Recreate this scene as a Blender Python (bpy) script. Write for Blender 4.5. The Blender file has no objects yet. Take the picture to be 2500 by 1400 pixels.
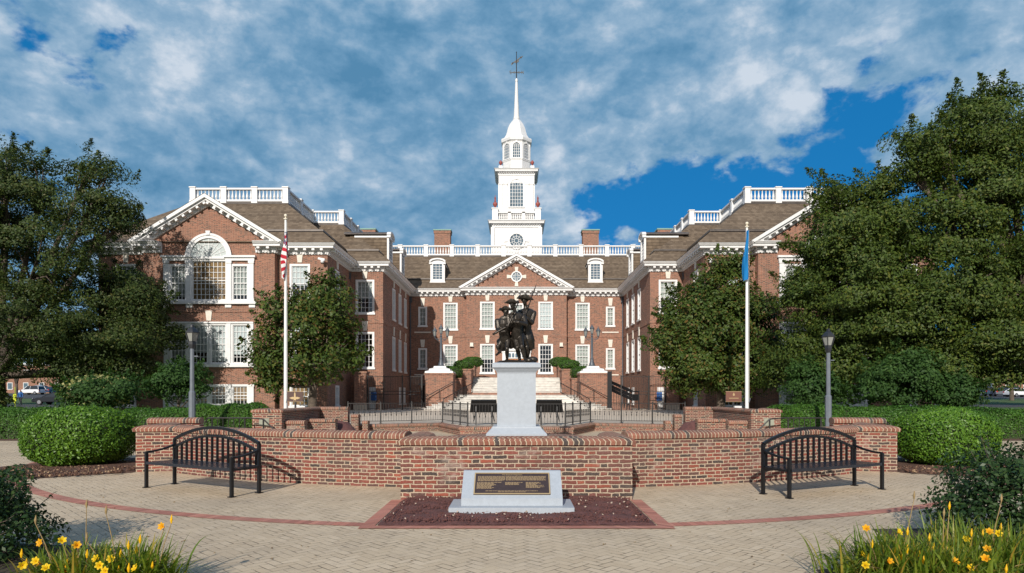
import bpy, bmesh, math, random
import numpy as np
from mathutils import Vector, Matrix
R = math.radians
sc = bpy.context.scene
COL = sc.collection
random.seed(7)
rng = np.random.default_rng(11)

# ------------------------------------------------------------------ camera
F_PX, CX, HY, EYE = 1600.0, 1261.0, 965.0, 1.70
cam_d = bpy.data.cameras.new("camera")
cam = bpy.data.objects.new("camera", cam_d)
COL.objects.link(cam)
cam.location = (0, 0, EYE)
cam.rotation_euler = (R(90), 0, 0)
cam_d.sensor_width = 36
cam_d.lens = 36 * F_PX / 2500
cam_d.shift_x = (1250 - CX) / 2500
cam_d.shift_y = (HY - 700) / 2500
cam_d.clip_start = 0.1
cam_d.clip_end = 3000
sc.camera = cam
sc.view_settings.view_transform = 'Standard'
sc.view_settings.look = 'None'
sc.view_settings.exposure = 0.18
sc.view_settings.gamma = 1.0

# ------------------------------------------------------------------ sun and sky
SUN_EL, SUN_AZ = 27.0, 12.5            # azimuth: degrees left of straight behind the camera
sx, sy, sz = -math.sin(R(SUN_AZ)) * math.cos(R(SUN_EL)), -math.cos(R(SUN_AZ)) * math.cos(R(SUN_EL)), math.sin(R(SUN_EL))
sun_d = bpy.data.lights.new("sun", 'SUN')
sun_d.energy = 4.1
sun_d.angle = R(0.5)
sun_d.color = (1.0, 0.93, 0.84)
sun = bpy.data.objects.new("sun", sun_d)
COL.objects.link(sun)
sun.rotation_euler = Vector((-sx, -sy, -sz)).to_track_quat('-Z', 'Y').to_euler()
sun.location = (-20, -60, 60)

class NB:
    """small helper for wiring shader nodes"""
    def __init__(s, tree):
        s.t = tree; s.n = tree.nodes; s.l = tree.links
    def new(s, typ, **kw):
        n = s.n.new(typ)
        for k, v in kw.items(): setattr(n, k, v)
        return n
    def put(s, sock, v):
        if isinstance(v, bpy.types.NodeSocket): s.l.new(v, sock)
        else: sock.default_value = v
    def m(s, op, a, b=0.0, c=0.0, clamp=False):
        n = s.new('ShaderNodeMath', operation=op); n.use_clamp = clamp
        s.put(n.inputs[0], a); s.put(n.inputs[1], b)
        if op in ('MULTIPLY_ADD', 'WRAP', 'SMOOTH_MIN', 'SMOOTH_MAX'): s.put(n.inputs[2], c)
        return n.outputs[0]
    def vm(s, op, a, b=(0, 0, 0)):
        n = s.new('ShaderNodeVectorMath', operation=op)
        s.put(n.inputs[0], a); s.put(n.inputs[1], b)
        return n.outputs['Value'] if op in ('DOT_PRODUCT', 'LENGTH') else n.outputs[0]
    def scale(s, a, k):
        n = s.new('ShaderNodeVectorMath', operation='SCALE')
        s.put(n.inputs[0], a); s.put(n.inputs['Scale'], k); return n.outputs[0]
    def xyz(s, x, y, z):
        n = s.new('ShaderNodeCombineXYZ')
        for i, v in enumerate((x, y, z)): s.put(n.inputs[i], v)
        return n.outputs[0]
    def sep(s, v):
        n = s.new('ShaderNodeSeparateXYZ'); s.put(n.inputs[0], v); return n.outputs
    def mapr(s, v, a, b, c=0.0, d=1.0, smooth=True):
        n = s.new('ShaderNodeMapRange'); n.interpolation_type = 'SMOOTHSTEP' if smooth else 'LINEAR'
        s.put(n.inputs['Value'], v); s.put(n.inputs['From Min'], a); s.put(n.inputs['From Max'], b)
        s.put(n.inputs['To Min'], c); s.put(n.inputs['To Max'], d); return n.outputs[0]
    def mix(s, f, a, b, blend='MIX'):
        n = s.new('ShaderNodeMix', data_type='RGBA', blend_type=blend)
        s.put(n.inputs[0], f); s.put(n.inputs[6], a); s.put(n.inputs[7], b); return n.outputs[2]
    def ramp(s, f, stops, interp='LINEAR'):
        n = s.new('ShaderNodeValToRGB'); s.put(n.inputs[0], f); r = n.color_ramp; r.interpolation = interp
        while len(r.elements) < len(stops): r.elements.new(0.5)
        for e, (p, c) in zip(r.elements, stops): e.position = p; e.color = (*c, 1)
        return n.outputs[0]
    def noise(s, vec, scale, detail=4, rough=0.55, dist=0.0, col=False, dims='3D'):
        n = s.new('ShaderNodeTexNoise', noise_dimensions=dims)
        if vec is not None: s.put(n.inputs['Vector'], vec)
        n.inputs['Scale'].default_value = scale; n.inputs['Detail'].default_value = detail
        n.inputs['Roughness'].default_value = rough; n.inputs['Distortion'].default_value = dist
        return n.outputs['Color' if col else 'Fac']
    def white(s, vec, col=False):
        n = s.new('ShaderNodeTexWhiteNoise', noise_dimensions='3D'); s.put(n.inputs['Vector'], vec)
        return n.outputs['Color' if col else 'Value']

def build_world():
    w = bpy.data.worlds.new("World"); sc.world = w; w.use_nodes = True
    w.node_tree.nodes.clear(); b = NB(w.node_tree)
    sky = b.new('ShaderNodeTexSky'); sky.sky_type = 'NISHITA'; sky.sun_disc = False
    sky.sun_elevation = R(SUN_EL); sky.sun_rotation = math.atan2(sx, sy)
    sky.air_density = 1.0; sky.dust_density = 0.4; sky.ozone_density = 2.5; sky.altitude = 0
    d = b.new('ShaderNodeTexCoord').outputs['Generated']
    s = b.sep(d)
    # clear sky: the physical sky, deepened as a polarised summer sky
    clear = b.mix(1.0, sky.outputs[0], (0.20, 0.74, 1.15, 1), 'MULTIPLY')
    clear = b.mix(0.75, clear, (0.05, 1.70, 4.4, 1))
    # cloud layer: directions projected on a flat deck
    den = b.m('ADD', b.m('MAXIMUM', s[2], 0.0), 0.34)
    q = b.vm('MULTIPLY', d, (1.0, 1.0, 1.55))
    def P(px, py):
        v = Vector(((px - CX) / F_PX, 1, (HY - py) / F_PX)).normalized(); return tuple(v)
    def blob(px, py, r, amp):
        """soft bias round one direction of the sky, radius r (pixels of the photograph)"""
        k = 2.0 * (F_PX / r) ** 2 * .5
        e = b.m('EXPONENT', b.m('MULTIPLY', b.m('SUBTRACT', b.vm('DOT_PRODUCT', dw, P(px, py)), 1.0), k))
        return b.m('MULTIPLY', e, amp)
    def total(items):
        t = items[0]
        for i in items[1:]: t = b.m('ADD', t, i)
        return t
    warp = b.vm('SUBTRACT', b.noise(q, 4.0, 3, 0.5, col=True), (0.5, 0.5, 0.5))
    qw = b.vm('ADD', q, b.scale(warp, 0.045))
    w3 = b.vm('SUBTRACT', b.noise(b.vm('MULTIPLY', d, (1, 1, 1.5)), 5.0, 5, 0.6, col=True), (0.5, 0.5, 0.5))
    dw = b.new('ShaderNodeVectorMath', operation='NORMALIZE'); b.put(dw.inputs[0], b.vm('ADD', d, b.scale(w3, 0.16))); dw = dw.outputs[0]
    n1 = b.noise(qw, 6.5, 9, 0.56)
    n2 = b.noise(qw, 17.0, 8, 0.58)
    cover = total([b.m('MULTIPLY', n1, 1.55), b.m('MULTIPLY', n2, 0.80),
                   blob(350, 250, 520, 0.40), blob(950, 350, 480, 0.40), blob(1330, 180, 280, 0.30), blob(1560, 120, 210, 0.22), blob(1650, 250, 200, 0.16), blob(1940, 130, 120, 0.22), blob(2080, 60, 150, .18),
                   blob(1840, 295, 100, 0.34), blob(2060, 320, 90, 0.22), blob(2200, 40, 150, 0.16), blob(2300, 120, 110, 0.08), blob(1430, 455, 70, 0.26), blob(1600, 420, 50, 0.14), blob(2440, 60, 90, .14),
                   blob(1580, 490, 90, -0.16), blob(1760, 480, 140, -0.30), blob(1980, 430, 130, -0.28), blob(1590, 560, 110, -.26), blob(1440, 560, 70, -.2), blob(1660, 440, 110, -.16), blob(2000, 330, 70, -.06), blob(2110, 190, 60, -.12), blob(1800, 20, 50, -.12), blob(2330, 60, 50, -.10), blob(2090, 210, 80, -0.14), blob(1900, 210, 60, -.06),
                   blob(40, 30, 60, -0.40), blob(295, 110, 26, -0.30), blob(165, 145, 24, -0.25), blob(655, 280, 24, -.25), blob(1060, 490, 40, -.18), blob(1350, 560, 90, -.12), blob(1450, 390, 50, -.2)])
    # billowed noise: round lumps with sharp creases between them
    pv = b.vm('ADD', q, b.scale(b.vm('SUBTRACT', b.noise(q, 8.0, 4, 0.6, col=True), (0.5, 0.5, 0.5)), 0.06))
    puff = b.m('SUBTRACT', b.m('ABSOLUTE', b.m('SUBTRACT', b.noise(pv, 9.0, 6, 0.55), 0.5)), 0.085)
    mask = b.mapr(b.m('ADD', cover, b.m('MULTIPLY', puff, 0.9)), 1.22, 1.44)
    # thin parts let the blue through, thick sunlit parts are white, undersides slate blue
    n3 = b.noise(b.vm('ADD', qw, (3.1, 1.7, 0.0)), 6.5, 8, 0.58)
    n4 = b.noise(b.vm('ADD', qw, (7.3, 0.4, 0.0)), 18.0, 8, 0.60)
    lit = total([b.m('MULTIPLY', n3, 0.95), b.m('MULTIPLY', n4, 1.05), b.m('MULTIPLY', puff, 1.3),
                 blob(180, 110, 150, 0.08), blob(330, 180, 110, 0.08), blob(560, 320, 190, 0.10), blob(800, 360, 300, 0.07), blob(1000, 380, 100, 0.05), blob(1850, 270, 110, 0.12), blob(1940, 140, 100, 0.02), blob(1420, 440, 90, 0.10), blob(1520, 140, 180, 0.04), blob(2150, 60, 150, .04), blob(1700, 350, 200, -.03),
                 blob(780, 140, 170, -0.07), blob(960, 200, 150, -0.11), blob(1130, 300, 130, -0.08), blob(130, 330, 230, -0.12), blob(420, 430, 130, -0.10), blob(1100, 60, 200, -.06), blob(1100, 560, 130, -.04)])
    cl = b.mapr(lit, 0.63, 1.36, smooth=False)
    ccol = b.ramp(cl, [(0.0, (0.090, 0.245, 0.42)), (0.30, (0.155, 0.320, 0.50)), (0.62, (0.290, 0.440, 0.600)), (1.0, (0.60, 0.68, 0.78))])
    ccol = b.scale(ccol, 10.0)
    # unseen white cloud added behind the viewer to raise and warm the fill light
    back = b.mapr(s[1], 0.25, -0.45)
    ccol = b.mix(back, ccol, (4.8, 4.8, 4.9, 1))
    mask = b.m('MAXIMUM', mask, b.m('MULTIPLY', back, 0.75))
    out = b.scale(b.mix(mask, clear, ccol), 0.90)
    bg = b.new('ShaderNodeBackground'); b.put(bg.inputs[0], out); bg.inputs[1].default_value = 0.10
    o = b.new('ShaderNodeOutputWorld'); b.l.new(bg.outputs[0], o.inputs[0])
build_world()

# ------------------------------------------------------------------ mesh helpers
WL = {}
def wloc(o): return WL.get(o.name, Vector((0, 0, 0))) if o else Vector((0, 0, 0))

class MB:
    def __init__(s): s.v = []; s.f = []; s.m = []; s.uv = {}; s.mi = 0
    def add(s, vs, fs, uvs=None):
        k = len(s.v); s.v += [tuple(p) for p in vs]
        for i, f in enumerate(fs):
            if uvs: s.uv[len(s.f)] = uvs[i]
            s.f.append(tuple(k + j for j in f)); s.m.append(s.mi)
    def box(s, x0, x1, y0, y1, z0, z1):
        s.add([(x0, y0, z0), (x1, y0, z0), (x1, y1, z0), (x0, y1, z0), (x0, y0, z1), (x1, y0, z1), (x1, y1, z1), (x0, y1, z1)],
              [(3, 2, 1, 0), (4, 5, 6, 7), (0, 1, 5, 4), (1, 2, 6, 5), (2, 3, 7, 6), (3, 0, 4, 7)])
    def bar(s, a, b, w, h, up=(0, 0, 1)):
        a = Vector(a); b = Vector(b); d = (b - a).normalized(); up = Vector(up)
        if abs(d.dot(up)) > 0.98: up = Vector((0, 1, 0))
        x = d.cross(up).normalized(); y = x.cross(d)
        vs = []
        for p in (a, b):
            for i, j in ((-1, -1), (1, -1), (1, 1), (-1, 1)): vs.append(p + x * w * .5 * i + y * h * .5 * j)
        s.add(vs, [(0, 1, 2, 3), (7, 6, 5, 4), (0, 4, 5, 1), (1, 5, 6, 2), (2, 6, 7, 3), (3, 7, 4, 0)])
    def tube(s, pts, r, n=8, caps=True):
        pts = [Vector(p) for p in pts]; N = len(pts)
        rs = r if isinstance(r, (list, tuple)) else [r] * N
        d0 = (pts[1] - pts[0]).normalized()
        up = Vector((0, 0, 1)) if abs(d0.z) < 0.9 else Vector((1, 0, 0))
        x = d0.cross(up).normalized(); vs = []
        for i, p in enumerate(pts):
            d = (pts[min(i + 1, N - 1)] - pts[max(i - 1, 0)]).normalized()
            x = (x - d * x.dot(d)).normalized(); y = d.cross(x)
            for k in range(n):
                t = 2 * math.pi * k / n; vs.append(p + (x * math.cos(t) + y * math.sin(t)) * rs[i])
        fs = [(i * n + k, i * n + (k + 1) % n, (i + 1) * n + (k + 1) % n, (i + 1) * n + k) for i in range(N - 1) for k in range(n)]
        if caps: fs += [tuple(range(n - 1, -1, -1)), tuple((N - 1) * n + k for k in range(n))]
        s.add(vs, fs)
    def lathe(s, prof, c=(0, 0, 0), n=16, rot=0.0, caps=True):
        vs = []
        for r, z in prof:
            for k in range(n):
                t = 2 * math.pi * k / n + rot; vs.append((c[0] + r * math.cos(t), c[1] + r * math.sin(t), c[2] + z))
        N = len(prof)
        fs = [(i * n + k, i * n + (k + 1) % n, (i + 1) * n + (k + 1) % n, (i + 1) * n + k) for i in range(N - 1) for k in range(n)]
        if caps: fs += [tuple(range(n - 1, -1, -1)), tuple((N - 1) * n + k for k in range(n))]
        s.add(vs, fs)
    def ball(s, c, rx, ry=None, rz=None, nu=10, nv=7):
        ry = rx if ry is None else ry; rz = rx if rz is None else rz
        vs = [(c[0], c[1], c[2] - rz)]; fs = []
        for i in range(1, nv):
            a = -math.pi / 2 + math.pi * i / nv
            for k in range(nu):
                t = 2 * math.pi * k / nu
                vs.append((c[0] + rx * math.cos(a) * math.cos(t), c[1] + ry * math.cos(a) * math.sin(t), c[2] + rz * math.sin(a)))
        vs.append((c[0], c[1], c[2] + rz)); top = len(vs) - 1
        for k in range(nu):
            fs.append((0, 1 + (k + 1) % nu, 1 + k)); fs.append((top, top - nu + k, top - nu + (k + 1) % nu))
        for i in range(nv - 2):
            for k in range(nu):
                a = 1 + i * nu + k; c2 = 1 + i * nu + (k + 1) % nu
                fs.append((a, c2, c2 + nu, a + nu))
        s.add(vs, fs)
    def prism(s, poly, axis, a, b):
        """poly of 2-D points, extruded along axis from a to b. axis y: poly is (x,z); axis z: (x,y); axis x: (y,z)"""
        def P(p, t): return {'y': (p[0], t, p[1]), 'z': (p[0], p[1], t), 'x': (t, p[0], p[1])}[axis]
        n = len(poly); vs = [P(p, a) for p in poly] + [P(p, b) for p in poly]
        area = sum(poly[i][0] * poly[(i + 1) % n][1] - poly[(i + 1) % n][0] * poly[i][1] for i in range(n))
        flip = (area > 0) != (axis in 'zx')
        if b < a: flip = not flip
        fs = [tuple(range(n - 1, -1, -1)), tuple(range(n, 2 * n))] + [(i, (i + 1) % n, n + (i + 1) % n, n + i) for i in range(n)]
        if flip: fs = [tuple(reversed(f)) for f in fs]
        s.add(vs, fs)
    def sweep(s, path, prof, closed=False, caps=True, u0=0.0, loop=False):
        """sweep profile [(outward offset, z)] along a plan path; outward is right of travel"""
        n = len(path); P = [Vector((p[0], p[1])) for p in path]; vs = []; us = []
        u = u0
        for i in range(n):
            din = (P[i] - P[i - 1]).normalized() if (i > 0 or closed) else None
            dout = (P[(i + 1) % n] - P[i]).normalized() if (i < n - 1 or closed) else None
            if din is None: din = dout
            if dout is None: dout = din
            n1 = Vector((din.y, -din.x)); n2 = Vector((dout.y, -dout.x)); m = (n1 + n2)
            m = m / max(m.dot(n1), 0.25)
            zoff = path[i][2] if len(path[i]) > 2 else 0.0
            if i > 0: u += (P[i] - P[i - 1]).length
            us.append(u)
            for o, z in prof: vs.append((P[i].x + m.x * o, P[i].y + m.y * o, z + zoff))
        k = len(prof); lens = [0.0]
        for j in range(1, k + 1):
            a, b = prof[j - 1], prof[j % k]; lens.append(lens[-1] + math.hypot(a[0] - b[0], a[1] - b[1]))
        fs = []; uv = []
        segs = [(i, i + 1) for i in range(n - 1)] + ([(n - 1, 0)] if closed else [])
        for i, i2 in segs:
            ua = us[i]; ub = us[i2] if i2 else us[i] + (P[0] - P[i]).length
            for j in range(k if loop else k - 1):
                j2 = (j + 1) % k
                fs.append((i * k + j, i2 * k + j, i2 * k + j2, i * k + j2))
                uv.append([(ua, lens[j]), (ub, lens[j]), (ub, lens[j + 1]), (ua, lens[j + 1])])
        if caps and not closed:
            fs.append(tuple(range(k))); uv.append([(o, z) for o, z in prof])
            e = (n - 1) * k
            fs.append(tuple(e + j for j in range(k - 1, -1, -1))); uv.append([(o, z) for o, z in reversed(prof)])
        s.add(vs, fs, uv)
    def xf(s, M, start=0):
        for i in range(start, len(s.v)): s.v[i] = tuple(M @ Vector(s.v[i]))
    def mesh(s, name, mats, off=(0, 0, 0), smooth=False):
        me = bpy.data.meshes.new(name)
        ox, oy, oz = off
        me.from_pydata([(x - ox, y - oy, z - oz) for x, y, z in s.v], [], s.f)
        ul = me.uv_layers.new(name="UVMap"); arr = np.zeros(len(me.loops) * 2, dtype=np.float32)
        li = 0
        for fi, f in enumerate(s.f):
            if fi in s.uv:
                for q in s.uv[fi]: arr[li * 2] = q[0]; arr[li * 2 + 1] = q[1]; li += 1
                continue
            p0 = Vector(s.v[f[0]]); nrm = Vector((0, 0, 0))
            for i in range(1, len(f) - 1): nrm += (Vector(s.v[f[i]]) - p0).cross(Vector(s.v[f[i + 1]]) - p0)
            if nrm.length < 1e-12: nrm = Vector((0, 0, 1))
            nrm.normalize()
            if abs(nrm.z) > 0.95: t = Vector((1, 0, 0)); bt = Vector((0, 1, 0))
            else:
                t = Vector((0, 0, 1)).cross(nrm).normalized(); bt = nrm.cross(t)
                if t.x + 0.001 * t.y < 0: t = -t
            for i in f:
                p = Vector(s.v[i]); arr[li * 2] = p.dot(t); arr[li * 2 + 1] = p.dot(bt); li += 1
        ul.data.foreach_set("uv", arr)
        mats = mats if isinstance(mats, (list, tuple)) else [mats]
        for m in mats: me.materials.append(m)
        if len(mats) > 1: me.polygons.foreach_set("material_index", s.m)
        if smooth: me.polygons.foreach_set("use_smooth", [True] * len(me.polygons))
        me.update()
        return me
    def build(s, name, mats, parent=None, smooth=False, local=False, origin=None):
        if parent is not None: off = Vector((0, 0, 0)) if local else wloc(parent)
        elif origin is not None: off = Vector(origin)
        else:
            a = np.array(s.v); off = Vector(((a[:, 0].min() + a[:, 0].max()) / 2, (a[:, 1].min() + a[:, 1].max()) / 2, a[:, 2].min()))
        o = bpy.data.objects.new(name, s.mesh(name, mats, off, smooth)); COL.objects.link(o)
        if parent is not None: o.parent = parent; WL[o.name] = wloc(parent).copy()
        else: o.location = off; WL[o.name] = off.copy()
        return o

def soften(o, ang=30):
    me = o.data
    me.polygons.foreach_set("use_smooth", [True] * len(me.polygons))
    bm = bmesh.new(); bm.from_mesh(me)
    for e in bm.edges:
        if len(e.link_faces) == 2 and e.calc_face_angle(0) > R(ang): e.smooth = False
    bm.to_mesh(me); bm.free()
    return o

def tag(o, label=None, cat=None, group=None, kind=None):
    if label: o['label'] = label
    if cat: o['category'] = cat
    if group: o['group'] = group
    if kind: o['kind'] = kind
    return o
def thing(name, label, cat, loc=(0, 0, 0), group=None, rz=0.0):
    o = bpy.data.objects.new(name, None); COL.objects.link(o)
    o.empty_display_size = 0.2
    o.location = loc; o.rotation_euler = (0, 0, rz); WL[o.name] = Vector(loc)
    return tag(o, label, cat, group)
def copy_tree(o, parent=None):
    c = o.copy(); COL.objects.link(c)
    if parent is not None: c.parent = parent
    for ch in list(o.children): copy_tree(ch, c)
    return c
def place_copy(src, loc, rz=0.0, label=None, sx_=1.0):
    c = copy_tree(src); c.location = loc; c.rotation_euler = (0, 0, rz)
    if sx_ != 1.0: c.scale = (sx_, 1, 1)
    if label: c['label'] = label
    WL[c.name] = Vector(loc)
    return c
def at(px, py, D): return Vector(((px - CX) * D / F_PX, D, EYE + (HY - py) * D / F_PX))

# ------------------------------------------------------------------ materials
def mat(name, base, rough=0.6, metal=0.0, spec=0.5, var=0.0, vscale=8.0, bump=0.0, bscale=40.0, trans=0.0):
    m = bpy.data.materials.new(name); m.use_nodes = True
    t = m.node_tree; b = NB(t); p = t.nodes['Principled BSDF']
    p.inputs['Roughness'].default_value = rough; p.inputs['Metallic'].default_value = metal
    p.inputs['Specular IOR Level'].default_value = spec
    p.inputs['Base Color'].default_value = (*base, 1)
    oc = b.new('ShaderNodeTexCoord').outputs['Object']
    if var > 0:
        n = b.noise(oc, vscale, 6, 0.6); n2 = b.noise(oc, vscale * .13, 3, 0.6)
        f = b.m('ADD', b.m('MULTIPLY', n, .6), b.m('MULTIPLY', n2, .4))
        c = b.mix(b.mapr(f, .3, .7), tuple(x * (1 - var) for x in base) + (1,), tuple(min(1, x * (1 + var)) for x in base) + (1,))
        b.put(p.inputs['Base Color'], c)
        b.put(p.inputs['Roughness'], b.mapr(n, .3, .7, max(.02, rough - .08), min(1, rough + .08)))
    if bump > 0:
        bn = b.new('ShaderNodeBump'); bn.inputs['Strength'].default_value = bump; bn.inputs['Distance'].default_value = 0.02
        b.put(bn.inputs['Height'], b.noise(oc, bscale, 5, 0.6)); b.put(p.inputs['Normal'], bn.outputs[0])
    return m

def brick_mat(name, tones, mortar, period=0.345, h=0.068, joint=0.012, wob=0.0, bump=0.0, dirt=0.25, rowlock=False, rowpitch=0.076, effl=0.0):
    m = bpy.data.materials.new(name); m.use_nodes = True
    t = m.node_tree; b = NB(t); p = t.nodes['Principled BSDF']
    p.inputs['Roughness'].default_value = 0.88; p.inputs['Specular IOR Level'].default_value = 0.25
    uvn = b.new('ShaderNodeUVMap').outputs[0]; s = b.sep(uvn); U, V = s[0], s[1]
    if wob > 0:
        wn = b.noise(uvn, 9.0, 3, 0.6, col=True); ws = b.sep(wn)
        U = b.m('ADD', U, b.m('MULTIPLY', b.m('SUBTRACT', ws[0], .5), wob)); V = b.m('ADD', V, b.m('MULTIPLY', b.m('SUBTRACT', ws[1], .5), wob * .8))
    if rowlock:
        uu = b.m('DIVIDE', U, rowpitch); ci = b.m('FLOOR', uu); fu = b.m('SUBTRACT', uu, ci)
        ed = b.m('MULTIPLY', b.m('MINIMUM', fu, b.m('SUBTRACT', 1.0, fu)), rowpitch)
        idv = b.xyz(ci, 0.5, 3.3)
    else:
        r = b.m('DIVIDE', V, h); ri = b.m('FLOOR', r); fv = b.m('SUBTRACT', r, ri)
        par = b.m('MODULO', b.m('ABSOLUTE', ri), 2.0)
        uu = b.m('ADD', b.m('DIVIDE', U, period), b.m('MULTIPLY', par, 0.5))
        ci = b.m('FLOOR', uu); fu = b.m('SUBTRACT', uu, ci)
        isH = b.m('GREATER_THAN', fu, 0.667)
        l0 = b.m('MULTIPLY', isH, 0.667); l1 = b.m('ADD', 0.667, b.m('MULTIPLY', isH, 0.333))
        eu = b.m('MULTIPLY', b.m('MINIMUM', b.m('SUBTRACT', fu, l0), b.m('SUBTRACT', l1, fu)), period)
        ev = b.m('MULTIPLY', b.m('MINIMUM', fv, b.m('SUBTRACT', 1.0, fv)), h)
        ed = b.m('MINIMUM', eu, ev)
        idv = b.xyz(b.m('ADD', ci, b.m('MULTIPLY', isH, 0.37)), ri, b.m('MULTIPLY', isH, 5.1))
    if wob > 0:
        ed = b.m('ADD', ed, b.m('MULTIPLY', b.m('SUBTRACT', b.noise(uvn, 60.0, 3, .6), .5), wob * .35))
    rnd = b.white(idv)
    n = len(tones)
    col = b.ramp(rnd, [((i + 0.0) / n, c) for i, c in enumerate(tones)], 'CONSTANT')
    rnd2 = b.white(b.vm('ADD', idv, (7.7, 3.1, 1.9)))
    col = b.mix(1.0, col, b.ramp(rnd2, [(0, (.84, .84, .84)), (1, (1.14, 1.11, 1.08))]), 'MULTIPLY')
    oc = b.new('ShaderNodeTexCoord').outputs['Object']
    big = b.noise(oc, 0.7, 5, 0.65); fine = b.noise(oc, 45.0, 4, 0.65)
    col = b.mix(b.mapr(big, .35, .75, 0, dirt), col, (0.10, 0.075, 0.06, 1))
    col = b.mix(b.mapr(fine, .45, .8, 0, .35), col, b.mix(.5, col, (0.5, 0.42, 0.36, 1)))
    mask = b.mapr(ed, joint * .30, joint * .62)
    mc = b.mix(b.mapr(big, .4, .75, 0, dirt), (*mortar, 1), (0.22, 0.18, 0.15, 1))
    b.put(p.inputs['Base Color'], b.mix(mask, mc, col))
    if effl > 0:   # lime bloom and dark weathering in soft patches
        e1 = b.noise(b.vm('MULTIPLY', oc, (1, 1, 1.6)), 1.3, 6, 0.7)
        cur = p.inputs['Base Color'].links[0].from_socket
        cur = b.mix(b.mapr(e1, .56, .74, 0, effl), cur, (0.46, 0.37, 0.31, 1))
        e2 = b.noise(b.vm('MULTIPLY', oc, (1, 1, .5)), 2.1, 5, 0.7)
        b.put(p.inputs['Base Color'], b.mix(b.mapr(e2, .55, .75, 0, .45), cur, (0.085, 0.062, 0.05, 1)))
    if bump > 0:
        bn = b.new('ShaderNodeBump'); bn.inputs['Strength'].default_value = bump; bn.inputs['Distance'].default_value = 0.012
        b.put(bn.inputs['Height'], b.m('ADD', mask, b.m('MULTIPLY', fine, .35))); b.put(p.inputs['Normal'], bn.outputs[0])
    return m

def shingle_mat(name):
    m = bpy.data.materials.new(name); m.use_nodes = True
    t = m.node_tree; b = NB(t); p = t.nodes['Principled BSDF']
    p.inputs['Roughness'].default_value = 0.9; p.inputs['Specular IOR Level'].default_value = 0.2
    uvn = b.new('ShaderNodeUVMap').outputs[0]; s = b.sep(uvn)
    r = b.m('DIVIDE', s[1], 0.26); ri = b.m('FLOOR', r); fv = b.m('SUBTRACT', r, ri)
    u = b.m('DIVIDE', b.m('ADD', s[0], b.m('MULTIPLY', b.white(b.xyz(ri, 2.2, 1.1)), 3.0)), 0.23); ci = b.m('FLOOR', u)
    rnd = b.white(b.xyz(ci, ri, 0.0)); rrow = b.white(b.xyz(ri, 9.0, 0.0))
    col = b.ramp(b.m('ADD', b.m('MULTIPLY', rnd, .6), b.m('MULTIPLY', rrow, .4)), [(0, (0.105, 0.077, 0.053)), (.5, (0.165, 0.123, 0.085)), (1, (0.235, 0.180, 0.127))])
    oc = b.new('ShaderNodeTexCoord').outputs['Object']
    big = b.noise(b.vm('MULTIPLY', oc, (1, 1, .35)), 0.5, 6, 0.65)
    col = b.mix(b.mapr(big, .35, .7, 0, .40), col, (0.085, 0.066, 0.050, 1))
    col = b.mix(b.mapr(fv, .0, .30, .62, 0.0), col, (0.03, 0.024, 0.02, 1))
    b.put(p.inputs['Base Color'], col)
    bn = b.new('ShaderNodeBump'); bn.inputs['Strength'].default_value = .6; bn.inputs['Distance'].default_value = 0.03
    b.put(bn.inputs['Height'], b.m('SUBTRACT', b.m('MULTIPLY', rnd, .4), fv)); b.put(p.inputs['Normal'], bn.outputs[0])
    return m

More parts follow.
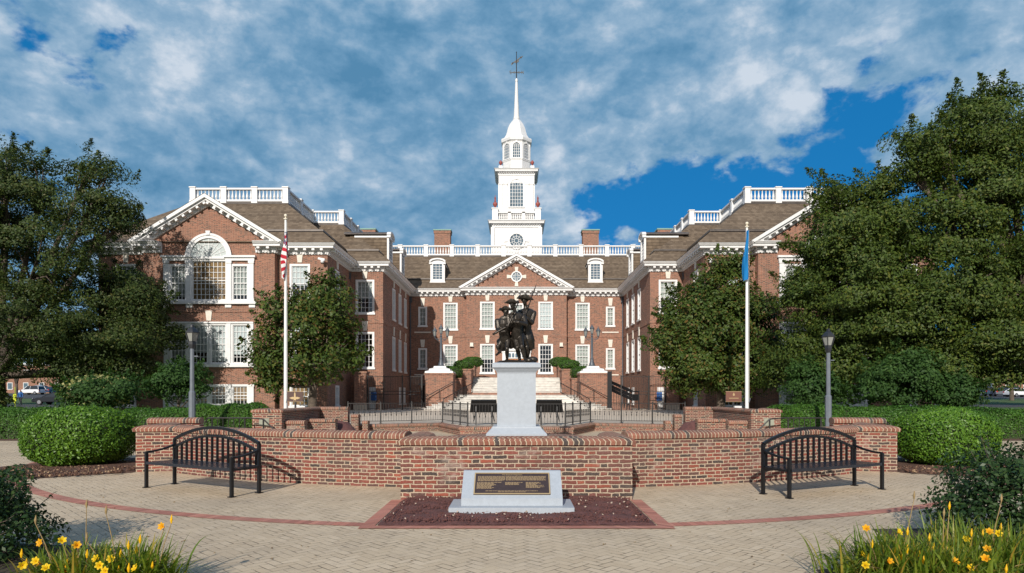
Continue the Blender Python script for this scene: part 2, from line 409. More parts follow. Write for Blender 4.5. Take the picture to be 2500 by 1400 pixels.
def herring_mat(name):
    m = bpy.data.materials.new(name); m.use_nodes = True
    t = m.node_tree; b = NB(t); p = t.nodes['Principled BSDF']
    p.inputs['Roughness'].default_value = 0.85; p.inputs['Specular IOR Level'].default_value = 0.25
    oc = b.new('ShaderNodeTexCoord').outputs['Object']
    s0 = b.sep(oc); W = 0.104; c45 = math.sqrt(.5) / W
    X = b.m('MULTIPLY', b.m('ADD', s0[0], s0[1]), c45); Y = b.m('MULTIPLY', b.m('SUBTRACT', s0[1], s0[0]), c45)
    wn = b.sep(b.noise(oc, 7.0, 2, .5, col=True))
    X = b.m('ADD', X, b.m('MULTIPLY', b.m('SUBTRACT', wn[0], .5), .10)); Y = b.m('ADD', Y, b.m('MULTIPLY', b.m('SUBTRACT', wn[1], .5), .10))
    i = b.m('FLOOR', X); j = b.m('FLOOR', Y); fx = b.m('SUBTRACT', X, i); fy = b.m('SUBTRACT', Y, j)
    k = b.m('FLOORED_MODULO', b.m('SUBTRACT', i, j), 4.0)
    k1 = b.m('COMPARE', k, 1.0, 0.1); k2 = b.m('COMPARE', k, 2.0, 0.1); vert = b.m('GREATER_THAN', k, 1.5)
    for n in t.nodes:
        if n.type == 'MATH' and n.operation == 'COMPARE': n.inputs[2].default_value = 0.2
    lx = b.m('ADD', fx, k1); ly = b.m('ADD', fy, k2)
    wx = b.m('SUBTRACT', 2.0, vert); wy = b.m('ADD', 1.0, vert)
    ex = b.m('MINIMUM', lx, b.m('SUBTRACT', wx, lx)); ey = b.m('MINIMUM', ly, b.m('SUBTRACT', wy, ly))
    ed = b.m('MINIMUM', ex, ey)
    rnd = b.white(b.xyz(b.m('SUBTRACT', i, k1), b.m('SUBTRACT', j, k2), vert))
    col = b.ramp(rnd, [(0, (0.525, 0.405, 0.268)), (.5, (0.57, 0.447, 0.300)), (1, (0.615, 0.488, 0.338))])
    big = b.noise(oc, 0.35, 6, 0.65); mid = b.noise(oc, 2.4, 6, 0.7); fine = b.noise(oc, 120.0, 4, 0.7)
    col = b.mix(b.mapr(big, .42, .72, 0, .60), col, (0.34, 0.268, 0.190, 1))
    col = b.mix(b.mapr(mid, .5, .8, 0, .50), col, (0.31, 0.245, 0.178, 1))
    col = b.mix(b.mapr(fine, .35, .75, 0, .4), col, (0.68, 0.58, 0.45, 1))
    spots = b.noise(oc, 26.0, 2, .5)
    col = b.mix(b.mapr(spots, .70, .76, 0, .5), col, (0.14, 0.12, 0.10, 1))
    jw = b.mapr(b.noise(oc, 3.0, 3, .6), .35, .7, -.02, .035)
    mask = b.mapr(ed, jw, b.m('ADD', jw, .05))
    b.put(p.inputs['Base Color'], b.mix(mask, (0.15, 0.113, 0.078, 1), col))
    bn = b.new('ShaderNodeBump'); bn.inputs['Strength'].default_value = .6; bn.inputs['Distance'].default_value = 0.006
    b.put(bn.inputs['Height'], b.m('ADD', mask, b.m('MULTIPLY', fine, .5))); b.put(p.inputs['Normal'], bn.outputs[0])
    return m

def leaf_mat(name, c1, c2, c3=None, rough=0.45, spec=0.4, trans=0.25):
    m = bpy.data.materials.new(name); m.use_nodes = True
    t = m.node_tree; b = NB(t); p = t.nodes['Principled BSDF']
    p.inputs['Roughness'].default_value = rough; p.inputs['Specular IOR Level'].default_value = spec
    rnd = b.new('ShaderNodeNewGeometry').outputs['Random Per Island']
    stops = [(0, c1), (.8 if c3 else 1, c2)] + ([(1, c3)] if c3 else [])
    col = b.ramp(rnd, stops)
    oc = b.new('ShaderNodeTexCoord').outputs['Object']
    col = b.mix(b.mapr(b.noise(oc, 0.6, 3, .6), .35, .65, 0, .5), col, b.mix(1.0, col, (1.22, 1.12, .8, 1), 'MULTIPLY'))
    b.put(p.inputs['Base Color'], col)
    tr = b.new('ShaderNodeBsdfTranslucent'); b.put(tr.inputs[0], b.mix(1.0, col, (1.5, 1.6, .6, 1), 'MULTIPLY'))
    mx = b.new('ShaderNodeMixShader'); mx.inputs[0].default_value = trans
    b.l.new(p.outputs[0], mx.inputs[1]); b.l.new(tr.outputs[0], mx.inputs[2])
    b.l.new(mx.outputs[0], t.nodes['Material Output'].inputs[0])
    return m

def glass_mat(name, tint, k=0.35, rough=0.02):
    m = bpy.data.materials.new(name); m.use_nodes = True
    t = m.node_tree; t.nodes.clear(); b = NB(t)
    g = b.new('ShaderNodeBsdfGlossy'); g.inputs['Roughness'].default_value = rough; g.inputs['Color'].default_value = (.9, .95, 1, 1)
    tr = b.new('ShaderNodeBsdfTransparent'); tr.inputs[0].default_value = (*tint, 1)
    fr = b.new('ShaderNodeFresnel'); fr.inputs[0].default_value = 1.5
    oc = b.new('ShaderNodeTexCoord').outputs['Object']
    bn = b.new('ShaderNodeBump'); bn.inputs['Strength'].default_value = .08; b.put(bn.inputs['Height'], b.noise(oc, 3.0, 2, .5))
    b.put(g.inputs['Normal'], bn.outputs[0])
    mx = b.new('ShaderNodeMixShader'); b.put(mx.inputs[0], b.m('ADD', fr.outputs[0], k, clamp=True))
    b.l.new(tr.outputs[0], mx.inputs[1]); b.l.new(g.outputs[0], mx.inputs[2])
    o = b.new('ShaderNodeOutputMaterial'); b.l.new(mx.outputs[0], o.inputs[0])
    return m

M = {}
M['brick'] = brick_mat('house_brick', [(0.225, 0.077, 0.047), (0.275, 0.100, 0.060), (0.185, 0.062, 0.040), (0.31, 0.120, 0.074), (0.10, 0.044, 0.033), (0.245, 0.087, 0.053)], (0.40, 0.30, 0.225), joint=0.017, dirt=.30)
M['wallbrick'] = brick_mat('garden_brick', [(0.190, 0.055, 0.042), (0.230, 0.067, 0.051), (0.145, 0.047, 0.039), (0.270, 0.072, 0.046), (0.175, 0.063, 0.051), (0.060, 0.045, 0.042), (0.210, 0.059, 0.045), (0.100, 0.052, 0.045), (0.240, 0.071, 0.055), (0.160, 0.062, 0.053)], (0.47, 0.365, 0.265), joint=0.021, wob=0.045, bump=1.0, dirt=.32, effl=.75)
M['capbrick'] = brick_mat('cap_brick', [(0.235, 0.092, 0.062), (0.29, 0.118, 0.080), (0.20, 0.080, 0.056), (0.26, 0.118, 0.086), (0.27, 0.098, 0.062), (0.22, 0.104, 0.072), (0.30, 0.12, 0.08), (0.25, 0.10, 0.07), (0.29, 0.13, 0.09), (0.07, 0.058, 0.056)], (0.56, 0.45, 0.32), joint=0.017, wob=0.012, bump=.8, dirt=.30, rowlock=True)
M['ringbrick'] = brick_mat('red_paver', [(0.45, 0.190, 0.140), (0.50, 0.225, 0.165), (0.42, 0.170, 0.125), (0.47, 0.205, 0.155)], (0.24, 0.13, 0.10), joint=0.008, wob=0.004, bump=.4, dirt=.22, rowlock=True, rowpitch=0.107)
M['shingle'] = shingle_mat('wood_shingle')
M['paver'] = herring_mat('tan_paver')
M['white'] = mat('white_paint', (0.72, 0.715, 0.705), .5, var=.085, vscale=3.5)
M['whitestone'] = mat('white_stone', (0.74, 0.72, 0.68), .65, var=.12, vscale=3.0, bump=.1)
M['stepstone'] = mat('step_stone', (0.60, 0.575, 0.53), .75, var=.22, vscale=2.2, bump=.15)
M['keystone'] = mat('limestone', (0.70, 0.65, 0.57), .8, var=.10, vscale=5)
M['granite'] = mat('grey_granite', (0.365, 0.405, 0.45), .55, var=.10, vscale=90, bump=.05, bscale=120)
M['bronze'] = mat('dark_bronze', (0.052, 0.044, 0.036), .36, metal=.6, var=.35, vscale=12, bump=.25, bscale=55)
M['plaquebronze'] = mat('plaque_bronze', (0.060, 0.042, 0.040), .5, metal=.3, var=.15, vscale=30)
M['gold'] = mat('polished_bronze', (0.52, 0.38, 0.20), .45, metal=.35)
M['letter'] = mat('bronze_lettering', (0.37, 0.265, 0.150), .5, metal=.3)
M['black'] = mat('black_metal', (0.006, 0.0065, 0.008), .42, var=.2, vscale=20)
M['seat'] = mat('coated_metal', (0.018, 0.021, 0.030), .28, var=.15, vscale=30)
M['iron'] = mat('wrought_iron', (0.020, 0.018, 0.017), .5, var=.25, vscale=30)
M['greymetal'] = mat('grey_post_paint', (0.135, 0.155, 0.180), .5, var=.10, vscale=6)
M['lampgrey'] = mat('slate_cast_iron', (0.070, 0.085, 0.105), .45, var=.15, vscale=10)
M['darkcap'] = mat('dark_lamp_metal', (0.020, 0.022, 0.026), .45, var=.1)
M['lampglass'] = mat('smoky_lamp_glass', (0.26, 0.27, 0.25), .15, var=.1)
M['frost'] = mat('frosted_glass', (0.62, 0.62, 0.56), .3, var=.05)
M['copper'] = mat('green_copper', (0.19, 0.33, 0.28), .7, var=.15, vscale=6)
M['leadmetal'] = mat('roof_metal', (0.10, 0.085, 0.075), .45, metal=.3, var=.2, vscale=3)
M['urn'] = mat('red_urn', (0.30, 0.070, 0.055), .55, var=.15)
M['pole'] = mat('white_flagpole', (0.80, 0.79, 0.77), .35, var=.03)
M['curtain'] = mat('white_curtain', (0.62, 0.61, 0.55), .9, var=.12, vscale=9)
M['shade'] = mat('white_shade', (0.70, 0.69, 0.66), .9, var=.05, vscale=2)
M['tan'] = mat('tan_board', (0.40, 0.24, 0.11), .8, var=.10, vscale=1.5)
M['dark'] = mat('dark_room', (0.02, 0.02, 0.022), .9)
M['wood'] = mat('orange_wood', (0.36, 0.14, 0.045), .5, var=.2, vscale=5)
M['glass'] = glass_mat('window_glass', (.80, .86, .88), .06)
M['asphalt'] = mat('asphalt', (0.055, 0.056, 0.060), .9, var=.15, vscale=1.5)
M['concrete'] = mat('concrete', (0.56, 0.47, 0.37), .9, var=.14, vscale=1.2, bump=.1)
M['soil'] = mat('soil', (0.060, 0.042, 0.030), .95, var=.3, vscale=5, bump=.4)
M['mulch'] = mat('bark_mulch', (0.115, 0.060, 0.040), .95, var=.45, vscale=30, bump=1.0, bscale=60)
M['lava'] = mat('lava_rock', (0.135, 0.055, 0.048), .95, var=.40, vscale=40, bump=1.0, bscale=90)
M['grass'] = mat('lawn', (0.060, 0.105, 0.025), .9, var=.35, vscale=3, bump=.5)
M['bark'] = mat('bark', (0.105, 0.082, 0.062), .95, var=.35, vscale=10, bump=.8, bscale=25)
M['greenin'] = mat('painted_core_shade', (0.030, 0.045, 0.014), .9, var=.4, vscale=12)  # dark green core, painting the inner shade of bushes and hedges into colour

# ------------------------------------------------------------------ ground
def smooth01(t): t = max(0.0, min(1.0, t)); return t * t * (3 - 2 * t)
def ground_z(x, y):
    z = 0.36 * smooth01((y - 25.5) / 8.0) + 0.10 * smooth01((y - 36) / 14.0)
    if y < 33 and abs(x) < 9.5: z = 0.0
    if y > 62: z += 1.7 * smooth01((y - 62) / 95.0)
    return z - (0.06 if y < 33 else 0.02)
def build_ground():
    mb = MB()
    xs = [-900, -400, -200, -120, -80, -55] + [i * 2.0 for i in range(-20, 21)] + [55, 80, 120, 200, 400, 900]
    ys = [-300, -60, -20, 0] + [2 + i * 1.5 for i in range(0, 34)] + [56, 62, 70, 80, 92, 105, 120, 140, 160, 200, 320, 600, 1500]
    vs = [(x, y, ground_z(x, y)) for y in ys for x in xs]; n = len(xs)
    fs = [(j * n + i, j * n + i + 1, (j + 1) * n + i + 1, (j + 1) * n + i) for j in range(len(ys) - 1) for i in range(n - 1)]
    mb.add(vs, fs)
    tag(mb.build('ground', M['grass'], origin=(0, 0, 0), smooth=True), kind='structure')
    mb = MB()
    mb.add([(-26, -12, -.004), (26, -12, -.004), (26, 24.6, -.004), (8.6, 24.6, -.004), (8.6, 31.5, -.004), (-8.6, 31.5, -.004), (-8.6, 24.6, -.004), (-26, 24.6, -.004)], [(0, 1, 2, 3, 4, 5, 6, 7)])
    tag(mb.build('paving', M['paver'], origin=(0, 0, 0)), kind='structure')
    # red soldier-course ring and the frame round the gravel bed
    mb = MB()
    def ring(cx, cy, r, w, a0, a1, n=96, z=0.0015):
        path = [(cx + r * math.sin(R(a0 + (a1 - a0) * i / n)), cy - r * math.cos(R(a0 + (a1 - a0) * i / n))) for i in range(n + 1)]
        mb.sweep(path, [(w / 2, z), (-w / 2, z)], caps=False)
    ring(0, 21.55, 13.10, .23, -86, -8.6); ring(0, 21.55, 13.10, .23, 8.6, 86)
    mb.sweep([(-1.93, 10.62), (-1.93, 8.42), (1.93, 8.42), (1.93, 10.62)], [(.09, .0055), (-.09, .0055)], caps=False)
    ring(-19.5, 18.2, 3.2, .22, 0, 359, 64); ring(19.5, 18.2, 3.2, .22, 0, 359, 64)
    o = tag(mb.build('paving_band', M['ringbrick'], origin=(0, 0, 0)), kind='structure')
    # plaza behind the sunken garden
    mb = MB()
    poly = [(-8.1, 30.0), (-6.5, 30.1), (-3.62, 31.7), (-2.1, 27.75), (2.1, 27.75), (3.62, 31.7), (6.5, 30.1), (8.1, 30.0), (10.2, 29.4), (13.5, 33), (13.5, 50), (13.5, 68), (-13.5, 68), (-13.5, 50), (-13.5, 33), (-10.2, 29.4)]
    z = lambda y: .372 + .12 * smooth01((y - 33) / 17.0)
    mb.prism(poly, 'z', .0, .37)
    for i in range(6):
        y0, y1 = 33 + i * 6, 39 + i * 6
        mb.add([(-13.4, y0, z(y0) + .004), (13.4, y0, z(y0) + .004), (13.4, y1, z(y1) + .004), (-13.4, y1, z(y1) + .004)], [(0, 1, 2, 3)])
    tag(mb.build('plaza', M['concrete'], origin=(0, 0, 0)), kind='structure')
build_ground()
PLZ = .494

# ------------------------------------------------------------------ the brick hall
HALL_LOC = (0, 60, 0)
hall = thing('brick_hall', 'large red brick hall with white cornices, roof balustrades and a tall white steeple', 'building', HALL_LOC)
ZW, ZC, ZD = 11.92, 12.57, 16.9
YB = 86.0
left_half = [(-30.3, YB), (-30.3, 47.5), (-26.7, 47.5), (-26.7, 46.9), (-17.3, 46.9), (-17.3, 47.5), (-13.7, 47.5), (-13.7, 54.0), (-11.0, 54.0), (-11.0, 67.5), (-5.1, 67.5), (-5.1, 66.7)]
outline = left_half + [(-x, y) for x, y in reversed(left_half)]
roof_half = [(-30.3, YB), (-30.3, 47.5), (-13.7, 47.5), (-13.7, 54.0), (-11.0, 54.0), (-11.0, 67.5)]
roof_out = roof_half + [(-x, y) for x, y in reversed(roof_half)]
def offset_poly(poly, d):
    n = len(poly); out = []
    for i in range(n):
        p, c, q = Vector(poly[i - 1]), Vector(poly[i]), Vector(poly[(i + 1) % n])
        a = (c - p).normalized(); b = (q - c).normalized()
        n1 = Vector((a.y, -a.x)); n2 = Vector((b.y, -b.x)); m = n1 + n2; m = m / m.dot(n1)
        out.append((c.x + m.x * d, c.y + m.y * d))
    return out

# --- window prototypes (facing -Y, origin at the bottom centre of the opening, on the wall face)
WIN = {}
def window_proto(w, h, cols, rows, blind=None, frac=1.0, casing=.13, meet=True):
    key = (round(w, 2), round(h, 2), cols, rows, blind, frac, casing)
    if key in WIN: return WIN[key]
    fr = MB(); hw = w / 2
    y0, y1 = -.035, .14
    fr.box(-hw - .02, -hw + casing, y0, y1, 0, h + .02); fr.box(hw - casing, hw + .02, y0, y1, 0, h + .02)
    fr.box(-hw + casing, hw - casing, y0, y1, h - casing, h + .02)
    fr.box(-hw - .09, hw + .09, -.10, y1, -.10, .06)
    iw, z0, z1 = w - 2 * casing, .06, h - casing
    a, b = -iw / 2, iw / 2
    for s in (0, 1):   # sash stiles and rails
        fr.box(a, a + .045, .04, .11, z0, z1) if s == 0 else fr.box(b - .045, b, .04, .11, z0, z1)
    fr.box(a, b, .041, .109, z0, z0 + .07); fr.box(a, b, .041, .109, z1 - .05, z1)
    zm = (z0 + z1) / 2
    if meet: fr.box(a, b, .036, .112, zm - .03, zm + .03)
    for i in range(1, cols): x = a + iw * i / cols; fr.box(x - .017, x + .017, .055, .10, z0, z1)
    for j in range(1, rows):
        z = z0 + (z1 - z0) * j / rows
        if meet and abs(z - zm) < .05: continue
        fr.box(a, b, .057, .098, z - .017, z + .017)
    gl = MB(); gl.add([(a, .085, z0), (b, .085, z0), (b, .085, z1), (a, .085, z1)], [(0, 1, 2, 3)])
    bl = None
    if blind:
        bl = MB(); zb = z1 - (z1 - z0) * frac
        if blind == 'curtain':
            n = 26
            pts = [(a + iw * i / n, .19 + .025 * math.sin(i * 1.9) + .012 * math.sin(i * .7)) for i in range(n + 1)]
            gap = cols > 2
            vs = [(x, y, z) for x, y in pts for z in (zb, z1)]
            bl.add(vs, [(2 * i, 2 * i + 2, 2 * i + 3, 2 * i + 1) for i in range(n)])
        else: bl.add([(a, .115, zb), (b, .115, zb), (b, .115, z1), (a, .115, z1)], [(0, 1, 2, 3)])
    f = fr.mesh('window', M['white']); g = gl.mesh('pane', M['glass'])
    bm = bl.mesh('blind', M[{'curtain': 'curtain', 'shade': 'shade', 'tan': 'tan'}[blind]]) if bl else None
    WIN[key] = (f, g, bm); return WIN[key]
def put_window(proto, p, theta, parent=None):
    parent = parent or hall
    f, g, bm = proto
    o = bpy.data.objects.new('window', f); COL.objects.link(o); o.parent = parent
    o.location = Vector(p) - wloc(parent); o.rotation_euler = (0, 0, theta)
    c = bpy.data.objects.new('pane', g); COL.objects.link(c); c.parent = o
    if bm: c = bpy.data.objects.new('blind', bm); COL.objects.link(c); c.parent = o
    return o
def keystone_at(p, theta, h=.78, w=.46):
    key = ('ks', h, w)
    if key not in WIN:
        mb = MB(); mb.prism([(-w * .34, 0), (w * .34, 0), (w * .52, h), (-w * .52, h)], 'y', -.07, .03)
        WIN[key] = mb.mesh('keystone', M['keystone'])
    o = bpy.data.objects.new('keystone', WIN[key]); COL.objects.link(o); o.parent = hall
    o.location = Vector(p) - wloc(hall); o.rotation_euler = (0, 0, theta)

walls = MB()
def wall_edge(a, b, wins, z0=0.0, z1=ZW, reveal=.30):
    """wins: (centre along the wall, z, w, h, cols, rows, blind, frac, keystone)"""
    a = Vector(a); b = Vector(b); L = (b - a).length; d = (b - a) / L; n = Vector((d.y, -d.x))
    th = math.atan2(n.y, n.x) + math.pi / 2
    holes = [(w[0] - w[2] / 2, w[0] + w[2] / 2, w[1], w[1] + w[3]) for w in wins]
    us = sorted({0, L, *[h[0] for h in holes], *[h[1] for h in holes]}); zs = sorted({z0, z1, *[h[2] for h in holes], *[h[3] for h in holes]})
    P = lambda u, z, k=0.0: (a.x + d.x * u - n.x * k, a.y + d.y * u - n.y * k, z)
    for i in range(len(us) - 1):
        for j in range(len(zs) - 1):
            uc, zc = (us[i] + us[i + 1]) / 2, (zs[j] + zs[j + 1]) / 2
            if any(h[0] < uc < h[1] and h[2] < zc < h[3] for h in holes): continue
            walls.add([P(us[i], zs[j]), P(us[i + 1], zs[j]), P(us[i + 1], zs[j + 1]), P(us[i], zs[j + 1])], [(0, 1, 2, 3)])
    for h in holes:
        q = [(h[0], h[2]), (h[1], h[2]), (h[1], h[3]), (h[0], h[3])]
        for i in range(4):
            (u0, w0), (u1, w1) = q[i], q[(i + 1) % 4]
            walls.add([P(u0, w0), P(u1, w1), P(u1, w1, reveal), P(u0, w0, reveal)], [(0, 1, 2, 3)])
    for w in wins:
        if w[4]: put_window(window_proto(w[2], w[3], w[4], w[5], w[6], w[7]), P(w[0], w[1]), th)
        if w[8]: keystone_at(P(w[0], w[1] + w[3] + .12), th)

def W(u, floor, w=1.44, cols=4, rows=6, blind=None, frac=1.0, ks=True):
    z, h = {'u': (8.42, 2.76), 'l': (3.92, 2.96), 'L': (4.50, 2.38), 'b': (.86, 1.55), 'n': (8.80, 1.98), 'm': (4.40, 2.10)}[floor]
    return (u, z, w, h, cols, rows, blind, frac, ks)
bsets = {
    0: [],                                                        # outer left side
    1: [W(2.0, 'u', blind='shade', frac=.5), W(2.0, 'l'), W(2.0, 'b', rows=4, ks=False)],
    2: [], 4: [],
    3: [],                                                        # gabled bay: built below
    5: [W(1.60, 'u', blind='shade', frac=.55), W(1.60, 'l', blind='shade', frac=.7), W(1.60, 'b', rows=4, blind='tan', ks=False)],
    6: [W(2.55, 'u', w=1.25, blind='shade', frac=.6), W(2.55, 'l', w=1.25), W(2.55, 'b', w=1.0, rows=4, ks=False)],
    7: [W(1.22, 'u', w=1.5, blind='curtain', frac=.55), W(1.22, 'l', w=1.5)],
    8: [W(4.7, 'u', w=1.3), W(7.8, 'u', w=1.3), W(10.8, 'u', w=1.3), W(4.7, 'l', w=1.3), W(7.8, 'l', w=1.3), W(10.8, 'l', w=1.3),
        W(7.8, 'b', w=1.0, cols=2, rows=3, ks=False), W(10.2, 'b', w=1.0, cols=2, rows=3, ks=False)],
    9: [W(1.34, 'n', w=.86, cols=2, rows=4, blind='curtain', frac=.9), W(4.20, 'u', blind='curtain'), W(1.34, 'm', w=.86, cols=2, rows=4, blind='curtain'), W(4.20, 'L', blind='curtain', frac=.95),
        (2.2, .50, 1.9, 2.2, 0, 0, None, 1, False)],
    10: [],
    11: [W(2.14, 'u', blind='curtain'), W(8.06, 'u', blind='shade', frac=.95), W(2.14, 'l', blind='curtain', frac=.5), W(8.06, 'l', blind=None),
         (5.1, 8.42, 1.5, 2.6, 4, 6, 'curtain', 1.0, True), (5.1, 3.3, 1.9, 2.9, 0, 0, None, 1, False)],
}
def mirror_wins(ws, L, k): return [(L - w[0],) + w[1:] for w in ws]
n_o = len(outline)
for i in range(n_o):
    a, b = outline[i], outline[(i + 1) % n_o]
    L = math.hypot(b[0] - a[0], b[1] - a[1])
    if i in bsets: ws = bsets[i]
    elif i < n_o - 1: ws = mirror_wins(bsets[n_o - 2 - i], L, i)
    else: ws = []
    if i in (3, n_o - 2 - 3): continue
    if i in (13,): ws = [(w[0], w[1], w[2], w[3], 0, 0, None, 1, False) if (w[4] == 0) else w for w in ws]
    wall_edge(a, b, ws)

# gabled bays of the two wings: tripartite windows
def tri_wins(tag_):
    if tag_ == 'u': z, h = 8.44, 2.62
    elif tag_ == 'l': z, h = 3.92, 2.9
    else: z, h = .95, 1.5
    b1 = {'u': ('curtain', .9), 'l': ('shade', .8), 'b': ('tan', .8)}[tag_]
    return [(4.7 - 2.22, z, 1.28, h, 4, 6 if tag_ != 'b' else 3, b1[0], b1[1], False), (4.7 + 2.22, z, 1.28, h, 4, 6 if tag_ != 'b' else 3, b1[0], b1[1] * .96, False)]
for sgn in (-1, 1):
    a, b = ((-26.7, 46.9), (-17.3, 46.9)) if sgn < 0 else ((17.3, 46.9), (26.7, 46.9))
    mid = [(4.7, 8.44, 2.64, 2.98, 8, 7, 'tan' if sgn < 0 else None, 1.0, False),
           (4.7 - .66, 3.92, 1.30, 2.9, 4, 6, 'shade', .72, False), (4.7 + .66, 3.92, 1.30, 2.9, 4, 6, 'shade', .95, False),
           (4.7 - .66, .95, 1.30, 1.5, 4, 3, 'tan', .8, False), (4.7 + .66, .95, 1.30, 1.5, 4, 3, 'tan', .6, False)]
    wall_edge(a, b, tri_wins('u') + tri_wins('l') + tri_wins('b') + mid)
    cx = (a[0] + b[0]) / 2
    # brick gable above the eaves line
    walls.add([(cx - 4.7, 46.9, ZW), (cx + 4.7, 46.9, ZW), (cx + 4.7, 46.9, ZC - .1), (cx, 46.9, 15.45), (cx - 4.7, 46.9, ZC - .1)], [(0, 1, 2, 3, 4)])
    # Palladian trim: pilasters, entablature, arch
    t = MB(); Y = 46.9
    for x in (-3.05, -1.45, 1.45, 3.05):
        t.box(cx + x - .17, cx + x + .17, Y - .12, Y + .02, 8.40, 11.32)
        t.box(cx + x - .21, cx + x + .21, Y - .16, Y + .01, 11.12, 11.30)
        t.box(cx + x - .20, cx + x + .20, Y - .14, Y + .015, 8.38, 8.60)
    for x0, x1 in ((-3.28, -1.22), (1.22, 3.28)):
        t.box(cx + x0, cx + x1, Y - .14, Y + .02, 11.30, 11.52); t.box(cx + x0 - .10, cx + x1 + .10, Y - .26, Y + .01, 11.52, 11.66)
    t.box(cx - 1.30, cx + 1.30, Y - .13, Y + .012, 11.43, 11.60)
    t.box(cx - 3.45, cx + 3.45, Y - .22, Y + .02, 8.20, 8.39)
    for x in (-3.1, -1.4, 1.4, 3.1): t.box(cx + x - .22, cx + x + .22, Y - .10, Y + .01, 7.96, 8.20)
    n = 24
    def arc(r0, r1, y0, y1, zc):
        for i in range(n):
            a0, a1 = math.pi * i / n, math.pi * (i + 1) / n
            q = [(cx + r * math.cos(aa), zc + r * math.sin(aa)) for r, aa in ((r0, a0), (r1, a0), (r1, a1), (r0, a1))]
            t.prism(q, 'y', y0, y1)
    arc(1.30, 1.62, Y - .13, Y + .02, 11.60); arc(1.50, 1.66, Y - .17, Y - .12, 11.60)
    t.prism([(cx - .12, 13.12), (cx + .12, 13.12), (cx + .17, 13.42), (cx - .17, 13.42)], 'y', Y - .22, Y)
    o = t.build('window_surround', M['white'], hall); 
    g = MB(); g.prism([(cx + 1.3 * math.cos(math.pi * i / n), 11.60 + 1.3 * math.sin(math.pi * i / n)) for i in range(n + 1)], 'y', Y - .03, Y + .02)
    g.build('fanlight', mat('fanlight_glass', (.50, .55, .54), .15, spec=.6, var=.1, vscale=1.5), hall)
    f2 = MB()
    for r in (.42, .86): 
        for i in range(n):
            a0, a1 = math.pi * i / n, math.pi * (i + 1) / n
            f2.bar((cx + r * math.cos(a0), Y - .045, 11.6 + r * math.sin(a0)), (cx + r * math.cos(a1), Y - .045, 11.6 + r * math.sin(a1)), .035, .03)
    for i in range(1, 10):
        aa = math.pi * i / 10; r0 = .42 if i % 2 else .05
        f2.bar((cx + r0 * math.cos(aa), Y - .045, 11.6 + r0 * math.sin(aa)), (cx + 1.3 * math.cos(aa), Y - .045, 11.6 + 1.3 * math.sin(aa)), .035, .03)
    f2.build('fanlight_bars', M['white'], hall)
    # ground-floor group surround
    t2 = MB()
    for x in (-3.05, -1.42, 1.42, 3.05): t2.box(cx + x - .15, cx + x + .15, Y - .10, Y + .02, 3.92, 6.82)
    t2.box(cx - 3.2, cx + 3.2, Y - .13, Y + .012, 6.82, 6.94); t2.box(cx - 3.35, cx + 3.35, Y - .20, Y + .02, 3.70, 3.90)
    for x in (-3.05, -1.42, 1.42, 3.05): t2.box(cx + x - .18, cx + x + .18, Y - .12, Y + .02, .62, 2.45); t2.box(cx + x - .22, cx + x + .22, Y - .15, Y + .01, 2.30, 2.47)
    t2.build('window_surround', M['white'], hall)
    keystone_at((cx, Y, 7.02), 0, h=.72)

# projecting brick belt and pilaster strip lines
belt = MB()
for path in (left_half[1:], [(-x, y) for x, y in reversed(left_half[1:])]):
    belt.sweep(path, [(0.0, 7.62), (.035, 7.62), (.035, 7.86), (0.0, 7.86)], caps=True)
belt.sweep([(-5.1, 66.7), (5.1, 66.7)], [(0.0, 7.62), (.035, 7.62), (.035, 7.86), (0.0, 7.86)])
belt.build('belt_course', M['brick'], hall)
walls.build('wall', M['brick'], hall)
st = MB()
for s in (-1, 1):
    for z in (8.10, 3.72): st.box(s * 9.66 - .85, s * 9.66 + .85, 67.42, 67.52, z, z + .12)
st.build('sill_band', M['keystone'], hall)

# --- cornice
CP = [(0.0, 11.86), (.06, 11.86), (.10, 12.00), (.10, 12.06), (.16, 12.10), (.16, 12.26), (.56, 12.26), (.56, 12.40), (.62, 12.42), (.74, 12.57), (.70, 12.60), (0.0, 12.62)]
def cornice(path):
    mb = MB(); mb.sweep(path, CP)
    for i in range(len(path) - 1):
        a, b = Vector(path[i]), Vector(path[i + 1]); L = (b - a).length
        d = (b - a) / L; n = Vector((d.y, -d.x)); k = max(1, int(round(L / .56)))
        for j in range(k):
            p = a + d * (L * (j + .5) / k) + n * .34
            mb.bar((p.x - n.x * .17, p.y - n.y * .17, 12.175), (p.x + n.x * .17, p.y + n.y * .17, 12.175), .20, .155)
        k = max(1, int(round(L / .22)))
        for j in range(k):
            p = a + d * (L * (j + .5) / k) + n * .115
            mb.bar((p.x - n.x * .045, p.y - n.y * .045, 11.955), (p.x + n.x * .045, p.y + n.y * .045, 11.955), .11, .12)
    return mb.build('cornice', M['white'], hall)
cornice([(-30.3, YB), (-30.3, 47.5), (-26.7, 47.5), (-26.7, 46.9), (-25.35, 46.9)])
mid_path = [(-18.65, 46.9)] + left_half[5:][0:0] + [(-17.3, 46.9), (-17.3, 47.5), (-13.7, 47.5), (-13.7, 54.0), (-11.0, 54.0), (-11.0, 67.5), (-5.1, 67.5), (-5.1, 66.7)]
cornice(mid_path + [(-x, y) for x, y in reversed(mid_path)])
cornice([(25.35, 46.9), (26.7, 46.9), (26.7, 47.5), (30.3, 47.5), (30.3, YB)])

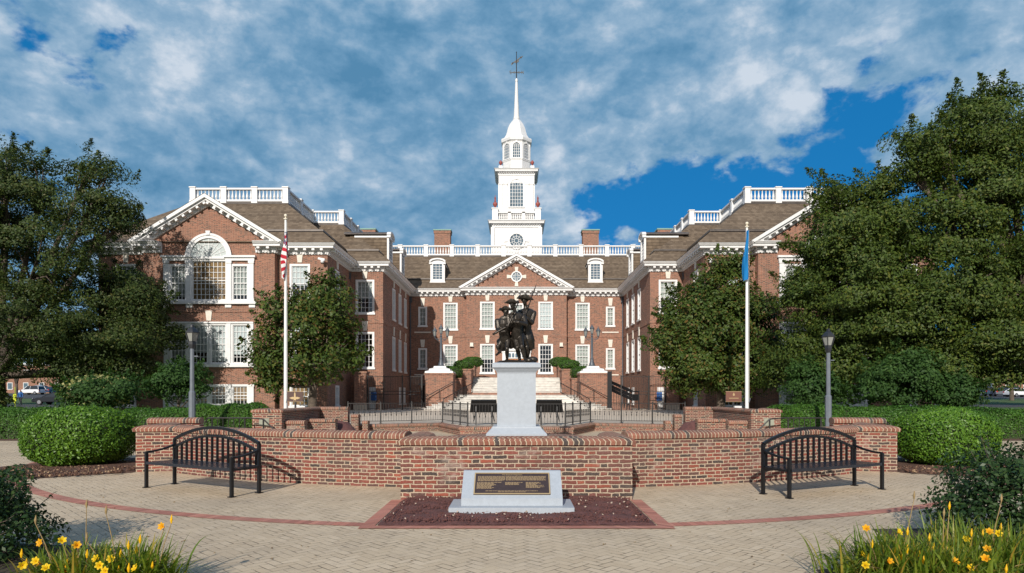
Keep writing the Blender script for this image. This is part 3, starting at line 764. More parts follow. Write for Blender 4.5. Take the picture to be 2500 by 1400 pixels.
# --- gables (raking cornices and their little roofs)
def gable(cx, y, half, rise, depth, full):
    mb = MB(); e = half + .72; sl = rise / e; L = math.hypot(e, rise); c_, s_ = e / L, rise / L
    zb = ZC + .02
    for s in (-1, 1):
        for o, t0, t1 in ((.74, -.02, .20), (.58, .20, .34), (.16, .34, .58)):     # corona, fascia, bed mould
            t = lambda q: [(cx + s * (e + .0) - s * 0, 0)]
            # band lies below the rake line by t0..t1 (perpendicular)
            def pt(u, dp): return (cx + s * (e - u * c_ - dp * s_), zb + u * s_ - dp * c_)
            uT = lambda dp: (e - dp * s_) / c_ if True else L
            poly = [pt(0 + t0 * .0, t0), pt(uT(t0), t0), pt(uT(t1), t1), pt(t1 * s_ / c_, t1)]
            poly[0] = pt(t0 * s_ / c_, t0)
            mb.prism(poly, 'y', y - o, y + .05 if o > .2 else y + .045)
        k = int(L / .56)
        for j in range(1, k):
            u = L * (j + .3) / k
            p = Vector((cx + s * (e - u * c_ - .43 * s_), y - .36, zb + u * s_ - .43 * c_))
            x = Vector((s * -c_, 0, s_)) ; mb.bar(p - x * .09, p + x * .09, .36, .17, up=Vector((s * s_, 0, c_)))
    mb.build('raking_cornice', M['white'], hall)
    rf = MB()
    for s in (-1, 1):
        rf.add([(cx + s * (e + .03), y - .76, zb + .03), (cx, y - .76, zb + rise + .05), (cx, y + depth, zb + rise + .05), (cx + s * (e + .03), y + depth * .12, zb + .03)],
               [(0, 1, 2, 3) if s > 0 else (3, 2, 1, 0)])
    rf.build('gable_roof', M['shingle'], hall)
gable(-22.0, 46.9, 4.7, 3.30, 6.5, False); gable(22.0, 46.9, 4.7, 3.30, 6.5, False); gable(0, 66.7, 5.1, 3.36, 6.0, True)
g = MB(); g.add([(-5.1, 66.7, 12.5), (5.1, 66.7, 12.5), (5.1, 66.7, 12.7), (0, 66.7, 15.6), (-5.1, 66.7, 12.7)], [(0, 1, 2, 3, 4)])
g.build('pediment', M['brick'], hall)
def ring_poly(mb, cx, cz, r0, r1, y0, y1, n=24):
    for i in range(n):
        a0, a1 = 2 * math.pi * i / n, 2 * math.pi * (i + 1) / n
        mb.prism([(cx + r * math.cos(a), cz + r * math.sin(a)) for r, a in ((r0, a0), (r1, a0), (r1, a1), (r0, a1))], 'y', y0, y1)
def round_window(cx, cz, r, y, parent, spokes=8, name='round_window'):
    mb = MB(); ring_poly(mb, cx, cz, r, r * 1.28, y - .12, y + .02); ring_poly(mb, cx, cz, r * .30, r * .36, y - .055, y - .02, 16); ring_poly(mb, cx, cz, r * .64, r * .69, y - .055, y - .02, 24)
    for i in range(spokes):
        a = 2 * math.pi * (i + .5) / spokes
        mb.bar((cx + r * .33 * math.cos(a), y - .04, cz + r * .33 * math.sin(a)), (cx + r * math.cos(a), y - .04, cz + r * math.sin(a)), .045, .04)
    o = mb.build(name, M['white'], parent)
    return o
def disc(cx, cz, r, y, parent, name='pane', m=None, n=24):
    mb = MB(); mb.prism([(cx + r * math.cos(2 * math.pi * i / n), cz + r * math.sin(2 * math.pi * i / n)) for i in range(n)], 'y', y - .02, y + .01)
    return mb.build(name, m or M['darkglass'], parent)
M['darkglass'] = mat('dark_pane', (0.10, 0.15, 0.19), .08, spec=.9, var=.35, vscale=1.2)
round_window(0, 13.75, .44, 66.7, hall); disc(0, 13.75, .44, 66.7, hall)
kk = MB()
for dx, dz in ((1, 0), (-1, 0), (0, 1), (0, -1)):
    if dx: kk.prism([(dx * .56, 13.75 - .13), (dx * .98, 13.75 - .19), (dx * .98, 13.75 + .19), (dx * .56, 13.75 + .13)], 'y', 66.60, 66.72)
    else: kk.prism([(-.13, 13.75 + dz * .56), (-.19, 13.75 + dz * .98), (.19, 13.75 + dz * .98), (.13, 13.75 + dz * .56)], 'y', 66.60, 66.72)
kk.build('keystone', M['keystone'], hall)

# --- roofs: hipped up to a flat deck behind balustrades
eave = offset_poly(roof_out, .74); deck = offset_poly(roof_out, -4.5)
rf = MB(); n = len(eave)
for i in range(n):
    a, b, c, d = eave[i], eave[(i + 1) % n], deck[(i + 1) % n], deck[i]
    rf.add([(*a, ZC + .04), (*b, ZC + .04), (*c, ZD), (*d, ZD)], [(0, 1, 2, 3)])
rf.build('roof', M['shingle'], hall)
dk = MB(); dk.add([(*p, ZD - .01) for p in deck], [tuple(range(n))]); dk.build('roof_deck', M['leadmetal'], hall)
sg = MB()   # snow rail low on the slopes and metal kerb under the balustrade
mid = offset_poly(roof_out, -.55); zz = ZC + .04 + (ZD - ZC - .04) * (1.29 / 5.24)
rail_path = mid[1:-1]
sg.sweep(rail_path, [(0.05, zz), (.10, zz + .03), (.10, zz + .16), (.05, zz + .18)], loop=True)
sg.sweep(deck[1:-1], [(.10, ZD - .06), (.12, ZD + .14), (-.1, ZD + .16)])
sg.build('snow_rail', M['leadmetal'], hall)

def balustrade(a, b, ends=(True, True), post_w=.42, h=1.10, zb=ZD + .15, parent=None, spans=None, name='balustrade', sub=None, pitch=.27):
    parent = parent or hall
    a, b = Vector(a), Vector(b); L = (b - a).length; d = (b - a) / L; n = Vector((d.y, -d.x))
    mb = MB(); k = spans or max(1, round(L / 2.9))
    P = lambda u: (a.x + d.x * u, a.y + d.y * u)
    def slab(u0, u1, w, z0, z1): p, q = P(u0), P(u1); mb.bar((*p, (z0 + z1) / 2), (*q, (z0 + z1) / 2), w, z1 - z0)
    slab(0, L, .30, zb, zb + .16); slab(0, L, .34, zb + h - .15, zb + h - .02)
    pos = [L * i / k for i in range(k + 1)]
    for i, u in enumerate(pos):
        if (i == 0 and not ends[0]) or (i == k and not ends[1]): continue
        x, y = P(u); w = post_w / 2
        mb.box(x - w, x + w, y - w, y + w, zb - .12, zb + h - .02); mb.box(x - w - .05, x + w + .05, y - w - .05, y + w + .05, zb + h - .02, zb + h + .07)
        mb.box(x - w - .03, x + w + .03, y - w - .03, y + w + .03, zb - .14, zb + .10)
    hb = h - .31
    prof = [(.045, 0), (.075, .02), (.05, .06), (.095, hb * .28), (.085, hb * .40), (.042, hb * .72), (.04, hb * .86), (.075, hb * .93), (.06, hb)]
    for i in range(k):
        u0, u1 = pos[i] + post_w / 2, pos[i + 1] - post_w / 2; m = max(1, int((u1 - u0) / pitch))
        for j in range(m):
            x, y = P(u0 + (u1 - u0) * (j + .5) / m); mb.lathe(prof, (x, y, zb + .16), 6, caps=False)
    return mb.build(name, M['white'], parent)
bal = offset_poly(roof_out, -4.62)
for i in range(1, len(bal) - 2): balustrade(bal[i], bal[i + 1], ends=(True, i == len(bal) - 3))

# --- chimneys
for x, y, w, top in ((-8.6, 76.5, 1.85, 20.75), (8.6, 76.5, 1.85, 20.75), (-15.6, 68.6, 1.8, 18.85), (15.6, 68.6, 1.8, 18.85)):
    c = MB(); c.box(x - w / 2, x + w / 2, y - .6, y + .6, ZD - .6, top); c.box(x - w / 2 - .07, x + w / 2 + .07, y - .67, y + .67, top - .30, top)
    c = c.build('chimney', M['brick'], hall)
    k = MB(); k.box(x - w / 2 - .12, x + w / 2 + .12, y - .72, y + .72, top + .003, top + .14); k.build('chimney_cap', M['copper'], c)

# --- dormers (local, facing -Y, origin on the roof slope below the face)
def dormer_at(p, theta, w=1.50, h=1.95, depth=3.3):
    hw = w / 2; rise = .34; n = 10
    arc_ = [(hw * math.cos(math.pi * i / n), h + rise * math.sin(math.pi * i / n)) for i in range(n + 1)]
    ck = MB(); ck.box(-hw + .04, hw - .04, .06, depth, -.4, h - .02)
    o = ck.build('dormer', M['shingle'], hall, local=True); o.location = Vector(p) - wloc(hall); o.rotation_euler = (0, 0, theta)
    WL[o.name] = Vector((0, 0, 0))
    fr = MB()
    wo, wz0, wz1 = hw - .28, .28, h - .12
    fr.box(-hw, -wo, -.06, .10, 0, h); fr.box(wo, hw, -.06, .10, 0, h); fr.box(-wo, wo, -.06, .10, 0, wz0); fr.box(-wo, wo, -.06, .10, wz1, h)
    fr.box(-hw - .05, hw + .05, -.12, .12, -.10, .0)
    fr.prism(arc_, 'y', -.055, .098)
    for i in range(n):   # arched cornice
        (x0, z0), (x1, z1) = arc_[i], arc_[i + 1]
        fr.prism([(x0 * 1.0, z0), (x0 * 1.12, z0 + .14), (x1 * 1.12, z1 + .14), (x1, z1)], 'y', -.24, .10)
    fr.box(-hw - .10, -hw + .16, -.22, .10, h - .14, h + .02); fr.box(hw - .16, hw + .10, -.22, .10, h - .14, h + .02)
    fr.box(-hw - .02, -hw + .04, .10, depth - .4, h - .14, h); fr.box(hw - .04, hw + .02, .10, depth - .4, h - .14, h)
    for x in (-.165, .165): fr.box(x - .018, x + .018, .0, .05, wz0, wz1)
    for j in range(1, 6): z = wz0 + (wz1 - wz0) * j / 6; fr.box(-wo, wo, .002, .048, z - .018, z + .018)
    fr.build('window_frame', M['white'], o, local=True)
    g = MB(); g.box(-wo, wo, .03, .06, wz0, wz1); g.build('pane', M['darkglass'], o, local=True)
    rr = MB(); out = [(x * 1.10, z + .12) for x, z in arc_]
    rr.prism(out, 'y', .09, depth + .5); rr.build('dormer_roof', M['leadmetal'], o, local=True)
sl = (ZD - ZC - .04) / 5.24
for s in (-1, 1):
    dormer_at((s * 8.15, 67.72, ZC + .04 + sl * .96), 0)
    for y in (57.3, 63.5): dormer_at((s * 11.05, y, ZC + .04 + sl * .79), s * -math.pi / 2 if s > 0 else math.pi / 2, w=1.75, h=2.15)

# --- entrance behind the statue
en = MB(); Y = 66.7
for s in (-1, 1):
    en.box(s * 1.22 - .22, s * 1.22 + .22, Y - .22, Y + .03, 3.3, 6.2); en.box(s * 1.22 - .27, s * 1.22 + .27, Y - .26, Y + .01, 6.0, 6.2)
en.box(-1.55, 1.55, Y - .24, Y + .02, 6.2, 6.62); en.box(-1.75, 1.75, Y - .48, Y + .01, 6.62, 6.80)
en.prism([(-1.70, 6.80), (1.70, 6.80), (0, 7.50)], 'y', Y - .36, Y + .015)
en.box(-1.0, 1.0, Y - .05, Y + .08, 5.42, 6.2)
en.build('door_surround', M['white'], hall)
tr = MB()
for i in range(5):
    x = -.68 + i * .34
    tr.prism([(x - .12, 5.52), (x + .12, 5.52), (x + .12, 5.85)] + [(x + .12 * math.cos(math.pi * k / 8), 5.85 + .12 * math.sin(math.pi * k / 8)) for k in range(1, 8)] + [(x - .12, 5.85)], 'y', Y - .065, Y - .04)
tr.build('transom_light', M['darkglass'], hall)
for s in (-1, 1):
    dr = MB(); x0, x1 = (-.95, -.01) if s < 0 else (.01, .95)
    dr.box(x0, x1, Y + .05, Y + .11, 3.3, 5.42)
    for z0, z1 in ((3.5, 4.2), (4.35, 5.25)): dr.box(x0 + .14, x1 - .14, Y + .02, Y + .06, z0, z1)
    dr = dr.build('door', M['wood'], hall)
    hd = MB(); hd.ball((s * .09, Y + .0, 4.3), .04); hd.build('handle', M['gold'], dr)
    ln = MB(); lx = s * 1.95
    ln.lathe([(.05, 0), (.13, .06), (.17, .42), (.20, .44), (.05, .62), (.02, .70)], (lx, Y - .22, 4.35), 6); ln.box(lx - .03, lx + .03, Y - .2, Y, 4.5, 4.56)
    ln.build('wall_lantern', M['darkcap'], hall)
    fl = MB(); fl.box(s * 4.55 - .16, s * 4.55 + .16, Y - .22, Y, 6.75, 7.02); fl.prism([(s * 4.55 - .2, 6.62), (s * 4.55 + .2, 6.62), (s * 4.55 + .14, 6.78), (s * 4.55 - .14, 6.78)], 'y', Y - .30, Y - .02)
    fl.build('wall_light', M['keystone'], hall)
    cm = MB(); cx_ = s * 14.0
    cm.bar((cx_, 47.5, 11.45), (cx_, 47.15, 11.45), .06, .06); cm.bar((cx_ + s * .25, 47.1, 11.52), (cx_ - s * .22, 47.1, 11.42), .16, .15); cm.ball((cx_ - s * .05, 47.08, 11.3), .13)
    cm.build('security_camera', M['white'], hall)
    dp = MB()
    for px_, py_ in ((s * 11.12, 67.4), (s * 13.78, 53.9)):
        px2 = px_ - s * .22 if abs(px_) < 12 else px_ + s * .0
        dp.tube([(px2, py_ - .1, .5), (px2, py_ - .1, 11.3)], .06, 6); dp.box(px2 - .16, px2 + .16, py_ - .25, py_ + .02, 11.2, 11.75)
    dp.build('downspout', M['lampgrey'], hall)
    # basement doors seen through the side gates
    bd = MB(); bd.box(s * 8.8 - .93, s * 8.8 + .93, 67.62, 67.68, .5, 2.68); o = bd.build('basement_door', M['dark'], hall)
    pn = MB(); pn.box(s * 8.8 - .10, s * 8.8 + .62, 67.55, 67.61, .5, 2.0); pn.build('door_leaf', mat('grey_door', (.16, .18, .2), .5), o)
    ca = MB(); ca.box(s * 8.8 - 1.1, s * 8.8 + 1.1, 66.3, 67.5, 2.72, 2.86); ca.bar((s * 8.8, 66.4, 2.86), (s * 8.4, 67.45, 4.0), .06, .06); ca.build('door_canopy', M['lampgrey'], hall)
    wd = MB(); wd.box(s * 11.93 - .32, s * 11.93 + .32, 53.93, 53.99, .5, 2.35); wd.box(s * 11.93 - .25, s * 11.93 + .25, 53.90, 53.95, 1.5, 2.2) ; wd.build('side_door', M['white'], hall)

# --- tower
TY = 77.7
base = MB(); h1 = 2.72
base.box(-h1, h1, TY - h1, TY + h1, ZD - .3, 20.9)
for i in range(14):      # lapped boards
    z = 17.1 + i * .27; base.box(-h1 - .012, h1 + .012, TY - h1 - .012, TY + h1 + .012, z, z + .05)
for s in (-1, 1):
    for t in (-1, 1): base.box(s * h1 - .2, s * h1 + .2, TY + t * h1 - .2, TY + t * h1 + .2, ZD - .3, 20.88)
tower = base.build('tower', M['white'], hall)
def sq(h): return [(-h, TY - h), (h, TY - h), (h, TY + h), (-h, TY + h)]
def tower_cornice(h, z, k, dent):
    mb = MB()
    mb.sweep(sq(h), [(0, z), (.06, z), (.08, z + .22 * k), (.14, z + .26 * k), (.16, z + .36 * k), (.42 * k, z + .40 * k), (.44 * k, z + .58 * k), (.56 * k, z + .74 * k), (0, z + .80 * k)], closed=True)
    m = int(2 * h / dent)
    for i in range(m):
        x = -h + 2 * h * (i + .5) / m
        for t in (-1, 1):
            mb.box(x - .055, x + .055, TY + t * (h + .2) - .06, TY + t * (h + .2) + .06, z + .27 * k, z + .395 * k)
            mb.box(t * (h + .2) - .06, t * (h + .2) + .06, TY + x - .055, TY + x + .055, z + .27 * k, z + .395 * k)
    return mb.build('tower_cornice', M['white'], tower)
tower_cornice(h1, 20.88, 1.0, .26)
hb = 2.45
for s in (-1, 1):
    for t in (-1, 1):
        ra = MB(); ra.box(s * hb - .33, s * hb + .33, TY + t * hb - .33, TY + t * hb + .33, 21.6, 23.0); ra.box(s * hb - .40, s * hb + .40, TY + t * hb - .40, TY + t * hb + .40, 23.0, 23.12)
        ra.build('corner_pier', M['white'], tower)
c4 = [(-hb, TY - hb), (hb, TY - hb), (hb, TY + hb), (-hb, TY + hb)]
for i in range(4): balustrade(c4[i], c4[(i + 1) % 4], ends=(False, False), post_w=.34, h=1.0, zb=21.72, parent=tower, spans=3, name='tower_balustrade', pitch=.2)
def urn(x, y, z, k, tall):
    mb = MB(); pr = [(.16, 0), (.20, .05), (.08, .14), (.10, .2), (.30, .48), (.34, .66), (.28, .84), (.12, .95)]
    pr += [(.10, 1.0), (.16, 1.08), (.10, 1.18), (.12, 1.5), (.14, 1.6), (.05, 1.66), (.03, 1.95), (.0, 2.0)] if tall else [(.10, .98), (.06, 1.10), (.0, 1.16)]
    mb.lathe([(r * k, q * k) for r, q in pr], (x, y, z), 12); return soften(mb.build('urn', M['urn'], tower))
for s in (-1, 1):
    for t in (-1, 1): urn(s * hb, TY + t * hb, 23.12, .78, True)
s2 = MB(); h2 = 2.0
s2.box(-h2, h2, TY - h2, TY + h2, 21.3, 26.4)
for s in (-1, 1):
    for t in (-1, 1):
        for q in (h2 - .22, h2 - .75):
            s2.box(s * q - .17, s * q + .17, TY + t * (h2 + .02) - .09, TY + t * (h2 + .02) + .09, 22.9, 26.2); s2.box(s * q - .22, s * q + .22, TY + t * (h2 + .02) - .13, TY + t * (h2 + .02) + .13, 26.0, 26.22)
            s2.box(t * (h2 + .02) - .09, t * (h2 + .02) + .09, TY + s * q - .17, TY + s * q + .17, 22.9, 26.2)
s2.box(-h2 - .1, h2 + .1, TY - h2 - .1, TY + h2 + .1, 22.65, 22.95); s2.box(-h2 - .06, h2 + .06, TY - h2 - .06, TY + h2 + .06, 26.2, 27.1)
s2.build('tower_middle_stage', M['white'], tower)
tower_cornice(h2 + .05, 27.05, .95, .2)
def arch_window(c, w, h, theta, cols, rows, name='arched_window'):
    mb = MB(); r = w / 2; hs = h - r; n = 14
    pts = [(r * math.cos(math.pi * i / n), hs + r * math.sin(math.pi * i / n)) for i in range(n + 1)]
    for k_, (o, y0) in enumerate(((.16, -.11),)):
        mb.box(-r - o, -r, y0, .02, 0, hs); mb.box(r, r + o, y0, .02, 0, hs)
        for i in range(n):
            a0, a1 = math.pi * i / n, math.pi * (i + 1) / n
            mb.prism([(q * math.cos(a), hs + q * math.sin(a)) for q, a in ((r, a0), (r + o, a0), (r + o, a1), (r, a1))], 'y', y0, .02)
    mb.box(-r - .2, r + .2, -.14, .02, -.12, 0); mb.prism([(-.07, h), (.07, h), (.11, h + .24), (-.11, h + .24)], 'y', -.16, .02)
    for i in range(1, cols): x = -r + w * i / cols; zt = hs + math.sqrt(max(0, r * r - x * x)) * .55; mb.box(x - .02, x + .02, -.055, -.02, 0, zt)
    for j in range(1, rows + 1): z = hs * j / rows; mb.box(-r, r, -.057, -.022, z - .02, z + .02)
    for i in range(1, 7):
        a = math.pi * i / 7; mb.bar((r * .5 * math.cos(a), -.04, hs + r * .5 * math.sin(a)), (r * math.cos(a), -.04, hs + r * math.sin(a)), .035, .035)
    for i in range(n):
        a0, a1 = math.pi * i / n, math.pi * (i + 1) / n
        mb.bar((r * .55 * math.cos(a0), -.04, hs + r * .55 * math.sin(a0)), (r * .55 * math.cos(a1), -.04, hs + r * .55 * math.sin(a1)), .035, .03)
    gl = MB(); gl.mi = 0; base_f = len(mb.f); mb.mi = 1
    mb.prism([(-r, 0), (r, 0)] + pts[1:-1] + [(-r, hs)] if False else [(-r, 0), (r, 0)] + pts[0:] , 'y', -.02, .01)
    me = mb.build(name, [M['white'], M['darkglass']], tower, local=True)
    me.location = Vector(c) - wloc(tower); me.rotation_euler = (0, 0, theta); return me
for th, dx, dy in ((0, 0, -1), (math.pi / 2, 1, 0), (-math.pi / 2, -1, 0)):
    arch_window((dx * (h2 + .0), TY + dy * (h2 + .0), 23.45), 1.5, 3.15, th, 5, 6)
o = round_window(0, 19.35, .78, TY - h1 - .012, tower, 10); disc(0, 19.35, .78, TY - h1 - .012, tower, name='round_pane')
tk = MB()
for dx in (-1, 1): tk.prism([(dx * 1.02, 19.25), (dx * 1.45, 19.2), (dx * 1.45, 19.5), (dx * 1.02, 19.45)], 'y', TY - h1 - .08, TY - h1)
tk.build('stone_block', M['white'], tower)
oc_ = MB(); ro = 1.55 / math.cos(math.pi / 8)
oc_.lathe([(ro + .10, 27.7), (ro + .10, 28.0), (ro + .02, 28.05), (ro + .02, 29.0), (ro + .08, 29.05), (ro + .08, 29.15), (ro - .03, 29.2), (ro - .03, 31.2)], (0, TY, 0), 8, rot=math.pi / 8)
for k in range(8):
    a = math.pi / 8 + k * math.pi / 4; x, y = (ro - .02) * math.cos(a), (ro - .02) * math.sin(a)
    oc_.lathe([(.12, 29.15), (.12, 31.1)], (x, TY + y, 0), 6)
oc_.build('lantern_stage', M['white'], tower)
for th, dx, dy in ((0, 0, -1), (math.pi / 2, 1, 0), (-math.pi / 2, -1, 0), (math.pi / 4, .7071, -.7071), (-math.pi / 4, -.7071, -.7071)):
    q = 1.55 - .03; arch_window((dx * q, TY + dy * q, 29.3), .85, 1.75, th, 4, 4)
dm = MB()
dm.lathe([(ro, 31.1), (ro + .06, 31.25), (ro + .22, 31.35), (ro + .26, 31.62), (ro + .20, 31.80), (ro + .02, 31.86)], (0, TY, 0), 8, rot=math.pi / 8)
dm.build('lantern_cornice', M['white'], tower)
dm = MB(); dm.lathe([(ro + .02, 31.86), (ro - .16, 32.02), (ro - .36, 32.35), (ro - .48, 32.75), (ro - .60, 33.20), (ro - .78, 33.6), (ro - 1.02, 33.98), (.42, 34.25), (.36, 34.4)], (0, TY, 0), 8, rot=math.pi / 8)
dm.build('cupola_roof', M['white'], tower)
sp = MB(); sp.lathe([(.40, 34.35), (.32, 34.8), (.24, 36.5), (.15, 38.7), (.12, 38.8), (.17, 38.95), (.15, 39.1), (.06, 39.25)], (0, TY, 0), 10)
soften(sp.build('spire', M['white'], tower))
for s in (-1, 1):
    for t in (-1, 1):
        pd = MB(); pd.box(s * 1.83 - .22, s * 1.83 + .22, TY + t * 1.83 - .22, TY + t * 1.83 + .22, 27.8, 28.2); pd.build('urn_block', M['white'], tower)
        urn(s * 1.83, TY + t * 1.83, 28.2, .62, False)
wv = MB()
wv.tube([(0, TY, 39.2), (0, TY, 42.3)], [.07, .045], 6); wv.ball((0, TY, 42.35), .07)
wv.bar((-.72, TY, 39.95), (.72, TY, 39.95), .06, .08); wv.bar((0, TY - .72, 39.95), (0, TY + .72, 39.95), .04, .05)
def glyph(lines, x, z, k):
    for (a0, b0, a1, b1) in lines: wv.bar((x + a0 * k, TY - .01, z + b0 * k), (x + a1 * k, TY - .01, z + b1 * k), .05, .05, up=(0, 1, 0))
glyph([(0, 0, 0, 1), (0, 1, .6, 0), (.6, 0, .6, 1)], .62, 39.78, .34)
glyph([(0, 0, .5, 0), (.5, 0, .5, .5), (.5, .5, 0, .5), (0, .5, 0, 1), (0, 1, .5, 1)], -.80, 39.78, .34)
for i in range(10):   # scroll work
    a0, a1 = 2 * math.pi * i / 10, 2 * math.pi * (i + 1) / 10
    for s in (-1, 1): wv.bar((s * .26 + .12 * math.cos(a0), TY, 39.95 + .12 * math.sin(a0)), (s * .26 + .12 * math.cos(a1), TY, 39.95 + .12 * math.sin(a1)), .03, .03)
wv.bar((-.50, TY, 41.0), (.55, TY, 41.75), .06, .12)
wv.prism([(.42, 41.80), (.78, 41.90), (.56, 41.60)], 'y', TY - .03, TY + .03)
wv.prism([(-.62, 41.05), (-.36, 41.18), (-.44, 40.92), (-.62, 40.80)], 'y', TY - .03, TY + .03)
wv.prism([(-.20, 41.15), (.25, 41.50), (.30, 41.25), (-.05, 41.0)], 'y', TY - .03, TY + .03)
wv.build('weather_vane', M['iron'], tower)

# ------------------------------------------------------------------ foreground garden wall
CAPP = lambda w: [(w / 2, 0), (w / 2 + .045, .005), (w / 2 + .055, .065), (w / 2 + .02, .105), (w * .22, .138), (-w * .22, .138), (-w / 2 - .02, .105), (-w / 2 - .055, .065), (-w / 2 - .045, .005), (-w / 2, 0)]
def brick_run(parent, path, z0, z1, w=.32, cap=True, name='wall', closed=False, u0=0):
    mb = MB(); mb.sweep(path, [(w / 2, z0), (w / 2, z1), (-w / 2, z1), (-w / 2, z0)], closed=closed, u0=u0)
    o = mb.build(name, M['wallbrick'], parent)
    if cap:
        c = MB(); c.sweep(path, [(a, z1 + b) for a, b in CAPP(w)], closed=closed, u0=u0); c.build('wall_cap', M['capbrick'], parent)
    return o
gw = thing('garden_wall', 'low curved red brick wall with rounded brick coping running behind the two benches', 'wall', (0, 12, 0))
RC, CY = 12.6, 24.55
def arc_pt(x): return (x, CY - math.sqrt(RC * RC - x * x))
for s in (-1, 1):
    p = [arc_pt(x) for x in np.linspace(2.02, 7.30, 18)]
    p = [(x, y + .16) for x, y in p] + [(7.52, 14.92), (8.30, 14.72), (8.36, 15.2), (8.55, 16.3)]
    p = [(s * x, y) for x, y in p]
    brick_run(gw, p if s > 0 else list(reversed(p)), -.02, .885)
    q = [(s * 9.25, 16.55), (s * 8.05, 16.75)]
    brick_run(gw, q if s < 0 else list(reversed(q)), -.02, .99, w=.36)
# projecting centre block
pth = [(-1.72, 12.2), (-1.72, 10.79), (1.72, 10.79), (1.72, 12.2)]
brick_run(gw, pth, -.02, .885, w=.32)
# ------------------------------------------------------------------ sunken garden behind it
rw = thing('retaining_wall', 'long low brick retaining wall under the iron railing at the plaza edge', 'wall', (0, 29, 0))
brick_run(rw, [(-7.6, 29.85), (-6.45, 29.85), (-3.62, 31.4), (-2.25, 27.55), (2.25, 27.55), (3.62, 31.4), (6.45, 29.85), (7.6, 29.85)], -.05, .245, w=.34)
for s in (-1, 1):
    sd = 'left' if s < 0 else 'right'
    g2 = thing('terrace_wall', 'stepped brick terrace wall with a small bronze plate in front of the %s flagpole' % sd, 'wall', (s * 9, 27, 0))
    def run(pts, *a, **k):
        pts = [(s * x, y) for x, y in pts]
        return brick_run(g2, pts if s > 0 else list(reversed(pts)), *a, **k)
    run([(8.98, 29.5), (8.98, 24.75), (9.75, 24.75), (10.0, 26.6)], -.02, 1.04, w=.36)
    run([(7.55, 29.5), (8.79, 29.5)], -.02, 1.04, w=.36)
    run([(7.05, 29.42), (7.38, 29.42)], -.02, .70, w=.40, cap=True); run([(6.62, 29.34), (6.86, 29.34)], -.02, .42, w=.40, cap=True)
    run([(8.05, 25.05), (8.76, 25.05)], -.02, .60, w=.34)
    run([(7.5, 27.3), (8.76, 27.3)], -.02, .58, w=.34)
    pl = MB(); pl.box(s * 9.46 - .16, s * 9.46 + .16, 24.545, 24.58, .58, .80); pl.box(s * 9.46 - .19, s * 9.46 + .19, 24.555, 24.585, .55, .83)
    tag(pl.build('bronze_plate', mat('weathered_plate', (.26, .27, .21), .6, var=.15), g2))
    # planting pocket with dark gravel and a floodlight
    bed = MB(); cx, cy = s * 7.75, 28.2
    pts = [(cx + .95 * math.cos(2 * math.pi * i / 20) * (1 + .1 * math.sin(i * 2.1)), cy + .9 * math.sin(2 * math.pi * i / 20)) for i in range(20)]
    bed.add([(x, y, .0) for x, y in pts] + [(cx + (x - cx) * .5, cy + (y - cy) * .5, .52) for x, y in pts] + [(cx, cy, .62)],
            [(i, (i + 1) % 20, 20 + (i + 1) % 20, 20 + i) for i in range(20)] + [(20 + i, 20 + (i + 1) % 20, 40) for i in range(20)])
    tag(bed.build('gravel_mound', M['lava'], smooth=True), kind='stuff')
    fl = thing('floodlight', 'small box floodlight on the dark mound beside the %s terrace wall' % sd, 'floodlight', (s * 7.85, 27.35, .5), group='floodlights aimed at the statue')
    h = MB(); h.bar((s * 7.85 - .17, 27.35, .60), (s * 7.85 + .17, 27.35, .60), .16, .15); h.bar((s * 7.85, 27.42, .38), (s * 7.85, 27.38, .55), .05, .05); h.bar((s * 7.85 - .20, 27.25, .685), (s * 7.85 + .20, 27.25, .685), .26, .02)
    h.build('housing', M['darkcap'], fl)
    h = MB(); h.box(s * 7.85 - .15, s * 7.85 + .15, 27.255, 27.268, .54, .67); h.build('lens', M['frost'], fl)
    # pipe handrail of the side steps
    hr = thing('pipe_handrail', 'dark pipe handrail with balusters at the end of the %s terrace wall' % sd, 'handrail', (s * 11, 24, 0))
    m = MB(); X = lambda v: s * v
    m.tube([(X(8.75), 23.9, .35), (X(9.25), 23.95, .82), (X(9.75), 24.0, .86), (X(11.3), 24.0, .86), (X(11.4), 24.0, .70)], .028, 6); m.build('handrail', M['iron'], hr); m = MB()
    m.tube([(X(10.6), 21.6, .55), (X(10.9), 21.6, .80), (X(12.2), 21.6, .80), (X(12.25), 21.6, .72)], .026, 6)
    m.build('handrail', M['iron'], hr)
    for i in range(7): t_ = MB(); t_.tube([(X(9.95 + i * .2), 24.0, 0), (X(9.95 + i * .2), 24.0, .85)], .028 if i in (0, 6) else .014, 6); t_.build('baluster', M['iron'], hr)
    t_ = MB(); t_.tube([(X(9.25), 23.95, .3), (X(9.25), 23.95, .8)], .03, 6); t_.build('baluster', M['iron'], hr); t_ = MB(); t_.tube([(X(11.9), 21.6, 0), (X(11.9), 21.6, .8)], .026, 6); t_.build('baluster', M['iron'], hr)

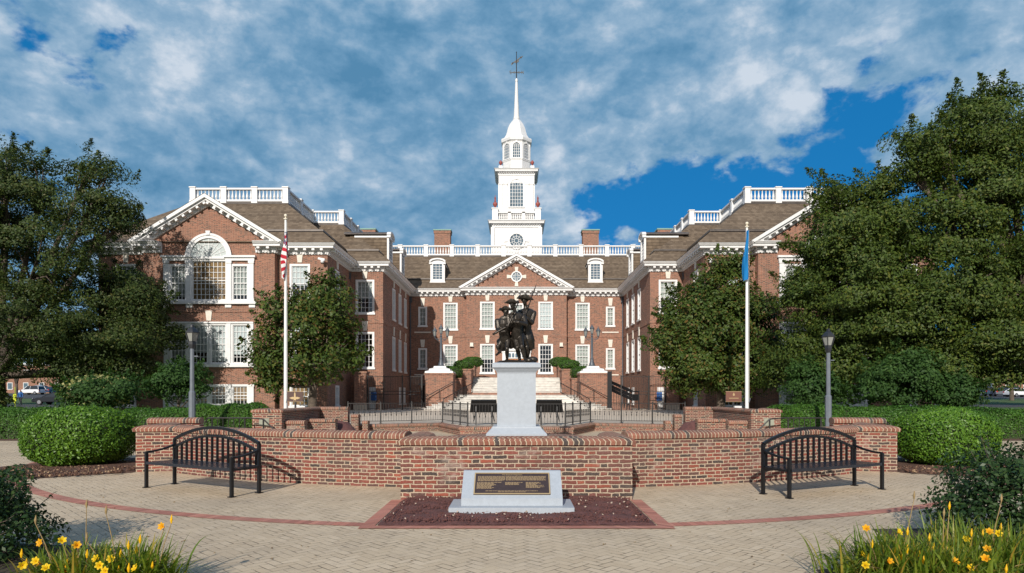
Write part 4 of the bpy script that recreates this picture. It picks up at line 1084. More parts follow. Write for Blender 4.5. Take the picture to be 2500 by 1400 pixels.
# ------------------------------------------------------------------ iron railing round the garden
rl = thing('iron_railing', 'black wrought iron railing with scrolled balusters along the plaza edge behind the pedestal', 'railing', (0, 29, .37))
rp = [(-7.75, 30.15), (-6.27, 30.25), (-4.95, 30.95), (-3.60, 31.85), (-2.95, 30.3), (-2.50, 29.1), (-2.08, 27.95)]
rp = rp + [(-.70, 27.95)] + [(-x, y) for x, y in reversed(rp + [(-.70, 27.95)])]
RZ = .37
for i, (x, y) in enumerate(rp):
    if abs(x) < 1: continue
    m = MB(); m.box(x - .03, x + .03, y - .03, y + .03, RZ, RZ + .98); m.box(x - .07, x + .07, y - .07, y + .07, RZ, RZ + .02); m.ball((x, y, RZ + 1.0), .035, nu=6, nv=4); m.build('post', M['iron'], rl)
for i in range(len(rp) - 1):
    a, b = Vector((*rp[i], 0)), Vector((*rp[i + 1], 0)); L = (b - a).length; d = (b - a) / L
    m = MB()
    m.bar(a + Vector((0, 0, RZ + .95)), b + Vector((0, 0, RZ + .95)), .05, .03); m.bar(a + Vector((0, 0, RZ + .13)), b + Vector((0, 0, RZ + .13)), .035, .025)
    k = max(2, int(round(L / .125)))
    for j in range(1, k):
        p = a + d * (L * j / k); m.bar(p + Vector((0, 0, RZ + .13)), p + Vector((0, 0, RZ + .95)), .012, .012)
        if j % 2 == 0 and L > 1.2:
            m.ball((p.x, p.y, RZ + .42), .026, .026, .07, 5, 4)
            for s in (-1, 1):
                for z0, r in ((.62, .05), (.54, .035)):
                    q = [p + d * s * (r * .9 * (1 - math.cos(t)) * .6 + .005) + Vector((0, 0, RZ + z0 + r * math.sin(t) * (1 if z0 > .6 else -1))) for t in np.linspace(0, 4.2, 6)]
                    m.tube(q, .008, 4, caps=False)
    m.build('railing_panel', M['iron'], rl)
# tilted display boards seen from behind
for s in (-1, 1):
    sd = 'left' if s < 0 else 'right'
    db = thing('display_board', 'black tilted display board on angled legs just %s of the white pedestal' % sd, 'display board', (s * 1.42, 28.6, .37), group='tilted display boards behind the pedestal')
    m = MB(); cx = s * 1.42
    m.add([(cx - .58 - (.07 if s < 0 else -.0), 28.95, .93), (cx + .58 + (.07 if s > 0 else 0), 28.95, .93), (cx + .55, 28.45, 1.46), (cx - .55, 28.45, 1.46),
           (cx - .58 - (.07 if s < 0 else 0), 28.98, .97), (cx + .58 + (.07 if s > 0 else 0), 28.98, .97), (cx + .55, 28.48, 1.50), (cx - .55, 28.48, 1.50)],
          [(0, 1, 2, 3), (7, 6, 5, 4), (0, 4, 5, 1), (1, 5, 6, 2), (2, 6, 7, 3), (3, 7, 4, 0)])
    m.build('board', M['black'], db)
    for q in (-.35, .35):
        l = MB(); l.bar((cx + q, 28.6, .37), (cx + q, 28.7, 1.2), .06, .06); l.bar((cx + q * 1.3, 28.65, .55), (cx + q, 28.68, 1.0), .03, .04); l.build('leg', M['black'], db)

# ------------------------------------------------------------------ plaque stone and gravel bed
ps = thing('memorial_stone', 'sloped pale granite memorial stone with a bronze plaque lying on the gravel bed', 'memorial stone', (-.07, 9.4, 0))
m = MB(); m.box(-.95, .81, 9.16, 9.92, 0, .125); m.build('base_slab', M['granite'], ps)
m = MB(); m.prism([(9.30, .127), (9.86, .127), (9.86, .575), (9.76, .575), (9.30, .235)], 'x', -.785, .655); m.build('stone_block', M['granite'], ps)
SL = math.atan2(.34, .46)
pq = thing('plaque', None, None, (0, 0, 0)); pq.parent = ps; pq.location = Vector((0, 0, 0)); 
bpy.data.objects.remove(pq)
PM = Matrix.Translation((-.065, 9.53, .405)) @ Matrix.Rotation(SL, 4, 'X')   # plaque frame: x right, y up the slope, z out
pw, ph = 1.10, .44
m = MB(); m.box(-pw / 2, pw / 2, -ph / 2, ph / 2, 0, .016)
m.xf(PM); pl = m.build('plaque', M['plaquebronze'], ps)
m = MB()
for x0, x1, y0, y1 in ((-pw / 2, pw / 2, ph / 2 - .016, ph / 2), (-pw / 2, pw / 2, -ph / 2, -ph / 2 + .016), (-pw / 2, -pw / 2 + .016, -ph / 2 + .016, ph / 2 - .016), (pw / 2 - .016, pw / 2, -ph / 2 + .016, ph / 2 - .016)):
    m.box(x0, x1, y0, y1, .010, .022)
m.xf(PM); m.build('plaque_border', M['gold'], pl)
def text_part(s, size, M4, material, parent, name='lettering', align='CENTER', spacing=1.0):
    cu = bpy.data.curves.new(name, 'FONT'); cu.body = s; cu.size = size; cu.align_x = align; cu.extrude = .0015; cu.resolution_u = 2; cu.space_line = spacing
    o = bpy.data.objects.new(name, cu); COL.objects.link(o); dg = bpy.context.evaluated_depsgraph_get()
    me = bpy.data.meshes.new_from_object(o.evaluated_get(dg)); bpy.data.objects.remove(o)
    me.transform(Matrix.Translation(-wloc(parent)) @ M4); me.materials.clear(); me.materials.append(material)
    o = bpy.data.objects.new(name, me); COL.objects.link(o); o.parent = parent; return o
text_part("The Delaware Regiment", .030, PM @ Matrix.Translation((0, .168, .018)), M['gold'], pl)
# the small print is too fine to read in the photograph: raised broken lines of the same length
m = MB()
def line(x0, x1, y, h=.0095):
    x = x0
    while x < x1 - .01:
        w = min(random.uniform(.012, .05), x1 - x); m.box(x, x + w, y, y + h, .016, .019); x += w + .007
def flush():
    global m
    m.xf(PM); m.build('inscription', M['letter'], pl); m = MB()
for i in range(7): line(-.50, -.10 - (.05 if i == 6 else 0), .138 - i * .0155)
flush()
for i in range(6): line(-.09, .50 + random.uniform(-.02, .01), .138 - i * .0155)
flush()
for i in range(9): line(-.51, -.25 + (.10 if i == 0 else random.uniform(-.06, .05)), .010 - i * .0150)
flush()
for i in range(4): line(-.10, .12 + random.uniform(-.05, .05), .012 - i * .0150)
flush()
for i in range(8): line(.20, .38 + random.uniform(-.04, .11), .012 - i * .0150)
flush()
line(-.38, .38, -.160); line(-.20, .20, -.180)
flush()

gb = MB(); nx, ny = 70, 40; vs = []
for j in range(ny + 1):
    for i in range(nx + 1):
        x = -1.82 + 3.64 * i / nx; y = 8.53 + 2.1 * j / ny
        e = min(1, min(i, nx - i) / 5, min(j, ny - j + 6) / 4)
        vs.append((x, y, .004 + e * (.045 + .02 * math.sin(x * 7 + y * 3) * math.sin(y * 9)) + random.uniform(0, .010)))
gb.add(vs, [(j * (nx + 1) + i, j * (nx + 1) + i + 1, (j + 1) * (nx + 1) + i + 1, (j + 1) * (nx + 1) + i) for j in range(ny) for i in range(nx)])
def rocks(mb, n, fx, size):
    for _ in range(n):
        c, ok = fx()
        if not ok: continue
        r = random.uniform(*size); a = Vector((random.gauss(0, 1), random.gauss(0, 1), random.gauss(0, 1))).normalized(); b = a.orthogonal().normalized(); d = a.cross(b)
        a *= r; b *= r * random.uniform(.5, .9); d *= r * random.uniform(.4, .8); c = Vector(c)
        mb.add([c + a, c + b, c - a, c - b, c + d, c - d], [(0, 1, 4), (1, 2, 4), (2, 3, 4), (3, 0, 4), (1, 0, 5), (2, 1, 5), (3, 2, 5), (0, 3, 5)])
rocks(gb, 6500, lambda: ((lambda x, y: ((x, y, .050 + random.uniform(-.02, .02)), not (-.97 < x < .83 and 9.14 < y < 9.95)))(random.uniform(-1.76, 1.76), random.uniform(8.58, 10.6))), (.009, .022))
gb.mi = 1
rocks(gb, 90, lambda: ((random.uniform(-1.75, 1.75), random.uniform(8.55, 10.5), .078), True), (.010, .022))
tag(gb.build('gravel_bed', [M['lava'], mat('pale_pebble', (.45, .36, .29), .9, var=.3, vscale=60)], origin=(0, 0, 0)), kind='stuff')

# bark mulch under the big shrubs
for s in (-1, 1):
    mb = MB(); pts = [(8.42, 14.35), (9.1, 13.9), (10.2, 13.0), (10.9, 12.6), (11.7, 13.2), (12.1, 15.0), (11.4, 17.2), (9.5, 17.6), (8.6, 16.4)]
    pts = [(s * x, y) for x, y in pts]; c = (s * 10.3, 15.2)
    k = len(pts)
    mb.add([(x, y, .002) for x, y in pts] + [(c[0] + (x - c[0]) * .9, c[1] + (y - c[1]) * .9, .05) for x, y in pts] + [(*c, .07)],
           [(i, (i + 1) % k, k + (i + 1) % k, k + i) if s > 0 else (k + i, k + (i + 1) % k, (i + 1) % k, i) for i in range(k)] + [(k + i, k + (i + 1) % k, 2 * k) if s > 0 else (2 * k, k + (i + 1) % k, k + i) for i in range(k)])
    def spot():
        x, y = random.uniform(8.5, 11.6), random.uniform(12.6, 15.2); return ((s * x, y, .06), (y - 12.4) > abs(x - 10.9) * .62)
    rocks(mb, 900, spot, (.02, .05))
    mb.mi = 1; rocks(mb, 160, spot, (.02, .045))
    tag(mb.build('mulch_bed', [M['mulch'], mat('dry_chips', (.33, .22, .13), .9, var=.3, vscale=40)], origin=(0, 0, 0)), kind='stuff')
mb = MB()   # mulch strip along the front of the long hedges
for s in (-1, 1):
    mb.add([(s * 9.4, 24.4, .004), (s * 26, 24.4, .004), (s * 26, 36, .30), (s * 9.4, 36, .30)], [(0, 1, 2, 3) if s > 0 else (3, 2, 1, 0)])
tag(mb.build('mulch_ground', M['mulch'], origin=(0, 0, 0)), kind='structure')

# ------------------------------------------------------------------ benches
def bench_proto(label, loc, rz):
    o = thing('park_bench', label, 'bench', loc, 'black metal benches', rz); WL[o.name] = Vector((0, 0, 0))
    L, D = 2.36, .55; hl = L / 2
    for sx_ in (-1, 1):
        m = MB(); m.box(sx_ * hl - .025, sx_ * hl + .025, -D / 2 - .025, -D / 2 + .025, 0, .655); m.box(sx_ * hl - .05, sx_ * hl + .05, -D / 2 - .05, -D / 2 + .05, 0, .012); m.build('leg', M['black'], o, local=True)
        m = MB(); m.bar((sx_ * hl, D / 2, 0), (sx_ * hl, D / 2, .86), .05, .05); m.box(sx_ * hl - .05, sx_ * hl + .05, D / 2 - .05, D / 2 + .05, 0, .012); m.build('leg', M['black'], o, local=True)
        m = MB()
        pts = [(sx_ * hl, D / 2 - D * t, .655 + .10 * (1 - t) ** 2) for t in np.linspace(0, 1, 8)]
        for a, b in zip(pts[:-1], pts[1:]): m.bar(a, b, .05, .03)
        m.bar((sx_ * hl, -D / 2, .45), (sx_ * hl, D / 2, .45), .05, .035); m.build('armrest', M['black'], o, local=True)
    m = MB()
    m.bar((-hl, -D / 2, .455), (hl, -D / 2, .455), .05, .05); m.bar((-hl, D / 2, .455), (hl, D / 2, .455), .05, .05)
    n = 46
    for i in range(n): x = -hl + .05 + (L - .1) * (i + .5) / n; m.bar((x, -D / 2, .472), (x, D / 2, .472), .040, .006)
    for y in (-.14, 0, .14): m.bar((-hl, y, .464), (hl, y, .464), .03, .008)
    m.build('seat', M['seat'], o, local=True)
    zt = lambda x: .86 + .245 * (1 - (x / hl) ** 2); zl = lambda x: .70 + .255 * (1 - (x / hl) ** 2)
    xs = np.linspace(-hl, hl, 25); m = MB()
    for f, w in ((zt, .05), (zl, .04)):
        for a, b in zip(xs[:-1], xs[1:]): m.bar((a, D / 2, f(a)), (b, D / 2, f(b)), .05, w)
    m.build('back_frame', M['black'], o, local=True)
    m = MB()
    for i in range(16):
        x = -hl + L * (i + .5) / 16; m.bar((x, D / 2, .47), (x, D / 2, zl(x)), .022, .042, up=(0, 1, 0))
    m.build('back_bars', M['black'], o, local=True)
    m = MB()
    for i in range(18):
        x = -hl + L * (i + .7) / 18.4; zc = (zt(x) + zl(x)) / 2; r = .058
        m.tube([(x + r * math.cos(t), D / 2, zc + r * math.sin(t)) for t in np.linspace(0, 2 * math.pi, 13)], .005, 5, caps=False)
    m.build('ring_ornament', M['iron'], o, local=True)
    return o
b0 = bench_proto('black metal bench with arched slatted back standing left of the memorial stone', (-5.64, 11.72, 0), R(-29.0))
place_copy(b0, (5.42, 11.55, 0), R(26.5), 'black metal bench with arched slatted back standing right of the memorial stone')

# ------------------------------------------------------------------ pedestal and statue
PX, PY = 0.0, 19.3
mb = MB(); mb.lathe([(2.3, -.02), (2.3, .40), (2.2, .44), (0.01, .46)], (PX, PY + .3, 0), 32); mb.mi = 0
tag(mb.build('monument_footing', M['wallbrick']), 'round brick footing under the white statue pedestal', 'plinth')
pd = thing('pedestal', 'tall smooth pale granite pedestal carrying the bronze soldiers', 'pedestal', (PX, PY, .46))
m = MB()
def sqs(prof, c):   # square-section stack
    m.lathe([(r * math.sqrt(2), z) for r, z in prof], c, 4, rot=math.pi / 4)
sqs([(.86, 0), (.86, .14), (.84, .16), (.70, .30), (.68, .345)], (PX, PY, .46)); m.build('plinth', M['granite'], pd)
m = MB(); sqs([(.555, 0), (.55, 1.52)], (PX, PY, .805)); m.build('shaft', M['granite'], pd)
m = MB(); sqs([(.555, 0), (.565, .03), (.63, .11), (.645, .13), (.69, .16), (.69, .26), (.66, .29), (.60, .305)], (PX, PY, 2.325)); m.build('capital', M['granite'], pd)
SZ = 2.63
stt = thing('statue', 'dark bronze statue of three soldiers in cocked hats advancing together on the white pedestal', 'statue', (PX, PY, SZ))
m = MB(); n_ = 26
rim = [(.60 * math.copysign(abs(math.cos(t)) ** .55, math.cos(t)), .52 * math.copysign(abs(math.sin(t)) ** .55, math.sin(t))) for t in np.linspace(0, 2 * math.pi, n_, endpoint=False)]
vs = [(PX + x, PY + y, SZ) for x, y in rim] + [(PX + x * .96, PY + y * .96, SZ + .035 + .02 * math.sin(i * 1.7)) for i, (x, y) in enumerate(rim)] + [(PX + x * .55, PY + y * .5, SZ + .07 + .03 * math.sin(i * 2.3)) for i, (x, y) in enumerate(rim)] + [(PX + .1, PY, SZ + .10)]
m.add(vs, [(i, (i + 1) % n_, n_ + (i + 1) % n_, n_ + i) for i in range(n_)] + [(n_ + i, n_ + (i + 1) % n_, 2 * n_ + (i + 1) % n_, 2 * n_ + i) for i in range(n_)] + [(2 * n_ + i, 2 * n_ + (i + 1) % n_, 3 * n_) for i in range(n_)])
m.ball((PX + .47, PY - .2, SZ + .10), .16, .14, .10); m.ball((PX + .36, PY - .36, SZ + .07), .12, .1, .07)
m.build('rocky_base', M['bronze'], stt, smooth=True)

class Fig:
    """closed primitives merged by a voxel remesh into one continuous body"""
    def __init__(s): s.mb = MB()
    def cap(s, a, b, ra, rb, flat=1.0):
        a = Vector(a); b = Vector(b); d = b - a; L = d.length
        if L < 1e-5: return s.mb.ball(a, ra)
        d /= L; pts = []; rs = []
        for t in (-.98, -.8, -.5): pts.append(a + d * ra * t); rs.append(ra * math.sqrt(1 - t * t))
        for t in (0, .5, 1): pts.append(a + d * L * t); rs.append(ra + (rb - ra) * t)
        for t in (.5, .8, .98): pts.append(b + d * rb * t); rs.append(rb * math.sqrt(1 - t * t))
        s.mb.tube(pts, rs, 10)
    def chain(s, pts, rs):
        for i in range(len(pts) - 1): s.cap(pts[i], pts[i + 1], rs[i], rs[i + 1])
    def ell(s, c, rx, ry, rz): s.mb.ball(c, rx, ry, rz, 14, 10)
    def hand(s, w, d, side, k=1.0, curl=.6):
        """palm and five bent fingers; d forearm direction, side = direction of the thumb"""
        d = Vector(d).normalized(); t = (Vector(side) - d * Vector(side).dot(d)).normalized(); nn = d.cross(t); w = Vector(w)
        s.cap(w, w + d * .07 * k, .032 * k, .038 * k)
        s.cap(w + d * .06 * k + t * .022 * k, w + d * .06 * k - t * .022 * k, .020 * k, .018 * k)
        for i, ln in enumerate((.070, .078, .072, .058)):
            r0 = w + d * .09 * k + t * (.030 - .020 * i) * k
            k1 = r0 + (d * math.cos(curl * .6) + nn * math.sin(curl * .6)) * ln * .55 * k
            k2 = k1 + (d * math.cos(curl * 1.8) + nn * math.sin(curl * 1.8)) * ln * .5 * k
            s.cap(r0, k1, .0105 * k, .0098 * k); s.cap(k1, k2, .0098 * k, .0085 * k)
        t0 = w + d * .03 * k + t * .03 * k; t1 = t0 + (d * .6 + t * .7 + nn * .3).normalized() * .045 * k; s.cap(t0, t1, .0135 * k, .012 * k); s.cap(t1, t1 + (d + nn * .5).normalized() * .032 * k, .0115 * k, .0095 * k)
    def head(s, c, face, k=1.0):
        c = Vector(c); f = Vector(face).normalized(); r = f.cross(Vector((0, 0, 1))).normalized(); u = Vector((0, 0, 1))
        s.ell(c + u * .02 * k, .078 * k, .092 * k, .105 * k); s.cap(c + f * .03 * k - u * .05 * k, c + f * .055 * k - u * .085 * k, .060 * k, .036 * k)
        s.cap(c + f * .085 * k + u * .015 * k, c + f * .110 * k - u * .022 * k, .012 * k, .018 * k)      # nose
        s.cap(c + f * .083 * k + r * .045 * k + u * .030 * k, c + f * .088 * k - r * .045 * k + u * .030 * k, .014 * k, .014 * k)  # brow
        s.cap(c + f * .088 * k + r * .022 * k - u * .052 * k, c + f * .088 * k - r * .022 * k - u * .052 * k, .010 * k, .010 * k)  # mouth
        for q in (-1, 1): s.ell(c + r * q * .078 * k - f * .01 * k, .016 * k, .022 * k, .030 * k); s.ell(c + f * .078 * k + r * q * .032 * k + u * .012 * k, .013 * k, .011 * k, .009 * k)
        s.cap(c - f * .07 * k - u * .02 * k, c - f * .10 * k - u * .13 * k, .04 * k, .022 * k)         # queue of hair
    def leg(s, hip, knee, ankle, toe, k=1.0):
        hip, knee, ankle, toe = map(Vector, (hip, knee, ankle, toe))
        s.cap(hip, knee, .098 * k, .062 * k); calf = knee.lerp(ankle, .35) + Vector((0, .02, 0)); s.chain([knee, calf, ankle], [.060 * k, .066 * k, .040 * k])
        s.cap(ankle, toe, .046 * k, .036 * k); heel = ankle - (toe - ankle).normalized() * .04; s.cap(ankle, heel + Vector((0, 0, -.03)), .045 * k, .035 * k)
        s.cap(knee + Vector((0, 0, .01)), knee - Vector((0, 0, .03)), .070 * k, .066 * k)               # breeches cuff
    def bake(s, name, material, parent, voxel=.013, iters=2, local=False, loc=None, keep_parts=None):
        me = s.mb.mesh('tmp', material); o = bpy.data.objects.new('tmp', me); COL.objects.link(o)
        rm = o.modifiers.new('r', 'REMESH'); rm.mode = 'VOXEL'; rm.voxel_size = voxel; rm.use_smooth_shade = True
        if iters: sm = o.modifiers.new('s', 'SMOOTH'); sm.factor = .5; sm.iterations = iters
        dg = bpy.context.evaluated_depsgraph_get(); m2 = bpy.data.meshes.new_from_object(o.evaluated_get(dg)); bpy.data.objects.remove(o)
        m2.transform(Matrix.Translation(-(wloc(parent) if parent else Vector(loc or (0, 0, 0))))); m2.materials.clear(); m2.materials.append(material)
        m2.polygons.foreach_set('use_smooth', [True] * len(m2.polygons)); m2.name = name
        r = bpy.data.objects.new(name, m2); COL.objects.link(r)
        if parent: r.parent = parent; WL[r.name] = wloc(parent).copy()
        else: r.location = loc or (0, 0, 0); WL[r.name] = Vector(loc or (0, 0, 0))
        return r
def tricorn(parent, c, yaw, k=1.0, tilt=0.0, rollx=0.0):
    m = MB(); nu, rows = 48, [(.0, .135), (.060, .128), (.098, .095), (.108, .03), (.120, .0), (.15, .02), (.2, .03)]
    vs = []
    for ri, (r, z) in enumerate(rows):
        for i in range(nu):
            t = 2 * math.pi * i / nu; lob = ((1 + math.cos(3 * (t + math.pi / 6))) / 2) ** 3
            if ri >= 4:   # brim cocked up against the crown between three drooping points
                g = (ri - 4) / 2; rr = .120 + g * (.175 * lob + .035 * (1 - lob)); zz = g * (.015 * lob + .155 * (1 - lob)) - .02 * lob * g * g
            else: rr, zz = r, z
            vs.append((rr * math.cos(t) * 1.12, rr * math.sin(t), zz))
    n = len(vs)
    vs += [(x * .985, y * .985, z - .014) for x, y, z in vs]; R_ = len(rows); fs = []
    for j in range(R_ - 1):
        for i in range(nu):
            a, b = j * nu + i, j * nu + (i + 1) % nu
            fs.append((a + nu, b + nu, b, a)); fs.append((n + a, n + b, n + b + nu, n + a + nu))
    for i in range(nu):
        a, b = (R_ - 1) * nu + i, (R_ - 1) * nu + (i + 1) % nu; fs.append((a, n + a, n + b, b))
    m.add(vs, fs)
    m.xf(Matrix.Translation(Vector(c)) @ Matrix.Rotation(tilt, 4, 'Y') @ Matrix.Rotation(rollx, 4, 'X') @ Matrix.Rotation(yaw, 4, 'Z') @ Matrix.Scale(k, 4))
    m.build('cocked_hat', M['bronze'], parent, smooth=True)
def musket(parent, a, b, bayonet=True):
    a = Vector(a); b = Vector(b); d = (b - a).normalized(); m = MB(); L = (b - a).length
    m.tube([a, a + d * .10, a + d * .32, a + d * .45, a + d * L * .75, b], [.030, .036, .022, .024, .018, .012], 8)
    m.tube([a + d * .4 + Vector((0, -.02, .018)), b + d * .05 + Vector((0, -.02, .018))], .011, 6)
    m.bar(a + d * .42 + Vector((0, -.03, .02)), a + d * .50 + Vector((0, -.03, .05)), .03, .05)
    if bayonet: m.tube([b, b + d * .10, b + d * .14, b + d * .36], [.012, .012, .022, .003], 6)
    m.build('musket', M['bronze'], parent, smooth=True)
S = lambda x, z, y=0.0: Vector((PX + x, PY + y, SZ + z))
U = lambda px, py, y=0.0: S((px - CX) / 83.0, (886 - py) / 83.0, y)
# soldier on the left: running, right leg kicked back
f = Fig()
pel, che, nek, hd = U(1233, 826, -.02), U(1231, 789, -.10), U(1233, 772, -.14), U(1235, 762, -.19)
f.chain([pel, (pel + che) / 2, che], [.165, .185, .200]); f.ell(che + Vector((0, 0, .05)), .235, .14, .13); f.cap(che, nek, .10, .058); f.cap(nek, hd, .055, .055)
f.head(hd, (-.15, -1, -.15), 1.0)
f.leg(U(1226, 828, .02), U(1216, 845, -.06), U(1219, 856, .36), U(1211, 863, .40), .95)
f.leg(U(1240, 828, -.05), U(1238, 852, -.22), U(1238, 878, -.06), U(1234, 881, -.24), .95)
f.cap(pel + Vector((-.02, .05, .02)), U(1228, 842, .10), .165, .17); f.cap(pel + Vector((.10, .06, 0)), U(1247, 842, .10), .13, .10); f.cap(U(1220, 832, .05), U(1246, 834, .05), .10, .10)
shl, shr = che + Vector((-.20, 0, .06)), che + Vector((.20, 0, .06))
el = U(1217, 804, -.16); ha = U(1225, 811, -.34); f.chain([shl, el, ha], [.090, .076, .050]); f.hand(ha, (1, -.2, .1), (0, 0, 1), 1.0)
el = U(1246, 804, -.14); ha = U(1239, 803, -.34); f.chain([shr, el, ha], [.090, .074, .050]); f.hand(ha, (-1, -.3, .1), (0, 0, 1), 1.0)
f.cap(U(1226, 776, -.20), U(1238, 776, -.20), .05, .05)      # stock collar
fl_ = f.bake('soldier', M['bronze'], stt); tricorn(fl_, hd + Vector((-.02, 0, .030)), R(12), .74, R(-5), R(-6))
musket(fl_, U(1204, 818, -.38), U(1252, 792, -.44), False)
# soldier in the middle: long stride, leaning forward
f = Fig()
pel, che, nek, hd = U(1262, 818, -.06), U(1259, 778, -.16), U(1256, 758, -.20), U(1252, 746, -.24)
f.chain([pel, (pel + che) / 2, che], [.165, .175, .20]); f.ell(che + Vector((0, 0, .06)), .26, .16, .14); f.cap(che, nek, .11, .06); f.cap(nek, hd, .06, .055)
f.head(hd, (-.45, -1, -.1), 1.0)
f.leg(U(1257, 822, .0), U(1263, 849, -.20), U(1269, 876, .06), U(1267, 881, -.12), 1.06)
f.leg(U(1270, 822, -.08), U(1274, 847, -.34), U(1282, 877, -.22), U(1281, 883, -.40), 1.10)
f.cap(pel + Vector((-.02, .10, 0)), U(1262, 838, .16), .18, .16); f.cap(U(1254, 826, .02), U(1276, 826, .02), .12, .13); f.cap(pel + Vector((.10, .08, 0)), U(1283, 838, .12), .14, .10)
shl, shr = che + Vector((-.22, 0, .07)), che + Vector((.23, 0, .05))
el = U(1243, 800, -.24); ha = U(1249, 790, -.46); f.chain([shl, el, ha], [.085, .068, .048]); f.hand(ha, (.4, -.3, .8), (1, 0, 0), 1.0)
el = U(1283, 793, -.30); ha = U(1266, 790, -.48); f.chain([shr, el, ha], [.088, .072, .050]); f.hand(ha, (-1, -.2, .05), (0, 0, 1), 1.0)
f.cap(U(1250, 766, -.26), U(1259, 766, -.26), .05, .05)
fm = f.bake('soldier', M['bronze'], stt); tricorn(fm, hd + Vector((-.01, 0, .034)), R(-10), .78, R(3), R(-6))
musket(fm, U(1238, 804, -.50), U(1266, 741, -.40), False)
# tall soldier behind on the right
f = Fig()
pel, che, nek, hd = U(1285, 806, .22), U(1286, 765, .18), U(1283, 745, .16), U(1281, 732, .12)
f.chain([pel, (pel + che) / 2, che], [.160, .165, .19]); f.ell(che + Vector((0, 0, .06)), .245, .15, .14); f.cap(che, nek, .10, .06); f.cap(nek, hd, .056, .055)
f.head(hd, (-.35, -1, 0), 1.0)
f.leg(U(1281, 812, .22), U(1286, 846, .10), U(1290, 876, .24), U(1287, 882, .06), 1.0)
f.leg(U(1292, 812, .26), U(1292, 846, .40), U(1288, 872, .55), U(1286, 880, .42), 1.0)
f.chain([pel + Vector((0, .02, 0)), U(1289, 826, .25), U(1293, 840, .30)], [.175, .20, .17]); f.cap(U(1278, 828, .18), U(1297, 832, .25), .12, .11)
shl, shr = che + Vector((-.21, 0, .07)), che + Vector((.22, 0, .05))
el = U(1271, 783, .10); ha = U(1278, 772, -.10); f.chain([shl, el, ha], [.080, .066, .046]); f.hand(ha, (.2, -.2, 1), (1, 0, 0), 1.0)
el = U(1299, 786, .08); ha = U(1288, 778, -.12); f.chain([shr, el, ha], [.080, .066, .046]); f.hand(ha, (-.7, -.4, .3), (0, 0, 1), 1.0)
fr_ = f.bake('soldier', M['bronze'], stt); tricorn(fr_, hd + Vector((-.0, 0, .030)), R(8), .90, R(3), R(-6))
musket(fr_, U(1276, 786, -.14), U(1301, 715, .12), True)
m = MB(); a, b = U(1297, 800, .30), U(1307, 830, .34); m.tube([a, a.lerp(b, .5), b], [.022, .020, .008], 6); m.bar(U(1294, 812, .36), U(1301, 838, .38), .16, .05); m.build('scabbard', M['bronze'], fr_, smooth=True)

# ------------------------------------------------------------------ grand stairs
gs = thing('grand_stairs', 'broad pale stone stairs rising from the plaza to the central entrance', 'stairs', (0, 55, PLZ))
m = MB(); nst = 8
for k in range(nst):
    z0 = PLZ - .01 + 1.22 * k / nst; z1 = PLZ + 1.22 * (k + 1) / nst - .0; t = k / (nst - 1)
    w = 7.55 - 2.55 * t; y0 = 51.4 + 3.1 * t; ch = .7 - .2 * t
    poly = [(-w, 56.4), (-w, y0 + ch), (-w + ch * 1.15, y0 + .10), (-w + ch * 1.15 + .5, y0), (w - ch * 1.15 - .5, y0), (w - ch * 1.15, y0 + .10), (w, y0 + ch), (w, 56.4)]
    m.prism(poly, 'z', z0 if k == 0 else z0 + .012, z1 - .05); m.prism([(x * 1.006, y - .045) for x, y in poly], 'z', z1 - .05, z1)
m.build('lower_flight', M['stepstone'], gs)
m = MB(); m.box(-4.15, 4.15, 55.2, 57.6, PLZ + 1.222, PLZ + 1.40); m.build('brick_landing', M['brick'], gs)
m = MB()
z_ = PLZ + 1.40; nu_ = 9; rise = (3.3 - z_) / nu_
for k in range(nu_): m.box(-3.95, 3.95, 57.3 + k * .36, 66.9, z_ + rise * k + .003, z_ + rise * (k + 1) - .05); m.box(-3.95, 3.95, 57.25 + k * .36, 66.9 - k * .002, z_ + rise * (k + 1) - .05, z_ + rise * (k + 1))
m.build('upper_flight', M['stepstone'], gs)
bush_spots = []
